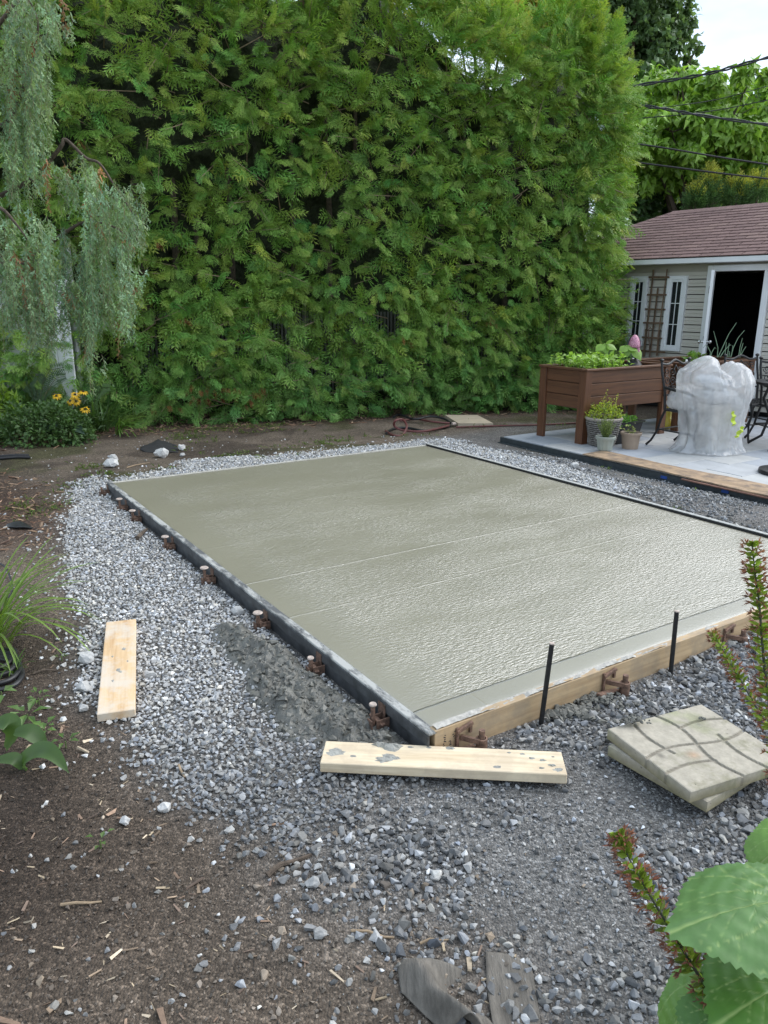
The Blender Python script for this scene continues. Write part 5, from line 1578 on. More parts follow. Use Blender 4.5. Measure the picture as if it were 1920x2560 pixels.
# trellis leaning on the wall
q = D0 - WD * wl(1640, 780)[0]
tre = thing('trellis', 'brown wooden trellis leaning on the shed between the two narrow windows', 'trellis', (q[0], q[1], 0), SANG)
tx0 = wl(1640, 780)[0]
def tpt(px_, py_, out): a_, z_ = wl(px_, py_, out); return (a_ - tx0, -out, z_)
for (A_, B_) in (((1634, 674), (1609, 892)), ((1668, 673), (1644, 850)), ((1645, 720), (1624, 892)), ((1616, 822), (1609, 892)), ((1649, 824), (1642, 890))):
    a_, b_ = Vector(tpt(*A_, .055)), Vector(tpt(*B_, .075)); b_ = a_ + (b_ - a_) * 1.0
    d_ = b_ - a_; R_ = d_.to_track_quat('Z', 'Y').to_matrix()
    MB().box(tuple((a_ + b_) / 2), (.032, .018, d_.length), R_).build('post', M['trellis'], tre)
for (A_, B_) in (((1622, 693), (1673, 693)), ((1618, 737), (1666, 737)), ((1613, 773), (1663, 774)), ((1608, 807), (1658, 808)), ((1605, 843), (1655, 846)), ((1598, 876), (1662, 881))):
    a_, b_ = Vector(tpt(*A_, .075)), Vector(tpt(*B_, .075)); d_ = b_ - a_
    MB().box(tuple((a_ + b_) / 2), (d_.length, .016, .028), d_.to_track_quat('X', 'Z').to_matrix()).build('rail', M['trellis'], tre)
# bent rod plant hook before the trellis
hk = thing('plant_hook', 'rusty bent plant hook standing before the trellis', 'hook', (q[0], q[1], 0), SANG)
MB().tube([tpt(1625, 894, .12), tpt(1622, 840, .12), tpt(1622, 823, .12), tpt(1626, 818, .12), tpt(1629, 824, .12)], .008, 6).build('rod', M['rust'], hk, True)

# ================================================================== FENCES BEHIND THE HEDGE AND THE WEEPING TREE
def hedge_line(x): return 10.75 + .30 * (x + 2)
sl = plain('fence_slat', (.10, .10, .09), .6, .2, 5, .1, 30)
fen = thing('slat_fence', 'grey slatted chain-link fence glimpsed through the foot of the hedge', 'fence', (-1.0, hedge_line(-1.0) + .42, 0))
mb = MB(); x = -3.6
while x < 3.2:
    y_ = hedge_line(x) + .62 - (hedge_line(-1.0) + .42)
    mb.box((x + 1.0, y_, .90), (.034, .008, 1.2), Matrix.Rotation(.29, 3, 'Z')); x += .052
mb.build('slats', sl, fen)['kind'] = 'stuff'
for x in (-3.6, -1.2, 1.2, 3.2): MB().tube([(x + 1, hedge_line(x) + .67 - fen.location.y, 0), (x + 1, hedge_line(x) + .67 - fen.location.y, 1.65)], .03, 10).build('post', M['pinhead'], fen, True)
wfence = thing('white_fence', 'white vinyl fence panels behind the weeping tree at the left', 'fence', (-4.9, 10.0, 0), math.radians(-4))
for k in range(12):
    MB().box((-1.45 + k * .205, 0, .95), (.20, .03, 1.8), bev=.006).build('panel_board', M['white'], wfence)
MB().box((-.35, -.01, 1.87), (2.6, .06, .06), bev=.008).build('top_rail', M['white'], wfence)
MB().box((-.35, -.01, .1), (2.6, .06, .08), bev=.008).build('bottom_rail', M['white'], wfence)
q = atY(204, 960, 10.1)
fp = thing('fence_post', 'round pale grey metal post at the end of the white fence', 'post', (q[0] - .02, 10.1, 0))
MB().tube([(0, 0, 0), (0, 0, 2.3)], .048, 14).build('pole', plain('galvanised', (.42, .43, .44), .45, .15, 8, .1, 40, .4), fp, True)
MB().lathe([(.05, 2.28), (.054, 2.3), (.045, 2.34), (.01, 2.36)], 14).build('cap', M['pinhead'], fp, True)
cl = thing('chain_link_panel', 'narrow chain-link strip with woven slats beside the grey post', 'fence', (q[0] - .28, 10.12, 0))
mb = MB()
for k in range(5): mb.box((-.17 + k * .085, 0, .75), (.07, .012, 1.5))
mb.build('slats', plain('pale_slat', (.42, .42, .40), .6, .1, 5, .1, 30), cl)
mb = MB()
for k in range(22):
    for sgn in (-1, 1):
        z0_ = .05 + k * .07
        mb.tube([(-.2, -.012, z0_ + (.0 if sgn > 0 else .2)), (.2, -.012, z0_ + (.2 if sgn > 0 else 0))], .004, 4)
o = mb.build('mesh', M['pinhead'], cl); o['kind'] = 'stuff'
# a neighbour's pale eave seen through the branches
q = atY(40, 505, 15)
nb_ = thing('neighbour_house', 'white gable edge of a neighbouring house behind the weeping branches', 'house', (q[0] - 1.6, q[1], 0), .1)
MB().box((0, 0, 1.75), (2.9, .3, 3.5)).build('wall', plain('pale_wall', (.55, .55, .54), .8, .08, 3, .1, 20), nb_)
MB().box((.25, -.1, q[2] - .12), (3.6, .5, .16), Matrix.Rotation(-.35, 3, 'Y')).build('eave', M['white'], nb_)

# ================================================================== OVERHEAD WIRES
def wire(label, pts, Ys, r, twist=False):
    P = [atY(x, y, Y_) for (x, y), Y_ in zip(pts, Ys)]
    root = thing('overhead_wire', label, 'wire', tuple(P[0]), 0, 'overhead wires')
    base = P[0]; Q = []
    for i in range(len(P) - 1):
        p0, p1, p2, p3 = P[max(i - 1, 0)], P[i], P[i + 1], P[min(i + 2, len(P) - 1)]
        for k in range(12):
            t = k / 12
            Q.append(.5 * (2 * p1 + (p2 - p0) * t + (2 * p0 - 5 * p1 + 4 * p2 - p3) * t * t + (3 * p1 - p0 - 3 * p2 + p3) * t ** 3))
    Q.append(P[-1])
    if not twist: MB().tube([q_ - base for q_ in Q], r, 6).build('cable', M['rubber'], root, True)
    else:
        for ph in (0, PI):
            MB().tube([q_ - base + np.array([0, .5, .9]) * r * 1.5 * math.sin(i * .55 + ph) for i, q_ in enumerate(Q)], r, 6).build('cable', M['rubber'], root, True)
wire('thick twisted black wire, topmost, rising against the sky', [(1440, 222), (1540, 220), (1660, 203), (1770, 184), (1860, 160), (2000, 122)], [14.2, 14, 13.8, 13.5, 13.2, 13], .014, True)
wire('thick black wire sloping down to the right across the bright tree, upper of three', [(1540, 250), (1570, 258), (1660, 272), (1750, 288), (1920, 312), (2100, 338)], [14.2, 14, 13.8, 13.6, 13.4, 13.2], .013, True)
wire('thin black wire rising to the right, upper of the thin pair', [(1490, 290), (1600, 275), (1700, 263), (1800, 247), (1920, 215), (2050, 180)], [14.5, 14.3, 14, 14, 13.8, 13.8], .007)
wire('thin black wire rising to the right, lower of the thin pair', [(1500, 310), (1590, 297), (1700, 287), (1800, 274), (1920, 250), (2050, 222)], [14.5, 14.3, 14, 14, 13.8, 13.8], .008)
wire('thick black wire sloping down to the right, middle of the lower wires', [(1560, 355), (1630, 365), (1700, 376), (1800, 393), (1920, 411), (2080, 435)], [14, 13.9, 13.8, 13.7, 13.6, 13.5], .015)
wire('black wire sloping down to the right just above the shed roof', [(1560, 402), (1630, 411), (1700, 420), (1800, 433), (1920, 447), (2080, 468)], [14, 13.9, 13.8, 13.7, 13.6, 13.5], .015)

# ================================================================== CEDAR HEDGE
def spray_proto(k, nb=8, sub=3):
    """one flat cedar spray, unit length along +x: stem, side shoots, their tips; shade is lighter towards the tips"""
    r = np.random.default_rng(500 + k)
    V, F, S = [], [], []
    def kite(a, d, ln, w, s0, s1):
        d = np.array(d) / np.linalg.norm(d); sd = np.array([-d[1], d[0], 0]); b_ = len(V)
        a = np.array(a)
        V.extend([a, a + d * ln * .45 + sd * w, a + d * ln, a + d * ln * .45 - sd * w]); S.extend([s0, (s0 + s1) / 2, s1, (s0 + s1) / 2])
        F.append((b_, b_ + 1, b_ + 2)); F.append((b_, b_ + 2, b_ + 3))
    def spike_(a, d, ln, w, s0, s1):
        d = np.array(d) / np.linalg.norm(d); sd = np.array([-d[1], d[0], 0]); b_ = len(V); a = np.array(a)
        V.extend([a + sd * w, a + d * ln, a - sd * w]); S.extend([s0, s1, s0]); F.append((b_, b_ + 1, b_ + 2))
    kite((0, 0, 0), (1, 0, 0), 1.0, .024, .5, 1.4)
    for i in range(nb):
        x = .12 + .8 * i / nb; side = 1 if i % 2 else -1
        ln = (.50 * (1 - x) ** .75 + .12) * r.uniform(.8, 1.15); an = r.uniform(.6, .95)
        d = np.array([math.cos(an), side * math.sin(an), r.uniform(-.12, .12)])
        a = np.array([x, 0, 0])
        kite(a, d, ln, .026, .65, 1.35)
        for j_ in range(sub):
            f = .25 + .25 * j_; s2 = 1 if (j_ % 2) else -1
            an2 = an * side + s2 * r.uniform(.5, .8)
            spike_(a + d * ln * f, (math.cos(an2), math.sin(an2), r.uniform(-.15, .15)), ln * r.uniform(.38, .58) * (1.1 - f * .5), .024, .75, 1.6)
    V = np.array(V); V[:, 2] -= .22 * V[:, 0] ** 2 + .25 * V[:, 1] ** 2
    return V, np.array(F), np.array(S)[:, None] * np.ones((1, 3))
SPRAY = [spray_proto(k) for k in range(8)]
COARSE = [spray_proto(20 + k, 6, 1) for k in range(4)]
HN = unit(np.array([.30, -1.0, 0]))              # outward from the hedge face
HA = unit(np.array([1.0, .30, 0]))               # along it, to the right
H0 = np.array([-2.0, 10.75, 0])
UMIN, UMAX = -4.0, 6.5
def top_z(u): return 6.6 - .95 * sm(1.8, 4.2, u) - .12 * np.exp(-((u - 3.2) / .9) ** 2) - .35 * sm(4.5, 6, u) - .2 * np.sin(u * 2.1)
def face(u, z):
    """bulge of the hedge face outward from the base line"""
    lump = (fbm(u * .8 + 3, z * .55, 3, 71) - .5) * (.25 + .5 * sm(.3, 1.6, z)) + (fbm(u * 2.3, z * 1.7, 3, 73) - .5) * .36
    tuck = -.10 * (1 - sm(0, .4, z)) - .35 * sm(4.4, 6.4, z)
    endr = -1.5 * sm(UMAX - 1.1 + .10 * np.sin(z * 2), UMAX + .05, u) ** 1.6
    return lump + tuck + endr + .1
def hedge_sprays(n_cl, depth, per, spray_len, protos, colbase, z0=.0, dark=1.0, hole=True):
    u = np.where(rng.random(n_cl) < .12, rng.uniform(UMAX - 1.5, UMAX, n_cl), rng.uniform(UMIN, UMAX, n_cl)); sel = rng.random(n_cl); z = np.where(sel < .16, rng.uniform(.74, 1.0, n_cl), np.where(sel < .26, rng.uniform(z0, .28, n_cl), rng.uniform(z0, 1, n_cl))) * top_z(u)
    right_cut = UMAX - .25 * np.abs(np.sin(z * 1.9)) - .9 * sm(3.6, 5.6, z) - .25 * (1 - sm(.2, 1.6, z))
    k = u < right_cut
    if hole:
        gap = fbm(u * 1.5 + 9, z * 2.1, 3, 83)
        low = (1 - sm(.5, 1.5, z)) * sm(.56, .63, fbm(u * 1.3, z * .6 + 7, 3, 87)) * .1
        k &= rng.random(n_cl) > np.clip((gap - .64) * 6, 0, .7) * (1 - sm(4.6, 5.2, z)) + low
    u, z = u[k], z[k]; n_ = len(u)
    off = face(u, z) - rng.uniform(0, depth, n_)
    base = H0 + HA * u[:, None] + HN * off[:, None] + np.array([0, 0, 1.]) * z[:, None]
    up = sm(3.5, 6.0, z)
    endf = sm(UMAX - 1.2, UMAX, u)[:, None]
    outw = unit(HN * (1 - endf * .8) + HA * endf)
    bd = unit(outw * rng.uniform(.3, .9, (n_, 1)) + HA * rng.normal(-.10, .55, (n_, 1)) + np.array([0, 0, 1.]) * (rng.normal(-.12, .35, (n_, 1)) + .55 * up[:, None]))
    bn = unit(np.array([0, 0, 1.]) * .5 + outw * .95 + rdir(n_) * .45)
    bl = rng.uniform(.16, .44, n_)
    Rb = frames(bd, bn)
    # sprays along each branchlet, alternately left and right
    T, Dd, Nn, Sc, Cc = [], [], [], [], []
    tone = np.exp(rng.normal(0, .22, (n_, 1)))
    yel = rng.normal(0, .5, (n_, 1))
    cl_col = np.asarray(colbase) * tone * (1 + yel * np.array([.28, .04, -.1])) * dark
    # bluish older foliage low down, fresher high up
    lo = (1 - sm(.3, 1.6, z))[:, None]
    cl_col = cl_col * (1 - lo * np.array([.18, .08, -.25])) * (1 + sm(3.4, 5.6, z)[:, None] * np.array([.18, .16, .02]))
    for j_ in range(per):
        f = (j_ + .3) / per
        side = 1 if j_ % 2 else -1
        an = side * rng.uniform(.25, .95, n_) * (1 - f * .7)
        D = Rb[..., 0] * np.cos(an)[:, None] + Rb[..., 1] * np.sin(an)[:, None] + rdir(n_) * .18
        D[:, 2] -= .30 * (1 - up)
        T.append(base + Rb[..., 0] * (bl * f)[:, None] + rdir(n_) * .02)
        Dd.append(D); Nn.append(Rb[..., 2] + rdir(n_) * .35); Sc.append(rng.uniform(.75, 1.2, n_) * spray_len); Cc.append(cl_col * np.exp(rng.normal(0, .14, (n_, 1))))
    return np.concatenate(T), frames(np.concatenate(Dd), np.concatenate(Nn)), np.concatenate(Sc), np.concatenate(Cc), (base, bd, bl)
hedge = thing('cedar_hedge', 'tall dense green cedar hedge filling the back of the yard', 'hedge', (0, 0, 0))
LEAFC = (.205, .37, .062)
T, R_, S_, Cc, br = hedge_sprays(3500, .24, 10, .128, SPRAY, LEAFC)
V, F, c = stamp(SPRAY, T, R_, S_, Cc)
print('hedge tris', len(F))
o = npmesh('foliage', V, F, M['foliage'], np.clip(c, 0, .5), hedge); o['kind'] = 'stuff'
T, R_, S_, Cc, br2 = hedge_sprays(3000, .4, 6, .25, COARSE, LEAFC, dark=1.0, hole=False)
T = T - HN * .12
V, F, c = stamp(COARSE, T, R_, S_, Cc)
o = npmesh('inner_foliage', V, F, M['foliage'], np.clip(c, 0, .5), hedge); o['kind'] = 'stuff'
# branchlets that carry the sprays
base, bd, bl = br
idx = rng.choice(len(base), 900, replace=False)
Vs, Fs = [], []
for kk, i in enumerate(idx):
    a_ = base[i] - bd[i] * .35 - np.array([0, 0, .05]); b_ = base[i] + bd[i] * bl[i] * 1.05
    s_ = unit(np.cross(bd[i], [0, 0, 1.])) * .005; u_ = np.array([0, 0, .005])
    Vs += [a_ - s_ * 1.6, a_ + s_ * 1.6, a_ + u_ * 3, b_ - s_ * .5, b_ + s_ * .5, b_ + u_]; k6 = kk * 6
    Fs += [(k6, k6 + 1, k6 + 4, k6 + 3), (k6 + 1, k6 + 2, k6 + 5, k6 + 4), (k6 + 2, k6, k6 + 3, k6 + 5)]
o = npmesh('twigs', np.array(Vs), np.array(Fs), plain('cedar_twig', (.22, .16, .1), .85, .3, 20, 0), None, hedge); o['kind'] = 'stuff'
# trunks deep inside
mb = MB(); x = -3.8; r_ = random.Random(2)
while x < 5.2:
    p = H0 + HA * x - HN * (.85 + r_.uniform(-.1, .1)); hgt = float(top_z(x)) * .85
    mb.tube([p, p + np.array([r_.uniform(-.1, .1), 0, hgt * .5]), p + np.array([r_.uniform(-.15, .15), 0, hgt])], [.06, .045, .012], 7)
    x += r_.uniform(.3, .5)
mb.build('trunks', M['bark'], hedge, True)
# dark sheet standing in for inner twigs, added to block light through the hedge
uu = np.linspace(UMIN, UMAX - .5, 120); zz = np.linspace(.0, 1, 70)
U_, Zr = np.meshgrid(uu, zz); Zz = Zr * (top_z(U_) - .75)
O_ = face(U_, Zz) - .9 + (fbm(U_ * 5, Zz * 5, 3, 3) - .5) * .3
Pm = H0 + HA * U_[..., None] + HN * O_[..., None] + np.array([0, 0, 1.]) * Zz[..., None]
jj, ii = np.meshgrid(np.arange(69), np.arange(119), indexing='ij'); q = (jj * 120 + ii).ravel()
o = npmesh('shade_core', Pm.reshape(-1, 3), np.stack([q, q + 1, q + 121, q + 120], 1), plain('dark_core', (.035, .045, .02), .95, .6, 9, .9, 30, dist=.05), None, hedge); o['kind'] = 'stuff'
# dead rust-brown sprays, mostly low down in the middle left
px_dead = [(500, 975), (520, 985), (540, 970), (560, 960), (470, 965), (590, 965), (615, 985), (630, 978), (1215, 790), (1218, 800), (435, 1010), (640, 960), (510, 965), (548, 990), (205, 365), (400, 610), (1000, 840), (455, 795), (580, 975), (490, 990), (393, 1010), (620, 1000)]
P = []
for x, y in px_dead:
    for _ in range(3):
        d = _ray(x + random.uniform(-12, 12), y + random.uniform(-8, 8)); t_ = ((H0 - CAM) @ HN) / (d @ HN); p = CAM + d * t_
        P.append(p + HN * (float(face((p - H0) @ HA, p[2])) + .12))
P = np.array(P); n_ = len(P)
D = unit(np.array([0, 0, -1.]) + rdir(n_) * .5 + HN * .5)
V, F, c = stamp(COARSE, P, frames(D, HN + rdir(n_) * .4), rng.uniform(.07, .13, n_), np.array([.26, .09, .035]) * np.exp(rng.normal(0, .3, (n_, 1))))
o = npmesh('dead_sprays', V, F, M['foliage'], c, hedge); o['kind'] = 'stuff'; o['label'] = 'rust-brown dead sprays'

# ================================================================== TREES BEHIND
def tree(name, label, blobs, Yd, n_leaf, Ln, Wd, col, cvar=.25, droop=.2, trunk_px=None, base_xy=None, up=.5, hue=None, trunk_r=.15, group=None, mat='leaf', inner=.25, per_twig=38):
    """blobs: (px, py, half-width px, half-height px) of clumps, at depth Yd"""
    P, Nn, sh = [], [], []
    area = np.array([w * h for (_, _, w, h) in blobs], float); share = (area / area.sum() * n_leaf).astype(int)
    cs = []
    for (x, y, w, h), k in zip(blobs, share):
        c0 = atY(x, y, Yd + random.uniform(-.8, .8)); rw = w / FPX * Yd; rh = h / FPX * Yd
        m_ = max(6, k // per_twig); dt = rdir(m_); rt = rng.uniform(inner, 1.08, m_) ** .6
        w_ = rng.integers(0, m_, k); d = dt[w_]; ex_ = np.array([rw, min(rw, rh) * .9, rh])
        p = c0 + d * (rt[w_] * (1 + rng.uniform(-.16, .16, k)))[:, None] * ex_ + rng.normal(0, 1, (k, 3)) * ex_ * .085
        P.append(p); Nn.append(d); cs.append((c0, rw, rh))
    P = np.concatenate(P); Nn = np.concatenate(Nn); n_ = len(P)
    D = unit(rdir(n_) + Nn * .5 + np.array([0, 0, -droop]))
    N_ = unit(np.array([0, 0, up]) + Nn * .4 + rdir(n_) * .7)
    V, F = leafcards(P, D, N_, rng.uniform(.7, 1.25, n_) * Ln, rng.uniform(.7, 1.2, n_) * Wd, droop=droop * .6, fold=.05)
    c = np.asarray(col) * np.exp(rng.normal(0, cvar, (n_, 1)))
    if hue is not None:
        f = (rng.random((n_, 1)) < hue[1]); c = np.where(f, np.asarray(hue[0]) * np.exp(rng.normal(0, .15, (n_, 1))), c)
    bx = base_xy if base_xy is not None else (np.mean([q[0][0] for q in cs]), Yd + .3)
    root = thing(name, label, 'tree', (bx[0], bx[1], 0), 0, group)
    b0 = np.array([bx[0], bx[1], 0])
    o = npmesh('crown', V - b0, F, M[mat], rep(np.clip(c, 0, .6), 5), root); o['kind'] = 'stuff'
    topz = max(q[0][2] for q in cs); cx = np.mean([q[0][0] for q in cs])
    MB().tube([(0, 0, 0), ((cx - bx[0]) * .3, 0, topz * .4), ((cx - bx[0]), 0, topz * .95)], [trunk_r, trunk_r * .7, trunk_r * .15], 9).build('trunk', M['bark'], root, True)
    mb = MB()
    for (c0, rw, rh) in cs:
        z = max(.6, c0[2] * random.uniform(.45, .7)); f = z / (topz * .95)
        mb.tube([((cx - bx[0]) * f * .9, 0, z), tuple((c0 - b0) * .5 + np.array([(cx - bx[0]) * f * .45, 0, z * .5 + .1])), tuple(c0 - b0)], [trunk_r * .35, trunk_r * .22, trunk_r * .05], 6)
        for _ in range(4):
            dd = rdir(1)[0] * np.array([rw, rw, rh]) * .85
            mb.tube([tuple(c0 - b0), tuple(c0 - b0 + dd * .5 + np.array([0, 0, .1])), tuple(c0 - b0 + dd)], [trunk_r * .08, trunk_r * .05, trunk_r * .02], 4)
    mb.build('limbs', M['bark'], root, True)
    return root
tree('maple_tree', 'large dark green maple towering behind the hedge against the sky', [(1480, -40, 150, 150), (1600, 20, 110, 120), (1560, 130, 110, 90), (1430, 130, 120, 100), (1650, 120, 70, 80), (1690, 60, 45, 60), (1510, 220, 110, 60), (1640, 205, 60, 45), (1380, 50, 90, 120), (1700, 150, 30, 25), (1745, 118, 14, 10), (1590, 260, 80, 40), (1600, -80, 110, 70)],
     24, 26000, .19, .13, (.16, .25, .11), trunk_r=.35)
tree('young_maple', 'pale yellow-green maple rising just behind the top of the hedge', [(1230, 60, 75, 50), (1300, 90, 70, 50), (1180, 60, 60, 45), (1180, -10, 90, 50), (1340, 15, 60, 40), (1270, -20, 90, 40), (1375, 70, 35, 28), (1140, 30, 60, 40), (1050, -10, 90, 40)],
     15.5, 16000, .115, .08, (.36, .46, .09), hue=((.55, .42, .11), .35), trunk_r=.12)
tree('broadleaf_tree', 'bright green broadleaf tree with drooping heart-shaped leaves behind the shed', [(1640, 250, 70, 60), (1700, 230, 60, 50), (1780, 260, 80, 60), (1680, 330, 110, 70), (1820, 330, 110, 80), (1900, 250, 60, 60), (1900, 360, 80, 80), (1760, 400, 110, 60), (1620, 370, 60, 80), (1650, 440, 70, 50), (1850, 430, 90, 50), (1800, 210, 40, 30), (1880, 190, 35, 25), (1700, 190, 25, 14)],
     17, 15000, .19, .115, (.27, .44, .07), droop=.75, cvar=.22, trunk_r=.2, up=.7)
tree('shade_tree', 'dark leafy tree low behind the shed at the end of the hedge', [(1620, 470, 60, 70), (1580, 540, 60, 80), (1700, 490, 90, 50), (1820, 480, 110, 40), (1640, 420, 50, 40), (1560, 450, 40, 80)],
     18.5, 9000, .18, .12, (.07, .14, .04), trunk_r=.18)
tree('thicket_tree', 'dense dark tree farther back, filling the gaps behind the bright broadleaf tree', [(1600, 330, 120, 130), (1760, 350, 140, 100), (1930, 360, 140, 110), (1850, 440, 200, 80), (1660, 430, 140, 110)],
     22, 13000, .24, .17, (.08, .16, .045), trunk_r=.3)
for k, (x, y, w, h) in enumerate(((1772, 478, 20, 42), (1842, 492, 36, 30), (1893, 488, 28, 36), (1740, 505, 24, 22))):
    says = ['young golden-tipped conifer showing above the shed ridge, second from the left', 'broad golden-tipped conifer above the middle of the shed ridge', 'golden-tipped conifer above the shed ridge near the right edge', 'small golden-tipped conifer above the left end of the shed ridge']
    Yd = 16.2
    c0 = atY(x, y, Yd); rw, rh = w / FPX * Yd, h / FPX * Yd
    n_ = 260
    d = rdir(n_); p = c0 + d * (rng.uniform(.3, 1, n_) ** .5)[:, None] * np.array([rw, rw, rh]) * np.where(d[:, 2:3] > 0, np.array([.75, .75, 1.1]), 1)
    root = thing('golden_conifer', says[k], 'tree', (c0[0], c0[1], 0), 0, 'golden-tipped conifers above the shed roof')
    D = unit(d * .7 + np.array([0, 0, .9]) + rdir(n_) * .3)
    c = np.where((d[:, 2:3] + rng.normal(0, .35, (n_, 1))) > .45, np.array([.50, .50, .09]), np.array([.11, .20, .07])) * np.exp(rng.normal(0, .2, (n_, 1)))
    V, F, cc = stamp(COARSE, p, frames(D, rdir(n_)), rng.uniform(.16, .30, n_), c)
    o = npmesh('crown', V - np.array([c0[0], c0[1], 0]), F, M['foliage'], cc, root); o['kind'] = 'stuff'
    MB().tube([(0, 0, 0), (0, 0, c0[2])], [.06, .02], 7).build('trunk', M['bark'], root, True)

# ================================================================== WEEPING TREE
weep = thing('weeping_tree', 'weeping conifer with long blue-green hanging strands at the left', 'tree', (-4.45, 7.6, 0))
WB = np.array([-4.45, 7.6, 0])
# limbs: photo points with depth
limbs = [[(-120, 420, 7.4), (-20, 330, 7.2), (30, 290, 7.0), (70, 180, 6.9), (95, 60, 6.8), (60, -20, 6.8)],
         [(-150, 560, 7.4), (20, 480, 7.2), (90, 440, 7.1), (150, 370, 7.0), (165, 350, 7.0), (215, 395, 6.95), (250, 410, 6.9), (290, 470, 6.9), (330, 530, 6.9), (345, 570, 6.9)],
         [(-150, 680, 7.3), (60, 650, 7.1), (150, 590, 7.0), (215, 555, 6.9), (290, 570, 6.9), (330, 610, 6.85)],
         [(-160, 330, 7.0), (-40, 120, 6.8), (40, 10, 6.7), (120, -30, 6.7), (170, -10, 6.7)],
         [(-160, 560, 6.6), (-60, 520, 6.4), (0, 520, 6.3), (40, 560, 6.3), (70, 600, 6.3)],
         [(-160, 700, 6.8), (-20, 640, 6.7), (60, 660, 6.7), (110, 690, 6.7)],
         [(-150, 100, 7.2), (-60, 20, 7.1), (20, -60, 7.0), (100, -70, 7.0), (150, -40, 7.0)]]
mb = MB(); LP = []
for lb in limbs:
    P = [atY(x, y, Yd) for x, y, Yd in lb]; Q = []
    for i in range(len(P) - 1):
        p0, p1, p2, p3 = P[max(i - 1, 0)], P[i], P[i + 1], P[min(i + 2, len(P) - 1)]
        for k in range(8):
            t = k / 8; Q.append(.5 * (2 * p1 + (p2 - p0) * t + (2 * p0 - 5 * p1 + 4 * p2 - p3) * t * t + (3 * p1 - p0 - 3 * p2 + p3) * t ** 3))
    Q.append(P[-1])
    mb.tube([q_ - WB for q_ in Q], list(np.linspace(.024, .004, len(Q))), 7)
    LP.append(np.array(Q))
mb.build('limbs', M['bark'], weep, True)
MB().tube([(0, 0, 0), (.05, 0, 1.6), (-.05, -.1, 3.0), (.0, -.3, 4.6)], [.10, .085, .06, .03], 10).build('trunk', M['bark'], weep, True)
# hanging strands: (px, top y, bottom y) spread by region
regs = [(0, 110, 40, 560, 130, 6.9), (0, 170, -30, 110, 120, 6.8), (60, 110, 60, 330, 60, 6.9), (150, 350, 390, 830, 10, 6.9), (0, 130, 500, 855, 120, 6.5), (60, 250, 560, 880, 120, 6.9), (180, 345, 560, 850, 150, 6.9), (0, 160, 620, 860, 110, 6.7), (225, 350, 440, 680, 110, 6.9), (145, 250, 380, 540, 60, 6.95), (230, 262, 860, 985, 5, 6.9), (-90, 0, 0, 900, 120, 6.8)]
tp, tn, ts_, tc_ = [], [], [], []
stems_v, stems_f = [], []
for (x0, x1, y0, y1, cnt, Yd) in regs:
    for _ in range(int(cnt * .85)):
        x = random.uniform(x0, x1); x += 9 * math.sin(x * .13)
        tt0 = random.random() ** .8
        ys_ = y0 + (y1 - y0) * tt0 * .75 + random.uniform(-15, 15)
        ln_px = random.uniform(90, 230) * (1 if y1 - y0 > 160 else .6)
        ye = min(ys_ + ln_px, y1 - 35 + 55 * math.sin(x * .075 + Yd * 7) + 25 * math.sin(x * .21 + Yd) + random.uniform(-20, 20))
        if ye - ys_ < 40: ye = ys_ + 40
        Y_ = Yd + random.uniform(-.35, .35)
        a_ = atY(x, ys_, Y_); b_ = atY(x + random.gauss(6, 8), ye, Y_)
        L_ = np.linalg.norm(b_ - a_); n_ = max(6, int(L_ / .0165))
        f = np.linspace(0, 1, n_)
        sway = np.array([random.gauss(0, .02), random.gauss(0, .02), 0])
        arch = np.array([random.gauss(.02, .05), -.03, 0])
        P = a_ + (b_ - a_) * f[:, None] + sway * np.sin(f * PI)[:, None] + arch * ((1 - f) ** 3 * -1)[:, None]
        tone = math.exp(random.gauss(0, .22))
        bl_ = random.random()
        cbase = np.array([.23, .32, .14]) * (1 - bl_) + np.array([.21, .34, .23]) * bl_
        if random.random() < .035: cbase = np.array([.26, .13, .06])
        side = np.where(np.arange(n_) % 2 == 0, 1, -1)
        rot_ = np.arange(n_) * 2.4 + random.uniform(0, 6)
        D = unit(np.stack([np.cos(rot_), np.sin(rot_), -1.35 * np.ones(n_)], -1))
        tp.append(P); tn.append(D); ts_.append(rng.uniform(.042, .08, n_) * (1.05 - .5 * f)); tc_.append(np.tile(cbase * tone, (n_, 1)) * np.exp(rng.normal(0, .15, (n_, 1))))
        kk = len(stems_v)
        for q_ in (P[0], P[n_ // 2], P[-1]): stems_v += [q_ + np.array([-.0011, 0, 0]), q_ + np.array([.0011, 0, 0]), q_ + np.array([0, .002, 0])]
        for s_ in (0, 3):
            for e in range(3): stems_f.append((kk + s_ + e, kk + s_ + (e + 1) % 3, kk + s_ + 3 + (e + 1) % 3, kk + s_ + 3 + e))
P = np.concatenate(tp); D = np.concatenate(tn); S_ = np.concatenate(ts_); c = np.concatenate(tc_)
NEED = []
for k in range(4):
    r = np.random.default_rng(900 + k); V_, F_ = [], []
    for i in range(4):
        a = np.array([.22 * i, 0, 0]); an = (.5 if i % 2 else -.5) * (i > 0)
        d = np.array([math.cos(an), math.sin(an), r.uniform(-.2, .2)]); sd = np.array([-d[1], d[0], .3]); ln = .55 - .06 * i; w = .10
        b_ = len(V_); V_ += [a, a + d * ln * .5 + sd * w, a + d * ln, a + d * ln * .5 - sd * w]; F_ += [(b_, b_ + 1, b_ + 2), (b_, b_ + 2, b_ + 3)]
    NEED.append((np.array(V_), np.array(F_), np.ones((len(V_), 3))))
V, F, cc = stamp(NEED, P, frames(D, rdir(len(P))), S_, c)
print('weep tris', len(F))
o = npmesh('hanging_foliage', V - WB, F, M['foliage'], cc, weep); o['kind'] = 'stuff'
o = npmesh('strand_twigs', np.array(stems_v) - WB, np.array(stems_f), M['twig'], None, weep); o['kind'] = 'stuff'

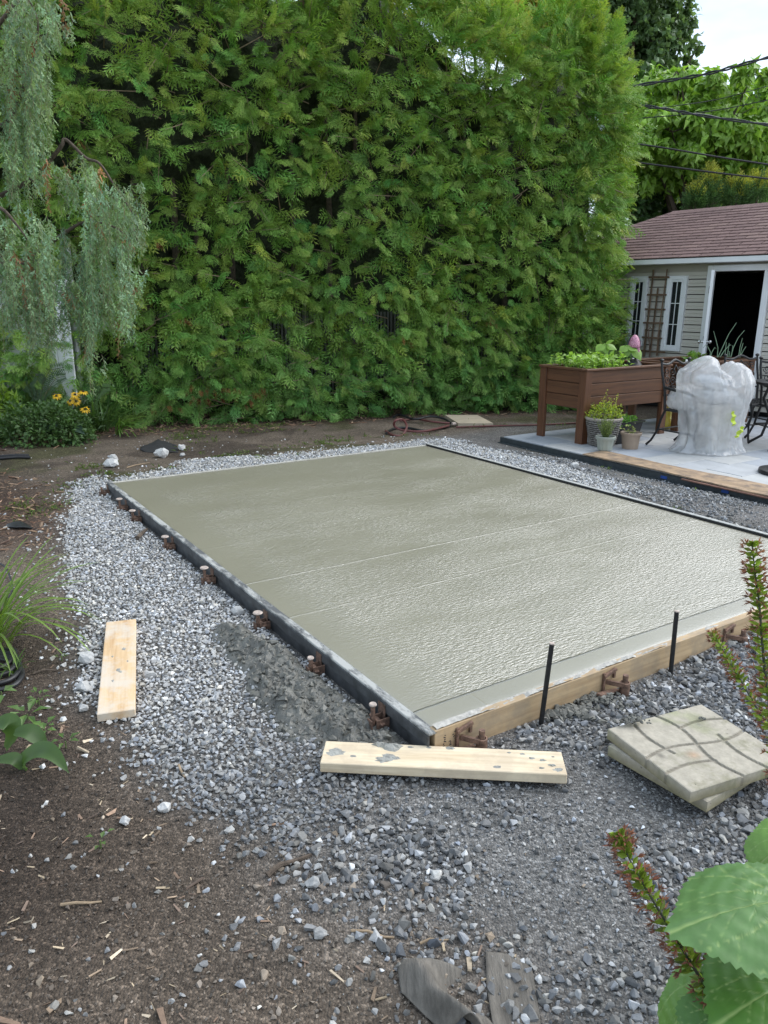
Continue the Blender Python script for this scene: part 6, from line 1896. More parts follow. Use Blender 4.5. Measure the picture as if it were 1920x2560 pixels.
# ================================================================== PLANT HELPERS
def blades(root, n_, spread, length, width, col, lean=.6, z0=0.0, name='leaf', joined=True, ang=None, seg=7, cvar=.18):
    """arching strap leaves from one crown"""
    Vs, Fs, Cs = [], [], []
    for k in range(n_):
        a_ = random.uniform(0, 2 * PI) if ang is None else random.uniform(*ang)
        L_ = length * random.uniform(.6, 1.15); le = lean * random.uniform(.5, 1.4)
        b_ = np.array([math.cos(a_), math.sin(a_), 0]); s_ = np.array([-b_[1], b_[0], 0])
        st = b_ * random.uniform(0, spread) + s_ * random.uniform(-spread, spread) * .6
        tilt_ = .15 + random.uniform(0, .5); p = np.array([st[0], st[1], z0]); el = PI / 2 - tilt_
        kk = len(Vs); c_ = np.asarray(col) * math.exp(random.gauss(0, cvar))
        for i in range(seg + 1):
            f = i / seg; w = width * (math.sin(min(1, f * 1.35 + .18) * PI * .62) if f < .98 else 0.05) * (1 - f * .55)
            Vs += [p + s_ * w / 2, p - np.array([0, 0, w * .25]), p - s_ * w / 2]; Cs += [c_ * 1.05, c_ * .8, c_ * 1.05]
            d = b_ * math.cos(el) + np.array([0, 0, math.sin(el)]); p = p + d * L_ / seg; el -= le * 2.2 / seg
        for i in range(seg):
            q0 = kk + i * 3
            Fs += [(q0, q0 + 1, q0 + 4, q0 + 3), (q0 + 1, q0 + 2, q0 + 5, q0 + 4)]
    V = np.array(Vs); V[:, 2] = np.maximum(V[:, 2], .008)
    o = npmesh(name, V, np.array(Fs), M['leaf'], np.array(Cs), root, True)
    o['kind'] = 'stuff'
    return o
def mound(root, n_, size, Ln, Wd, col, cvar=.2, z0=.0, name='foliage', up=.8, fill=.35, hue=None, droop=.2):
    d = rdir(n_); d[:, 2] = np.abs(d[:, 2])
    p = d * (rng.uniform(fill, 1, n_) ** .5)[:, None] * np.array(size) * (1 + .3 * (fbm(d[:, 0] * 3 + 3, d[:, 1] * 3, 3, 8)[:, None] - .5) * 2)
    p[:, 2] += z0
    D = unit(d * .8 + rdir(n_) * .8 + np.array([0, 0, .15])); N_ = unit(np.array([0, 0, up]) + d * .5 + rdir(n_) * .5)
    V, F = leafcards(p, D, N_, rng.uniform(.6, 1.25, n_) * Ln, rng.uniform(.7, 1.2, n_) * Wd, droop=droop)
    c = np.asarray(col) * np.exp(rng.normal(0, cvar, (n_, 1)))
    if hue is not None: c = np.where(rng.random((n_, 1)) < hue[1], np.asarray(hue[0]), c)
    o = npmesh(name, V, F, M['leaf'], rep(c, 5), root); o['kind'] = 'stuff'
    return o
def stems(root, n_, size, col_mat, h, r=.003, name='stems', z0=0.0):
    mb = MB()
    for _ in range(n_):
        x, y = random.gauss(0, size * .25), random.gauss(0, size * .25)
        mb.tube([(x * .3, y * .3, z0), (x, y, z0 + h * .6), (x * 1.7, y * 1.7, z0 + h * random.uniform(.7, 1.0))], [r, r * .8, r * .4], 5)
    return mb.build(name, col_mat, root, True)
M['stem'] = plain('green_stem', (.09, .13, .04), .6, .25, 20, .1, 60)

# ================================================================== FLOWER BED AT THE LEFT
def plant(name, label, px_, py_, cat='plant', group=None, Yd=None, dz=0.0):
    p = at(px_, py_, 0) if Yd is None else atY(px_, py_, Yd)
    return thing(name, label, cat, (p[0], p[1], gz(p) + dz), 0, group), p
r0, p = plant('leafy_shrub', 'low dense mound of small dark green leaves at the edge of the flower bed', 110, 1105)
mound(r0, 2600, (.62, .42, .50), .065, .04, (.08, .15, .045)); stems(r0, 30, .7, M['stem'], .4, .004)
r0, p = plant('leafy_shrub', 'bigger dark green bush behind the yellow flowers in the bed', 75, 1070)
mound(r0, 1500, (.75, .45, .50), .10, .05, (.085, .165, .04), hue=((.22, .30, .06), .15)); stems(r0, 24, .8, M['stem'], .6, .005)
r0, p = plant('lime_shrub', 'lime green leafed shrub cut by the left edge of the flower bed', -25, 1095)
mound(r0, 420, (.42, .3, .72), .13, .055, (.20, .32, .04), z0=.05); stems(r0, 14, .5, M['stem'], .7, .005)
r0, p = plant('dark_leaf_shrub', 'shrub of large dark pointed leaves under the weeping branches', 20, 1050)
mound(r0, 110, (.45, .3, .25), .20, .10, (.045, .095, .04), z0=.55, fill=.2); stems(r0, 16, .5, M['stem'], .95, .006)
r0, p = plant('broadleaf_plant', 'young plant with a few big dull green leaves at the front of the bed', 165, 1108)
mb = MB()
bl_px = [(150, 1060, .16, -2.4), (182, 1065, .16, -.6), (130, 1075, .12, 2.6), (176, 1095, .12, -1.1), (200, 1105, .1, -1.0)]
P = []; D = []
for k, (x, y, L_, a_) in enumerate(bl_px):
    q_ = atY(x, y, p[1]); q_ = q_ - np.array(r0.location[:]); P.append(q_); D.append((math.cos(a_), -.5, .55 * math.sin(a_)))
    mb.tube([(0, 0, 0), tuple(q_ * .6 + np.array([0, 0, .05])), tuple(q_)], [.006, .005, .003], 5)
mb.build('stem', M['stem'], r0, True)
P = np.array(P); D = np.array(D)
V, F = leafcards(P, unit(D), np.tile(np.array([0, -.7, .7]), (5, 1)), np.array([q_[2] for q_ in bl_px]) * 1.3, np.array([q_[2] for q_ in bl_px]) * .75)
o = npmesh('leaves', V, F, M['leaf'], np.tile([.05, .095, .06], (len(V), 1)), r0)
def fern(label, px_, py_, fronds, Yd, col):
    r0, p = plant('fern', label, px_, py_, Yd=None)
    base = np.array(r0.location[:])
    for (pts, L_) in fronds:
        Q = [atY(x, y, Yd + .03 * i) - base for i, (x, y) in enumerate(pts)]
        mb = MB(); mb.tube(Q, [.004] * len(Q), 5, col=(.06, .08, .03))
        P, D, Ls = [], [], []
        tot = len(Q) - 1; nlf = 8
        for i in range(nlf * tot):
            f = i / nlf; k = min(int(f), tot - 1); a_ = Q[k] + (Q[k + 1] - Q[k]) * (f - k); d = unit(Q[k + 1] - Q[k])
            nrm = unit(np.cross(d, [0, -.9, .4]))
            for sg in (-1, 1):
                P.append(a_); D.append(unit(nrm * sg + d * .35 + np.array([0, 0, -.15]))); Ls.append(L_ * math.sin(PI * min(1, .12 + .88 * (1 - i / (nlf * tot)))) ** .7 if i > 2 else L_ * .3)
        V, F = leafcards(np.array(P), np.array(D), np.tile([0, -.9, .4], (len(P), 1)), np.array(Ls), np.full(len(P), .016), droop=.05, fold=.02)
        k0 = len(mb.v)
        for v_ in V: mb.v.append(tuple(v_)); mb.c.append(col)
        for f_ in F: mb.f.append(tuple(int(q_) + k0 for q_ in f_))
        mb.build('frond', M['leaf'], r0, attr=True)
    return r0
fern('arching dark fern before the white fence', 100, 1080, [([(100, 1000), (105, 960), (125, 925), (160, 918)], .12), ([(95, 1000), (92, 970), (98, 945), (112, 940)], .1), ([(85, 1000), (78, 975), (70, 962), (60, 965)], .1), ([(110, 1000), (122, 970), (140, 945), (165, 940)], .1)], 9.6, (.06, .11, .045))
fern('fern with stiff fronds between the grey post and the hedge', 225, 1050, [([(225, 1030), (228, 980), (226, 930), (220, 905)], .10), ([(230, 1030), (240, 990), (255, 970), (275, 968)], .09)], 9.9, (.09, .16, .05))
sus, p = plant('black_eyed_susan', 'black-eyed susan with yellow daisy flowers in the flower bed', 175, 1085)
base = np.array(sus.location[:])
mound(sus, 500, (.38, .3, .50), .12, .035, (.055, .105, .03), fill=.2)
m_pet = plain('yellow_petal', (.72, .42, .012), .55, .15, 20, 0); m_eye = plain('dark_eye', (.04, .02, .012), .8, .2, 30, 0)
for k, (x, y, face_) in enumerate(((141, 990, (.0, -.55, .8)), (188, 986, (.25, -.6, .8)), (208, 979, (.2, -.2, .95)), (175, 1002, (-.3, -.7, .6)), (190, 1003, (.2, -.8, .5)), (213, 1023, (.3, -.55, .75)))):
    q_ = atY(x, y, p[1] - .15) - base; nrm = unit(np.array(face_))
    fl = link(bpy.data.objects.new('flower', None), sus); fl.empty_display_size = .05
    fl.location = q_; fl.rotation_euler = Vector(nrm).to_track_quat('Z', 'Y').to_euler()
    n_ = 11; an = np.arange(n_) * 2 * PI / n_ + .2 * k
    P = np.stack([np.cos(an) * .014, np.sin(an) * .014, np.zeros(n_)], -1); D = unit(np.stack([np.cos(an), np.sin(an), -.32 + .15 * np.sin(an * 3 + k)], -1))
    V, F = leafcards(P, D, np.tile([0, 0, 1.], (n_, 1)), np.full(n_, .058), np.full(n_, .024), droop=.12, fold=.03)
    npmesh('petals', V, F, m_pet, None, fl)
    MB().lathe([(.001, .018), (.009, .015), (.0135, .006), (.012, -.004)], 10).build('eye', m_eye, fl, True)
    MB().tube([(0, 0, 0), tuple((np.array([0, 0, 0.]) - q_) * .0 + np.array([0, 0, -.05]))], .003, 5).build('neck', M['stem'], fl, True)
mb = MB()
for (x, y) in ((141, 993), (188, 989), (208, 982), (175, 1006), (190, 1007), (213, 1027)):
    q_ = atY(x, y, p[1] - .15) - base; mb.tube([(random.gauss(0, .06), random.gauss(0, .05), 0), tuple(q_ * np.array([.7, .7, .6])), tuple(q_ - np.array([0, 0, .01]))], [.005, .004, .003], 5)
mb.build('stems', M['stem'], sus, True)
r0, p = plant('daylily', 'arching clump of dark strap leaves at the left foot of the hedge', 250, 1080)
blades(r0, 75, .12, .62, .024, (.09, .17, .045), .55)
r0, p = plant('daylily', 'flattened tuft of bright strap leaves sprawling on the mulch before the hedge', 292, 1088)
blades(r0, 30, .06, .45, .024, (.14, .26, .05), .9, ang=(-1.2, .5))
r0, p = plant('daylily', 'big grassy clump of yellow-green strap leaves at the left edge', -40, 1625)
blades(r0, 120, .12, .62, .017, (.17, .27, .045), .75, seg=9)
r0, p = plant('grass_tuft', 'small spiky grass tuft beside the coiled pipe', 35, 1690)
blades(r0, 16, .02, .17, .011, (.09, .16, .035), .6)
r0, p = plant('lily_seedling', 'young plant with three broad arching leaves at the lower left', 55, 1925)
base = np.array(r0.location[:])
def ribbon(root, pts, Yds, w, col, name='leaf'):
    Q = [atY(x, y, Yd) - base for (x, y), Yd in zip(pts, Yds)]; P = []
    for i in range(len(Q) - 1):
        p0, p1, p2, p3 = Q[max(i - 1, 0)], Q[i], Q[i + 1], Q[min(i + 2, len(Q) - 1)]
        for k in range(6):
            t = k / 6; P.append(.5 * (2 * p1 + (p2 - p0) * t + (2 * p0 - 5 * p1 + 4 * p2 - p3) * t * t + (3 * p1 - p0 - 3 * p2 + p3) * t ** 3))
    P.append(Q[-1]); n_ = len(P); V, F, c_ = [], [], []
    for i, q_ in enumerate(P):
        d = unit(P[min(i + 1, n_ - 1)] - P[max(i - 1, 0)]); s_ = unit(np.cross(d, [0, -.45, .9])); f = i / (n_ - 1)
        ww = w * max(.06, math.sin(PI * min(1, .08 + f * .95)) ** .75) / 2; nn = np.cross(s_, d)
        V += [q_ + s_ * ww + nn * ww * .3, q_, q_ - s_ * ww + nn * ww * .3]; c_ += [np.array(col), np.array(col) * .8, np.array(col)]
    for i in range(n_ - 1): F += [(i * 3, i * 3 + 1, i * 3 + 4, i * 3 + 3), (i * 3 + 1, i * 3 + 2, i * 3 + 5, i * 3 + 4)]
    return npmesh(name, np.array(V), np.array(F), M['leaf'], np.array(c_), root, True)
y0 = p[1]
ribbon(r0, [(58, 1925), (62, 1900), (100, 1878), (135, 1888), (172, 1932)], [y0, y0, y0 - .02, y0 - .05, y0 - .08], .075, (.075, .14, .035))
ribbon(r0, [(15, 1872), (30, 1840), (24, 1808), (-10, 1815), (-60, 1850)], [y0 + .1] * 5, .075, (.075, .14, .035))
ribbon(r0, [(36, 1832), (70, 1830), (95, 1845), (118, 1870)], [y0 + .08] * 4, .065, (.07, .13, .035))
ribbon(r0, [(58, 1920), (40, 1900), (15, 1898), (-30, 1905)], [y0] * 4, .05, (.08, .14, .04))
def weed(label, px_, py_, n_, L_, W_, col):
    r0, p = plant('weed_seedling', label, px_, py_)
    an = np.arange(n_) * 2.4 + random.random() * 6
    P = np.stack([np.cos(an) * .015, np.sin(an) * .015, np.full(n_, .03)], -1) * rng.uniform(.6, 1.8, (n_, 1)); D = unit(np.stack([np.cos(an), np.sin(an), rng.uniform(-.1, .5, n_)], -1))
    V, F = leafcards(P, D, np.tile([0, 0, 1.], (n_, 1)), rng.uniform(.7, 1.2, n_) * L_, rng.uniform(.8, 1.2, n_) * W_, droop=.15)
    o = npmesh('leaves', V, F, M['leaf'], rep(np.asarray(col) * np.exp(rng.normal(0, .12, (n_, 1))), 5), r0)
    MB().tube([(0, 0, -.01), (0, 0, .03)], .003, 5).build('stem', M['stem'], r0)
weed('rosette weed with pale spoon leaves among wood chips', 70, 1802, 7, .075, .03, (.12, .21, .055))
weed('feathery little weed above the rosette weed', 98, 1762, 12, .035, .014, (.10, .18, .04))
weed('clover-like weed right of the rosette weed', 112, 1838, 7, .04, .026, (.11, .20, .045))
weed('small two-leaved weed among brown leaf litter', 165, 1868, 5, .045, .02, (.10, .18, .04))
weed('upright pale weed at the left edge below the coiled pipe', 6, 1752, 5, .06, .03, (.13, .22, .06))
weed('tiny weed on the bare soil among white stones', 252, 2118, 5, .03, .016, (.10, .17, .04))
weed('little grass weed at the edge of the pale gravel', 92, 1478, 12, .045, .008, (.11, .18, .04))
weed('tuft of weed on the dirt beside the pale gravel', 155, 1655, 8, .03, .006, (.12, .18, .05))

# ================================================================== PLANTS IN THE PLANTERS AND POTS
def on_planter(pl, x, y, name, label, cat='plant', group=None):
    w = pl.matrix_basis @ Vector((x, y, PH - .12))
    return thing(name, label, cat, tuple(w), TH, group)
r0 = on_planter(pl1, -.32, -.02, 'lettuce_patch', 'bright lime lettuce seedlings filling the near half of the first planter')
n_ = 520
p = np.stack([rng.uniform(-.40, .42, n_), rng.uniform(-.30, .30, n_), rng.uniform(.10, .235, n_)], -1)
p[:, 2] += .03 * (fbm(p[:, 0] * 9, p[:, 1] * 9, 2, 4) - .5) * 2
D = unit(rdir(n_) * np.array([1, 1, .4]) + np.array([0, 0, .15])); N_ = unit(np.array([0, 0, 1.]) + rdir(n_) * .55)
V, F = leafcards(p, D, N_, rng.uniform(.05, .095, n_), rng.uniform(.04, .07, n_), droop=.15)
o = npmesh('leaves', V, F, M['leaf'], rep(np.array([.30, .48, .085]) * np.exp(rng.normal(0, .2, (n_, 1))), 5), r0); o['kind'] = 'stuff'
mb = MB()
for k in range(120): mb.tube([(p[k, 0] * .95, p[k, 1] * .95, 0), tuple(p[k])], .003, 4)
mb.build('stems', M['stem'], r0)
def bean(label, x, y, leaves):
    r0 = on_planter(pl1, x, y, 'bean_plant', label)
    P0 = np.array(r0.location[:]); Rz = np.array(Matrix.Rotation(-TH, 3, 'Z'))
    for (px_, py_, L_, ax) in leaves:
        q_ = Rz @ (atY(px_, py_, P0[1] - .03) - P0); d = Rz @ unit(np.array([ax[0], -.45, ax[1]]))
        nrm = unit(np.array([-.3, -.5, .8])); S_ = unit(np.cross(nrm, d)); nn = np.cross(d, S_)
        # broad pointed leaf, folded on the midrib
        out = [(0, .0), (.06, .30), (.25, .46), (.5, .40), (.75, .2), (1.0, .0)]
        V = []; F = []
        for f, w in out:
            for sgn in (1, .5, 0, -.5, -1):
                V.append(q_ + d * L_ * (f - .06 * abs(sgn) * (f < .1)) + S_ * L_ * w * sgn - nn * L_ * (.10 * abs(sgn) * w * 2 + .16 * f * f))
        for i in range(len(out) - 1):
            for k in range(4): F.append((i * 5 + k, i * 5 + k + 1, i * 5 + 6 + k, i * 5 + 5 + k))
        c_ = np.array([[.26, .44, .075]] * len(V)) * (1 - .15 * (np.arange(len(V)) % 5 == 2))[:, None]
        npmesh('leaf', np.array(V), np.array(F), M['leaf'], c_, r0, True)
        MB().tube([(0, 0, 0), tuple(q_ * np.array([.6, .6, .7])), tuple(q_)], [.005, .004, .003], 5).build('stalk', M['stem'], r0, True)
bean('seedling with two big pale heart-shaped leaves in the first planter, left one', .22, .1, [(1507, 862, .13, (-.8, -.5)), (1512, 860, .14, (.25, -.9)), (1520, 862, .13, (.8, -.35)), (1516, 856, .10, (.5, .3))])
bean('seedling with broad lobed pale leaf before the pink ornament', .48, .05, [(1566, 866, .13, (-.75, -.45)), (1570, 864, .15, (-.05, -1)), (1573, 865, .13, (.8, -.35)), (1588, 872, .17, (.5, -.85))])
r0 = on_planter(pl1, .64, .08, 'spiral_wire', 'curl of white wire netting and dark cloth at the end of the first planter', 'netting')
mb = MB()
for k in range(6): mb.tube([(.05 * math.cos(a_ * .6), .05 * math.sin(a_ * .6), .07 + .018 * k) for a_ in range(11)], .003, 4)
mb.build('rings', M['white'], r0); MB().lathe([(.001, .10), (.06, .09), (.10, .04), (.12, .0)], 14, (-.10, -.05, .06)).build('cloth', M['rubber'], r0, True)
r0 = on_planter(pl2, -.2, -.1, 'leafy_greens', 'small tuft of light green leaves in the second planter')
mound(r0, 60, (.10, .1, .20), .09, .06, (.16, .28, .06), fill=.3); stems(r0, 10, .15, M['stem'], .12)
r0 = on_planter(pl2, .06, -.05, 'leafy_greens', 'small tuft of pale leaves right of the other tuft in the second planter')
mound(r0, 45, (.11, .1, .19), .085, .055, (.19, .29, .08), fill=.3); stems(r0, 10, .15, M['stem'], .12)
r0 = on_planter(pl2, .48, .02, 'spring_onions', 'tall thin spring onion leaves rising in front of the dark doorway')
P0 = np.array(r0.location[:]); Rz = np.array(Matrix.Rotation(-TH, 3, 'Z'))
mb = MB()
for pts in ([(1795, 893), (1808, 865), (1822, 835), (1841, 807)], [(1827, 893), (1833, 870), (1845, 845), (1861, 826)], [(1793, 893), (1795, 870), (1790, 850), (1784, 828)], [(1812, 893), (1814, 870), (1816, 855)], [(1818, 893), (1821, 870), (1823, 857)], [(1846, 893), (1850, 868), (1856, 845)], [(1849, 893), (1854, 870), (1858, 857)], [(1850, 893), (1857, 878), (1865, 866)], [(1800, 893), (1812, 875), (1825, 862), (1832, 864), (1830, 882)], [(1775, 893), (1776, 880), (1770, 868), (1764, 862), (1758, 870)], [(1776, 893), (1780, 880), (1787, 868), (1790, 872)], [(1822, 893), (1824, 880), (1821, 878)]):
    mb.tube([Rz @ (atY(x, y, P0[1]) - P0) for x, y in pts], list(np.linspace(.007, .0035, len(pts))), 6)
mb.build('leaves', plain('onion_leaf', (.22, .32, .2), .5, .15, 20, 0), r0, True)
r0 = on_planter(pl2, -.52, -.25, 'plant_label', 'small white plant label stuck in the second planter', 'label')
MB().box((0, 0, .10), (.045, .003, .09)).build('tag', M['white'], r0)
r0 = thing('golden_shrublet', 'airy lime and golden herb growing out of the wicker pot', 'plant', POT_W)
mound(r0, 620, (.22, .19, .19), .035, .02, (.34, .42, .04), z0=.02, fill=.2, hue=((.18, .26, .05), .3))
mb = MB(); P = []
for (ax, h) in ((.0, .36), (.045, .27), (.12, .3), (-.03, .25), (-.13, .18), (.16, .2)):
    pts = [(ax * .4, 0, 0), (ax * .8, -.02, h * .6), (ax * 1.1, -.03, h)]; mb.tube(pts, [.003, .002, .001], 4)
    for k in range(34):
        f = k / 34; P.append((ax * (.4 + .7 * f) + random.gauss(0, .022 * (1.1 - f)), random.gauss(-.02, .02), h * f))
mb.build('stems', M['stem'], r0)
P = np.array(P); V, F = leafcards(P, rdir(len(P)) + np.array([0, 0, .2]), np.array([0, -.4, 1.]) + rdir(len(P)) * .6, rng.uniform(.018, .034, len(P)), rng.uniform(.010, .018, len(P)))
o = npmesh('sprigs', V, F, M['leaf'], rep(np.array([.42, .45, .06]) * np.exp(rng.normal(0, .15, (len(P), 1))), 5), r0); o['kind'] = 'stuff'
r0 = thing('thyme_plant', 'wispy grey-green herb in the small ribbed pot', 'plant', POT_G)
mb = MB(); P = []
for k in range(60):
    a_ = random.uniform(0, 2 * PI); s_ = random.uniform(.3, 1); e = (.11 * s_ * math.cos(a_), .09 * s_ * math.sin(a_), random.uniform(.10, .24))
    mb.tube([(e[0] * .25, e[1] * .25, 0), (e[0] * .65, e[1] * .65, e[2] * .6), e], [.0022, .0018, .001], 4)
    for f in np.linspace(.2, 1, 20): P.append((e[0] * (.25 + .75 * f), e[1] * (.25 + .75 * f), e[2] * f))
mb.build('stems', M['stem'], r0)
P = np.array(P); V, F = leafcards(P, unit(rdir(len(P)) + np.array([0, 0, .6])), rdir(len(P)), rng.uniform(.012, .024, len(P)), rng.uniform(.005, .009, len(P)))
o = npmesh('sprigs', V, F, M['leaf'], rep(np.array([.22, .28, .08]) * np.exp(rng.normal(0, .18, (len(P), 1))), 5), r0); o['kind'] = 'stuff'
r0 = thing('parsley_plant', 'low curly green herb growing in the black trough', 'plant', POT_T, TH)
mound(r0, 360, (.24, .11, .09), .04, .03, (.13, .30, .05), fill=.1, hue=((.22, .30, .10), .2)); stems(r0, 16, .3, M['stem'], .06)
r0 = thing('yellow_seedling', 'small pale yellowing seedling leaning out of the beige pot', 'plant', POT_B)
mb = MB(); P = []
for q_ in ((-.12, -.02, .06), (-.085, -.03, .04), (-.06, -.02, .10), (-.01, -.03, .09), (.0, -.05, .06), (-.02, -.06, .03), (.02, -.03, .02), (-.045, -.04, .05), (-.005, -.02, .075), (.015, -.05, .045)):
    mb.tube([(-.01, -.02, 0), (q_[0] * .6, q_[1], q_[2] * .7), q_], .002, 4)
    for _ in range(4): P.append(np.array(q_) + rdir(1)[0] * .012)
mb.build('stems', M['stem'], r0)
P = np.array(P); V, F = leafcards(P, unit(rdir(len(P)) + np.array([0, -.4, 0])), np.array([0, -.5, 1.]) + rdir(len(P)) * .4, rng.uniform(.022, .036, len(P)), rng.uniform(.02, .03, len(P)))
npmesh('leaves', V, F, M['leaf'], rep(np.array([.30, .34, .10]) * np.exp(rng.normal(0, .2, (len(P), 1))), 5), r0)

# ================================================================== FOREGROUND PLANTS AT THE RIGHT
m, n, b, o = _mat('veined_leaf')
a = n.nodes.new('ShaderNodeAttribute'); a.attribute_name = 'col'
f = _noise(n, 'Object', 30, 4, .6)
n.links.new(_mix(n, 1.0, a.outputs['Color'], _ramp(n, f, [(.3, .85), (.7, 1.12)]), 'MULTIPLY'), b.inputs['Base Color'])
b.inputs['Roughness'].default_value = .42
t = n.nodes.new('ShaderNodeBsdfTranslucent'); t.inputs['Color'].default_value = (.12, .22, .03, 1)
ms = n.nodes.new('ShaderNodeMixShader'); ms.inputs[0].default_value = .18
n.links.new(b.outputs[0], ms.inputs[1]); n.links.new(t.outputs[0], ms.inputs[2]); n.links.new(ms.outputs[0], o.inputs['Surface'])
M['veined'] = m
def big_leaf(root, base, tip, nrm, width, col, seed=0, name='leaf', stalk=None):
    """heart-shaped toothed leaf: midrib from base to tip, side veins pressed in"""
    b0 = np.array(root.location[:]); base, tip = np.array(base) - b0, np.array(tip) - b0
    L_ = np.linalg.norm(tip - base); d = (tip - base) / L_; S_ = unit(np.cross(np.array(nrm, float), d)); N_ = np.cross(d, S_)
    NR, NT = 26, 132
    th = np.linspace(-PI, PI, NT, endpoint=False)
    # outline in polar form about a point a third of the way up the leaf
    half = .5 * width / L_
    r = 1.0 / np.sqrt((np.cos(th) / .64) ** 2 + (np.sin(th) / half) ** 2)
    r = r * (1 + .10 * np.exp(-(th / .22) ** 2))                       # drawn out tip
    r = r * (1 - .45 * np.exp(-((np.abs(th) - PI) / .30) ** 2))        # notch at the stalk
    tooth = (th / (2 * PI) * 42) % 1
    r = r * (1 + .075 * np.where(tooth < .75, tooth / .75, (1 - tooth) / .25) * (1 - np.exp(-((np.abs(th) - PI) / .25) ** 2))) * (1 + .05 * np.sin(th * 5 + seed))
    rr = np.linspace(0.02, 1, NR)
    R_, T_ = np.meshgrid(rr, th, indexing='ij')
    X = .36 + R_ * r[None] * np.cos(T_); Yv = R_ * r[None] * np.sin(T_)
    ph = np.arctan2(Yv, X - .02); rho = np.hypot(Yv, X - .02)
    vein = np.zeros_like(X)
    for a0 in (0, .40, .82, 1.3, 1.85):
        for sg in (-1, 1):
            dd = np.abs(ph - sg * (a0 + .10 * np.sin(rho * 5) * (a0 > 0))) * rho
            vein = np.maximum(vein, np.exp(-(dd / (.0075 * (1.15 - rho * .7))) ** 2))
            if a0 < 1.4:
                for r0_ in (.28, .48, .66):
                    d2 = np.abs((ph - sg * a0) * rho - sg * (rho - r0_) * .75)
                    vein = np.maximum(vein, .55 * np.exp(-(d2 / .005) ** 2) * (rho > r0_) * ((ph - sg * a0) * sg > 0) * (np.abs(ph - sg * a0) < .30))
    puff = np.sin(rho * 42 + np.abs(ph) * 5) * .0035
    Zv = -.22 * (np.abs(Yv) ** 1.6) * 1.0 - .25 * np.maximum(0, X - .2) ** 2 - .012 * vein + puff + .035 * np.sin(T_ * 3 + seed) * R_ ** 2
    V = base + (X[..., None] * d + Yv[..., None] * S_ + Zv[..., None] * N_) * L_
    c_ = np.asarray(col) * (1 - vein[..., None]) + np.array([.30, .42, .14]) * vein[..., None]
    V = V.reshape(-1, 3); c_ = c_.reshape(-1, 3)
    i, j_ = np.meshgrid(np.arange(NR - 1), np.arange(NT), indexing='ij')
    F = np.stack([i * NT + j_, (i + 1) * NT + j_, (i + 1) * NT + (j_ + 1) % NT, i * NT + (j_ + 1) % NT], -1).reshape(-1, 4)
    cen = V[:NT].mean(0); V = np.concatenate([V, cen[None]]); c_ = np.concatenate([c_, c_[:1]])
    F3 = np.stack([np.full(NT, len(V) - 1), np.arange(NT), (np.arange(NT) + 1) % NT], 1)
    lf = npmesh(name, V, [F, F3], M['veined'], c_, root, True)
    if stalk is not None:
        s_ = np.array(stalk) - b0
        MB().tube([tuple(s_), tuple((s_ + base) / 2 + np.array([0, 0, .04])), tuple(base + d * L_ * .04)], [.007, .006, .004], 8).build('stalk', M['stem'], lf, True)
    return lf
lig = thing('large_leaf_plant', 'plant with big toothed green leaves and a leaning seed spike at the lower right', 'plant', (1.20, 1.32, 0))
foot = (1.20, 1.32, .0)
LC = (.062, .135, .045)
big_leaf(lig, atY(1985, 2245, 1.26), atY(1702, 2284, 1.24), (-.05, .04, 1), .27, (.12, .235, .07), 1, stalk=foot)
big_leaf(lig, atY(2010, 2440, 1.22), atY(1815, 2520, 1.14), (-.1, -.05, 1), .26, (.085, .20, .035), 2, stalk=foot)
big_leaf(lig, atY(1905, 2400, 1.30), atY(1770, 2480, 1.28), (-.2, -.3, .9), .15, (.12, .24, .07), 3, stalk=foot)
big_leaf(lig, atY(1760, 2440, 1.40), atY(1655, 2590, 1.36), (-.5, -.2, .8), .13, (.13, .26, .05), 4, stalk=foot)
big_leaf(lig, atY(1990, 2085, 1.45), atY(1885, 2165, 1.42), (.1, -.3, .9), .12, (.16, .30, .06), 5, stalk=foot)
big_leaf(lig, atY(1985, 2260, 1.5), atY(1830, 2215, 1.45), (.2, .3, .9), .12, (.12, .24, .06), 6, stalk=foot)
big_leaf(lig, atY(1850, 2235, 1.42), atY(1868, 2172, 1.42), (-.9, -.3, .2), .05, (.16, .30, .05), 7, stalk=foot)
big_leaf(lig, atY(1820, 2530, 1.25), atY(1740, 2620, 1.2), (0, -.1, 1), .16, (.08, .19, .035), 8, stalk=foot)
big_leaf(lig, atY(1800, 2380, 1.42), atY(1775, 2460, 1.42), (-.8, -.4, .4), .07, (.09, .2, .035), 9, stalk=foot)
big_leaf(lig, atY(2050, 2330, 1.32), atY(1880, 2450, 1.33), (0, -.05, 1), .22, (.10, .22, .05), 10, stalk=foot)
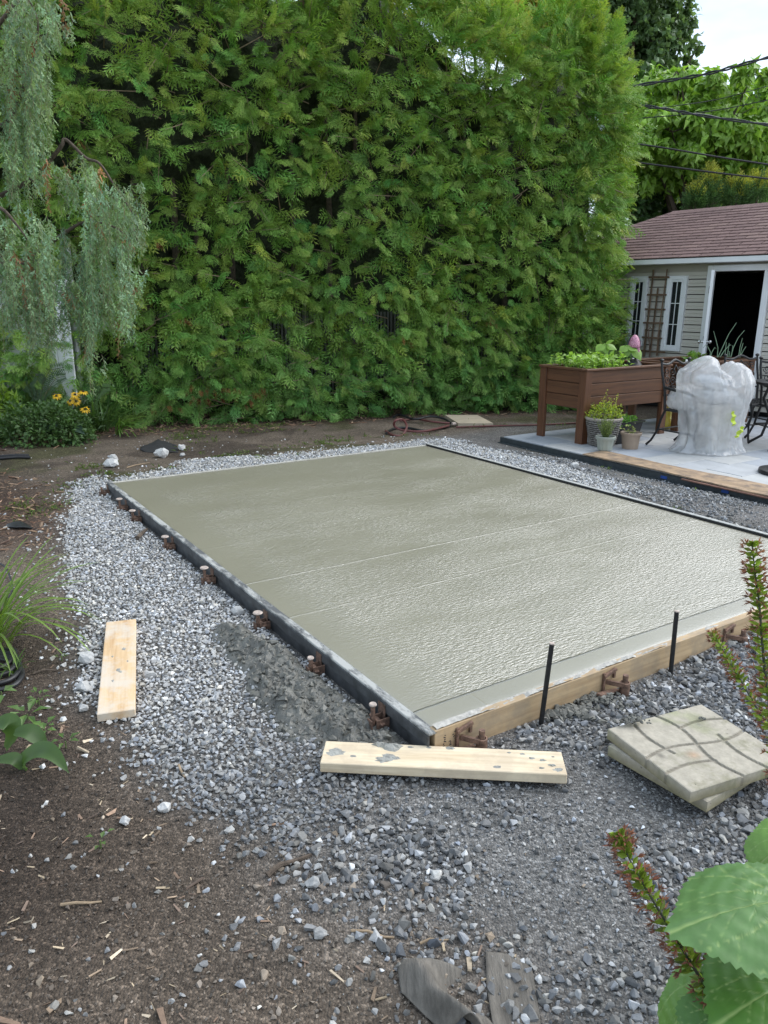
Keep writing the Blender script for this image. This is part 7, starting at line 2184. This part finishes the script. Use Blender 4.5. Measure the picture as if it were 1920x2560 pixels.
def spike(root, pts, Yds, n_, half, col_stem=(.05, .06, .035), end=1.0):
    b0 = np.array(root.location[:]); Q = [atY(x, y, Yd) - b0 for (x, y), Yd in zip(pts, Yds)]; P = []
    for i in range(len(Q) - 1):
        p0, p1, p2, p3 = Q[max(i - 1, 0)], Q[i], Q[i + 1], Q[min(i + 2, len(Q) - 1)]
        for k in range(10):
            t = k / 10; P.append(.5 * (2 * p1 + (p2 - p0) * t + (2 * p0 - 5 * p1 + 4 * p2 - p3) * t * t + (3 * p1 - p0 - 3 * p2 + p3) * t ** 3))
    P.append(Q[-1]); P = np.array(P)
    sp_ = MB().tube([tuple(q_) for q_ in P], list(np.linspace(.0045, .0016, len(P))), 7).build('seed_spike', plain('dark_stem', (.045, .05, .03), .6, .3, 30, 0), root, True)
    f = np.sort(rng.uniform(.02, 1, n_)) ** .95 * (len(P) - 1); i = np.minimum(f.astype(int), len(P) - 2)
    c0 = P[i] + (P[i + 1] - P[i]) * (f - i)[:, None]; ax = unit(P[i + 1] - P[i])
    an = np.arange(n_) * 2.39996
    s1 = unit(np.cross(ax, [.3, 1, .2])); s2 = np.cross(ax, s1)
    rad = s1 * np.cos(an)[:, None] + s2 * np.sin(an)[:, None]
    tapr = (1 - .35 * (f / (len(P) - 1)) ** 3)[:, None]
    D = unit(rad + ax * .45)
    Lg = half * rng.uniform(.6, .85, n_) * tapr[:, 0]
    V, F = leafcards(c0, D, ax + rdir(n_) * .5, Lg, np.full(n_, half * .24), droop=0, fold=.12)
    V2, F2 = leafcards(c0, D, np.cross(D, ax), Lg, np.full(n_, half * .24), droop=0, fold=.12)
    g = np.array([.22, .30, .045]) * np.exp(rng.normal(0, .25, (n_, 1))); gg = rep(g, 5)
    o = npmesh('seed_pods', np.concatenate([V, V2]), np.concatenate([F, F2 + len(V)]), M['leaf'], np.concatenate([gg, gg]), sp_); o['kind'] = 'stuff'
    # brown withered floret tufts at the pod tips
    m_ = 6; tp_ = np.repeat(c0 + D * (Lg * .85)[:, None], m_, 0); Dt = unit(np.repeat(D, m_, 0) + rdir(n_ * m_) * .75 + np.array([0, 0, -.15]))
    keep = np.repeat((f / (len(P) - 1) < .97) & (rng.random(n_) < .8), m_)
    tp_, Dt = tp_[keep], Dt[keep]; k_ = len(tp_)
    V, F = leafcards(tp_, Dt, rdir(k_), rng.uniform(.25, .5, k_) * half, np.full(k_, half * .10), droop=.1, fold=.05)
    pal = np.array([[.28, .11, .075], [.22, .09, .065], [.36, .16, .10], [.17, .09, .07]])
    o = npmesh('withered_florets', V, F, M['foliage'], rep(pal[rng.integers(0, 4, k_)], 5), sp_); o['kind'] = 'stuff'
    return sp_
spike(lig, [(1830, 2600), (1790, 2510), (1735, 2420), (1680, 2330), (1620, 2230), (1575, 2150), (1545, 2085)], [1.25, 1.28, 1.31, 1.34, 1.38, 1.42, 1.46], 170, .050)
lg2 = thing('seed_spike_plant', 'plant sending two reddish-green seed spikes in at the right edge', 'plant', (1.62, 1.5, 0))
spike(lg2, [(1960, 1990), (1930, 1800), (1915, 1700), (1905, 1600), (1897, 1500), (1886, 1420), (1880, 1358)], [1.5, 1.55, 1.6, 1.62, 1.64, 1.66, 1.68], 190, .040)
spike(lg2, [(1990, 1950), (1940, 1850), (1890, 1765), (1840, 1680), (1805, 1620), (1782, 1583)], [1.5, 1.6, 1.68, 1.76, 1.82, 1.86], 150, .032)
MB().tube([(0, 0, 0), tuple(atY(1990, 2100, 1.48) - np.array(lg2.location[:])), tuple(atY(1960, 1990, 1.5) - np.array(lg2.location[:]))], [.007, .006, .005], 7).build('stalk', M['stem'], lg2, True)
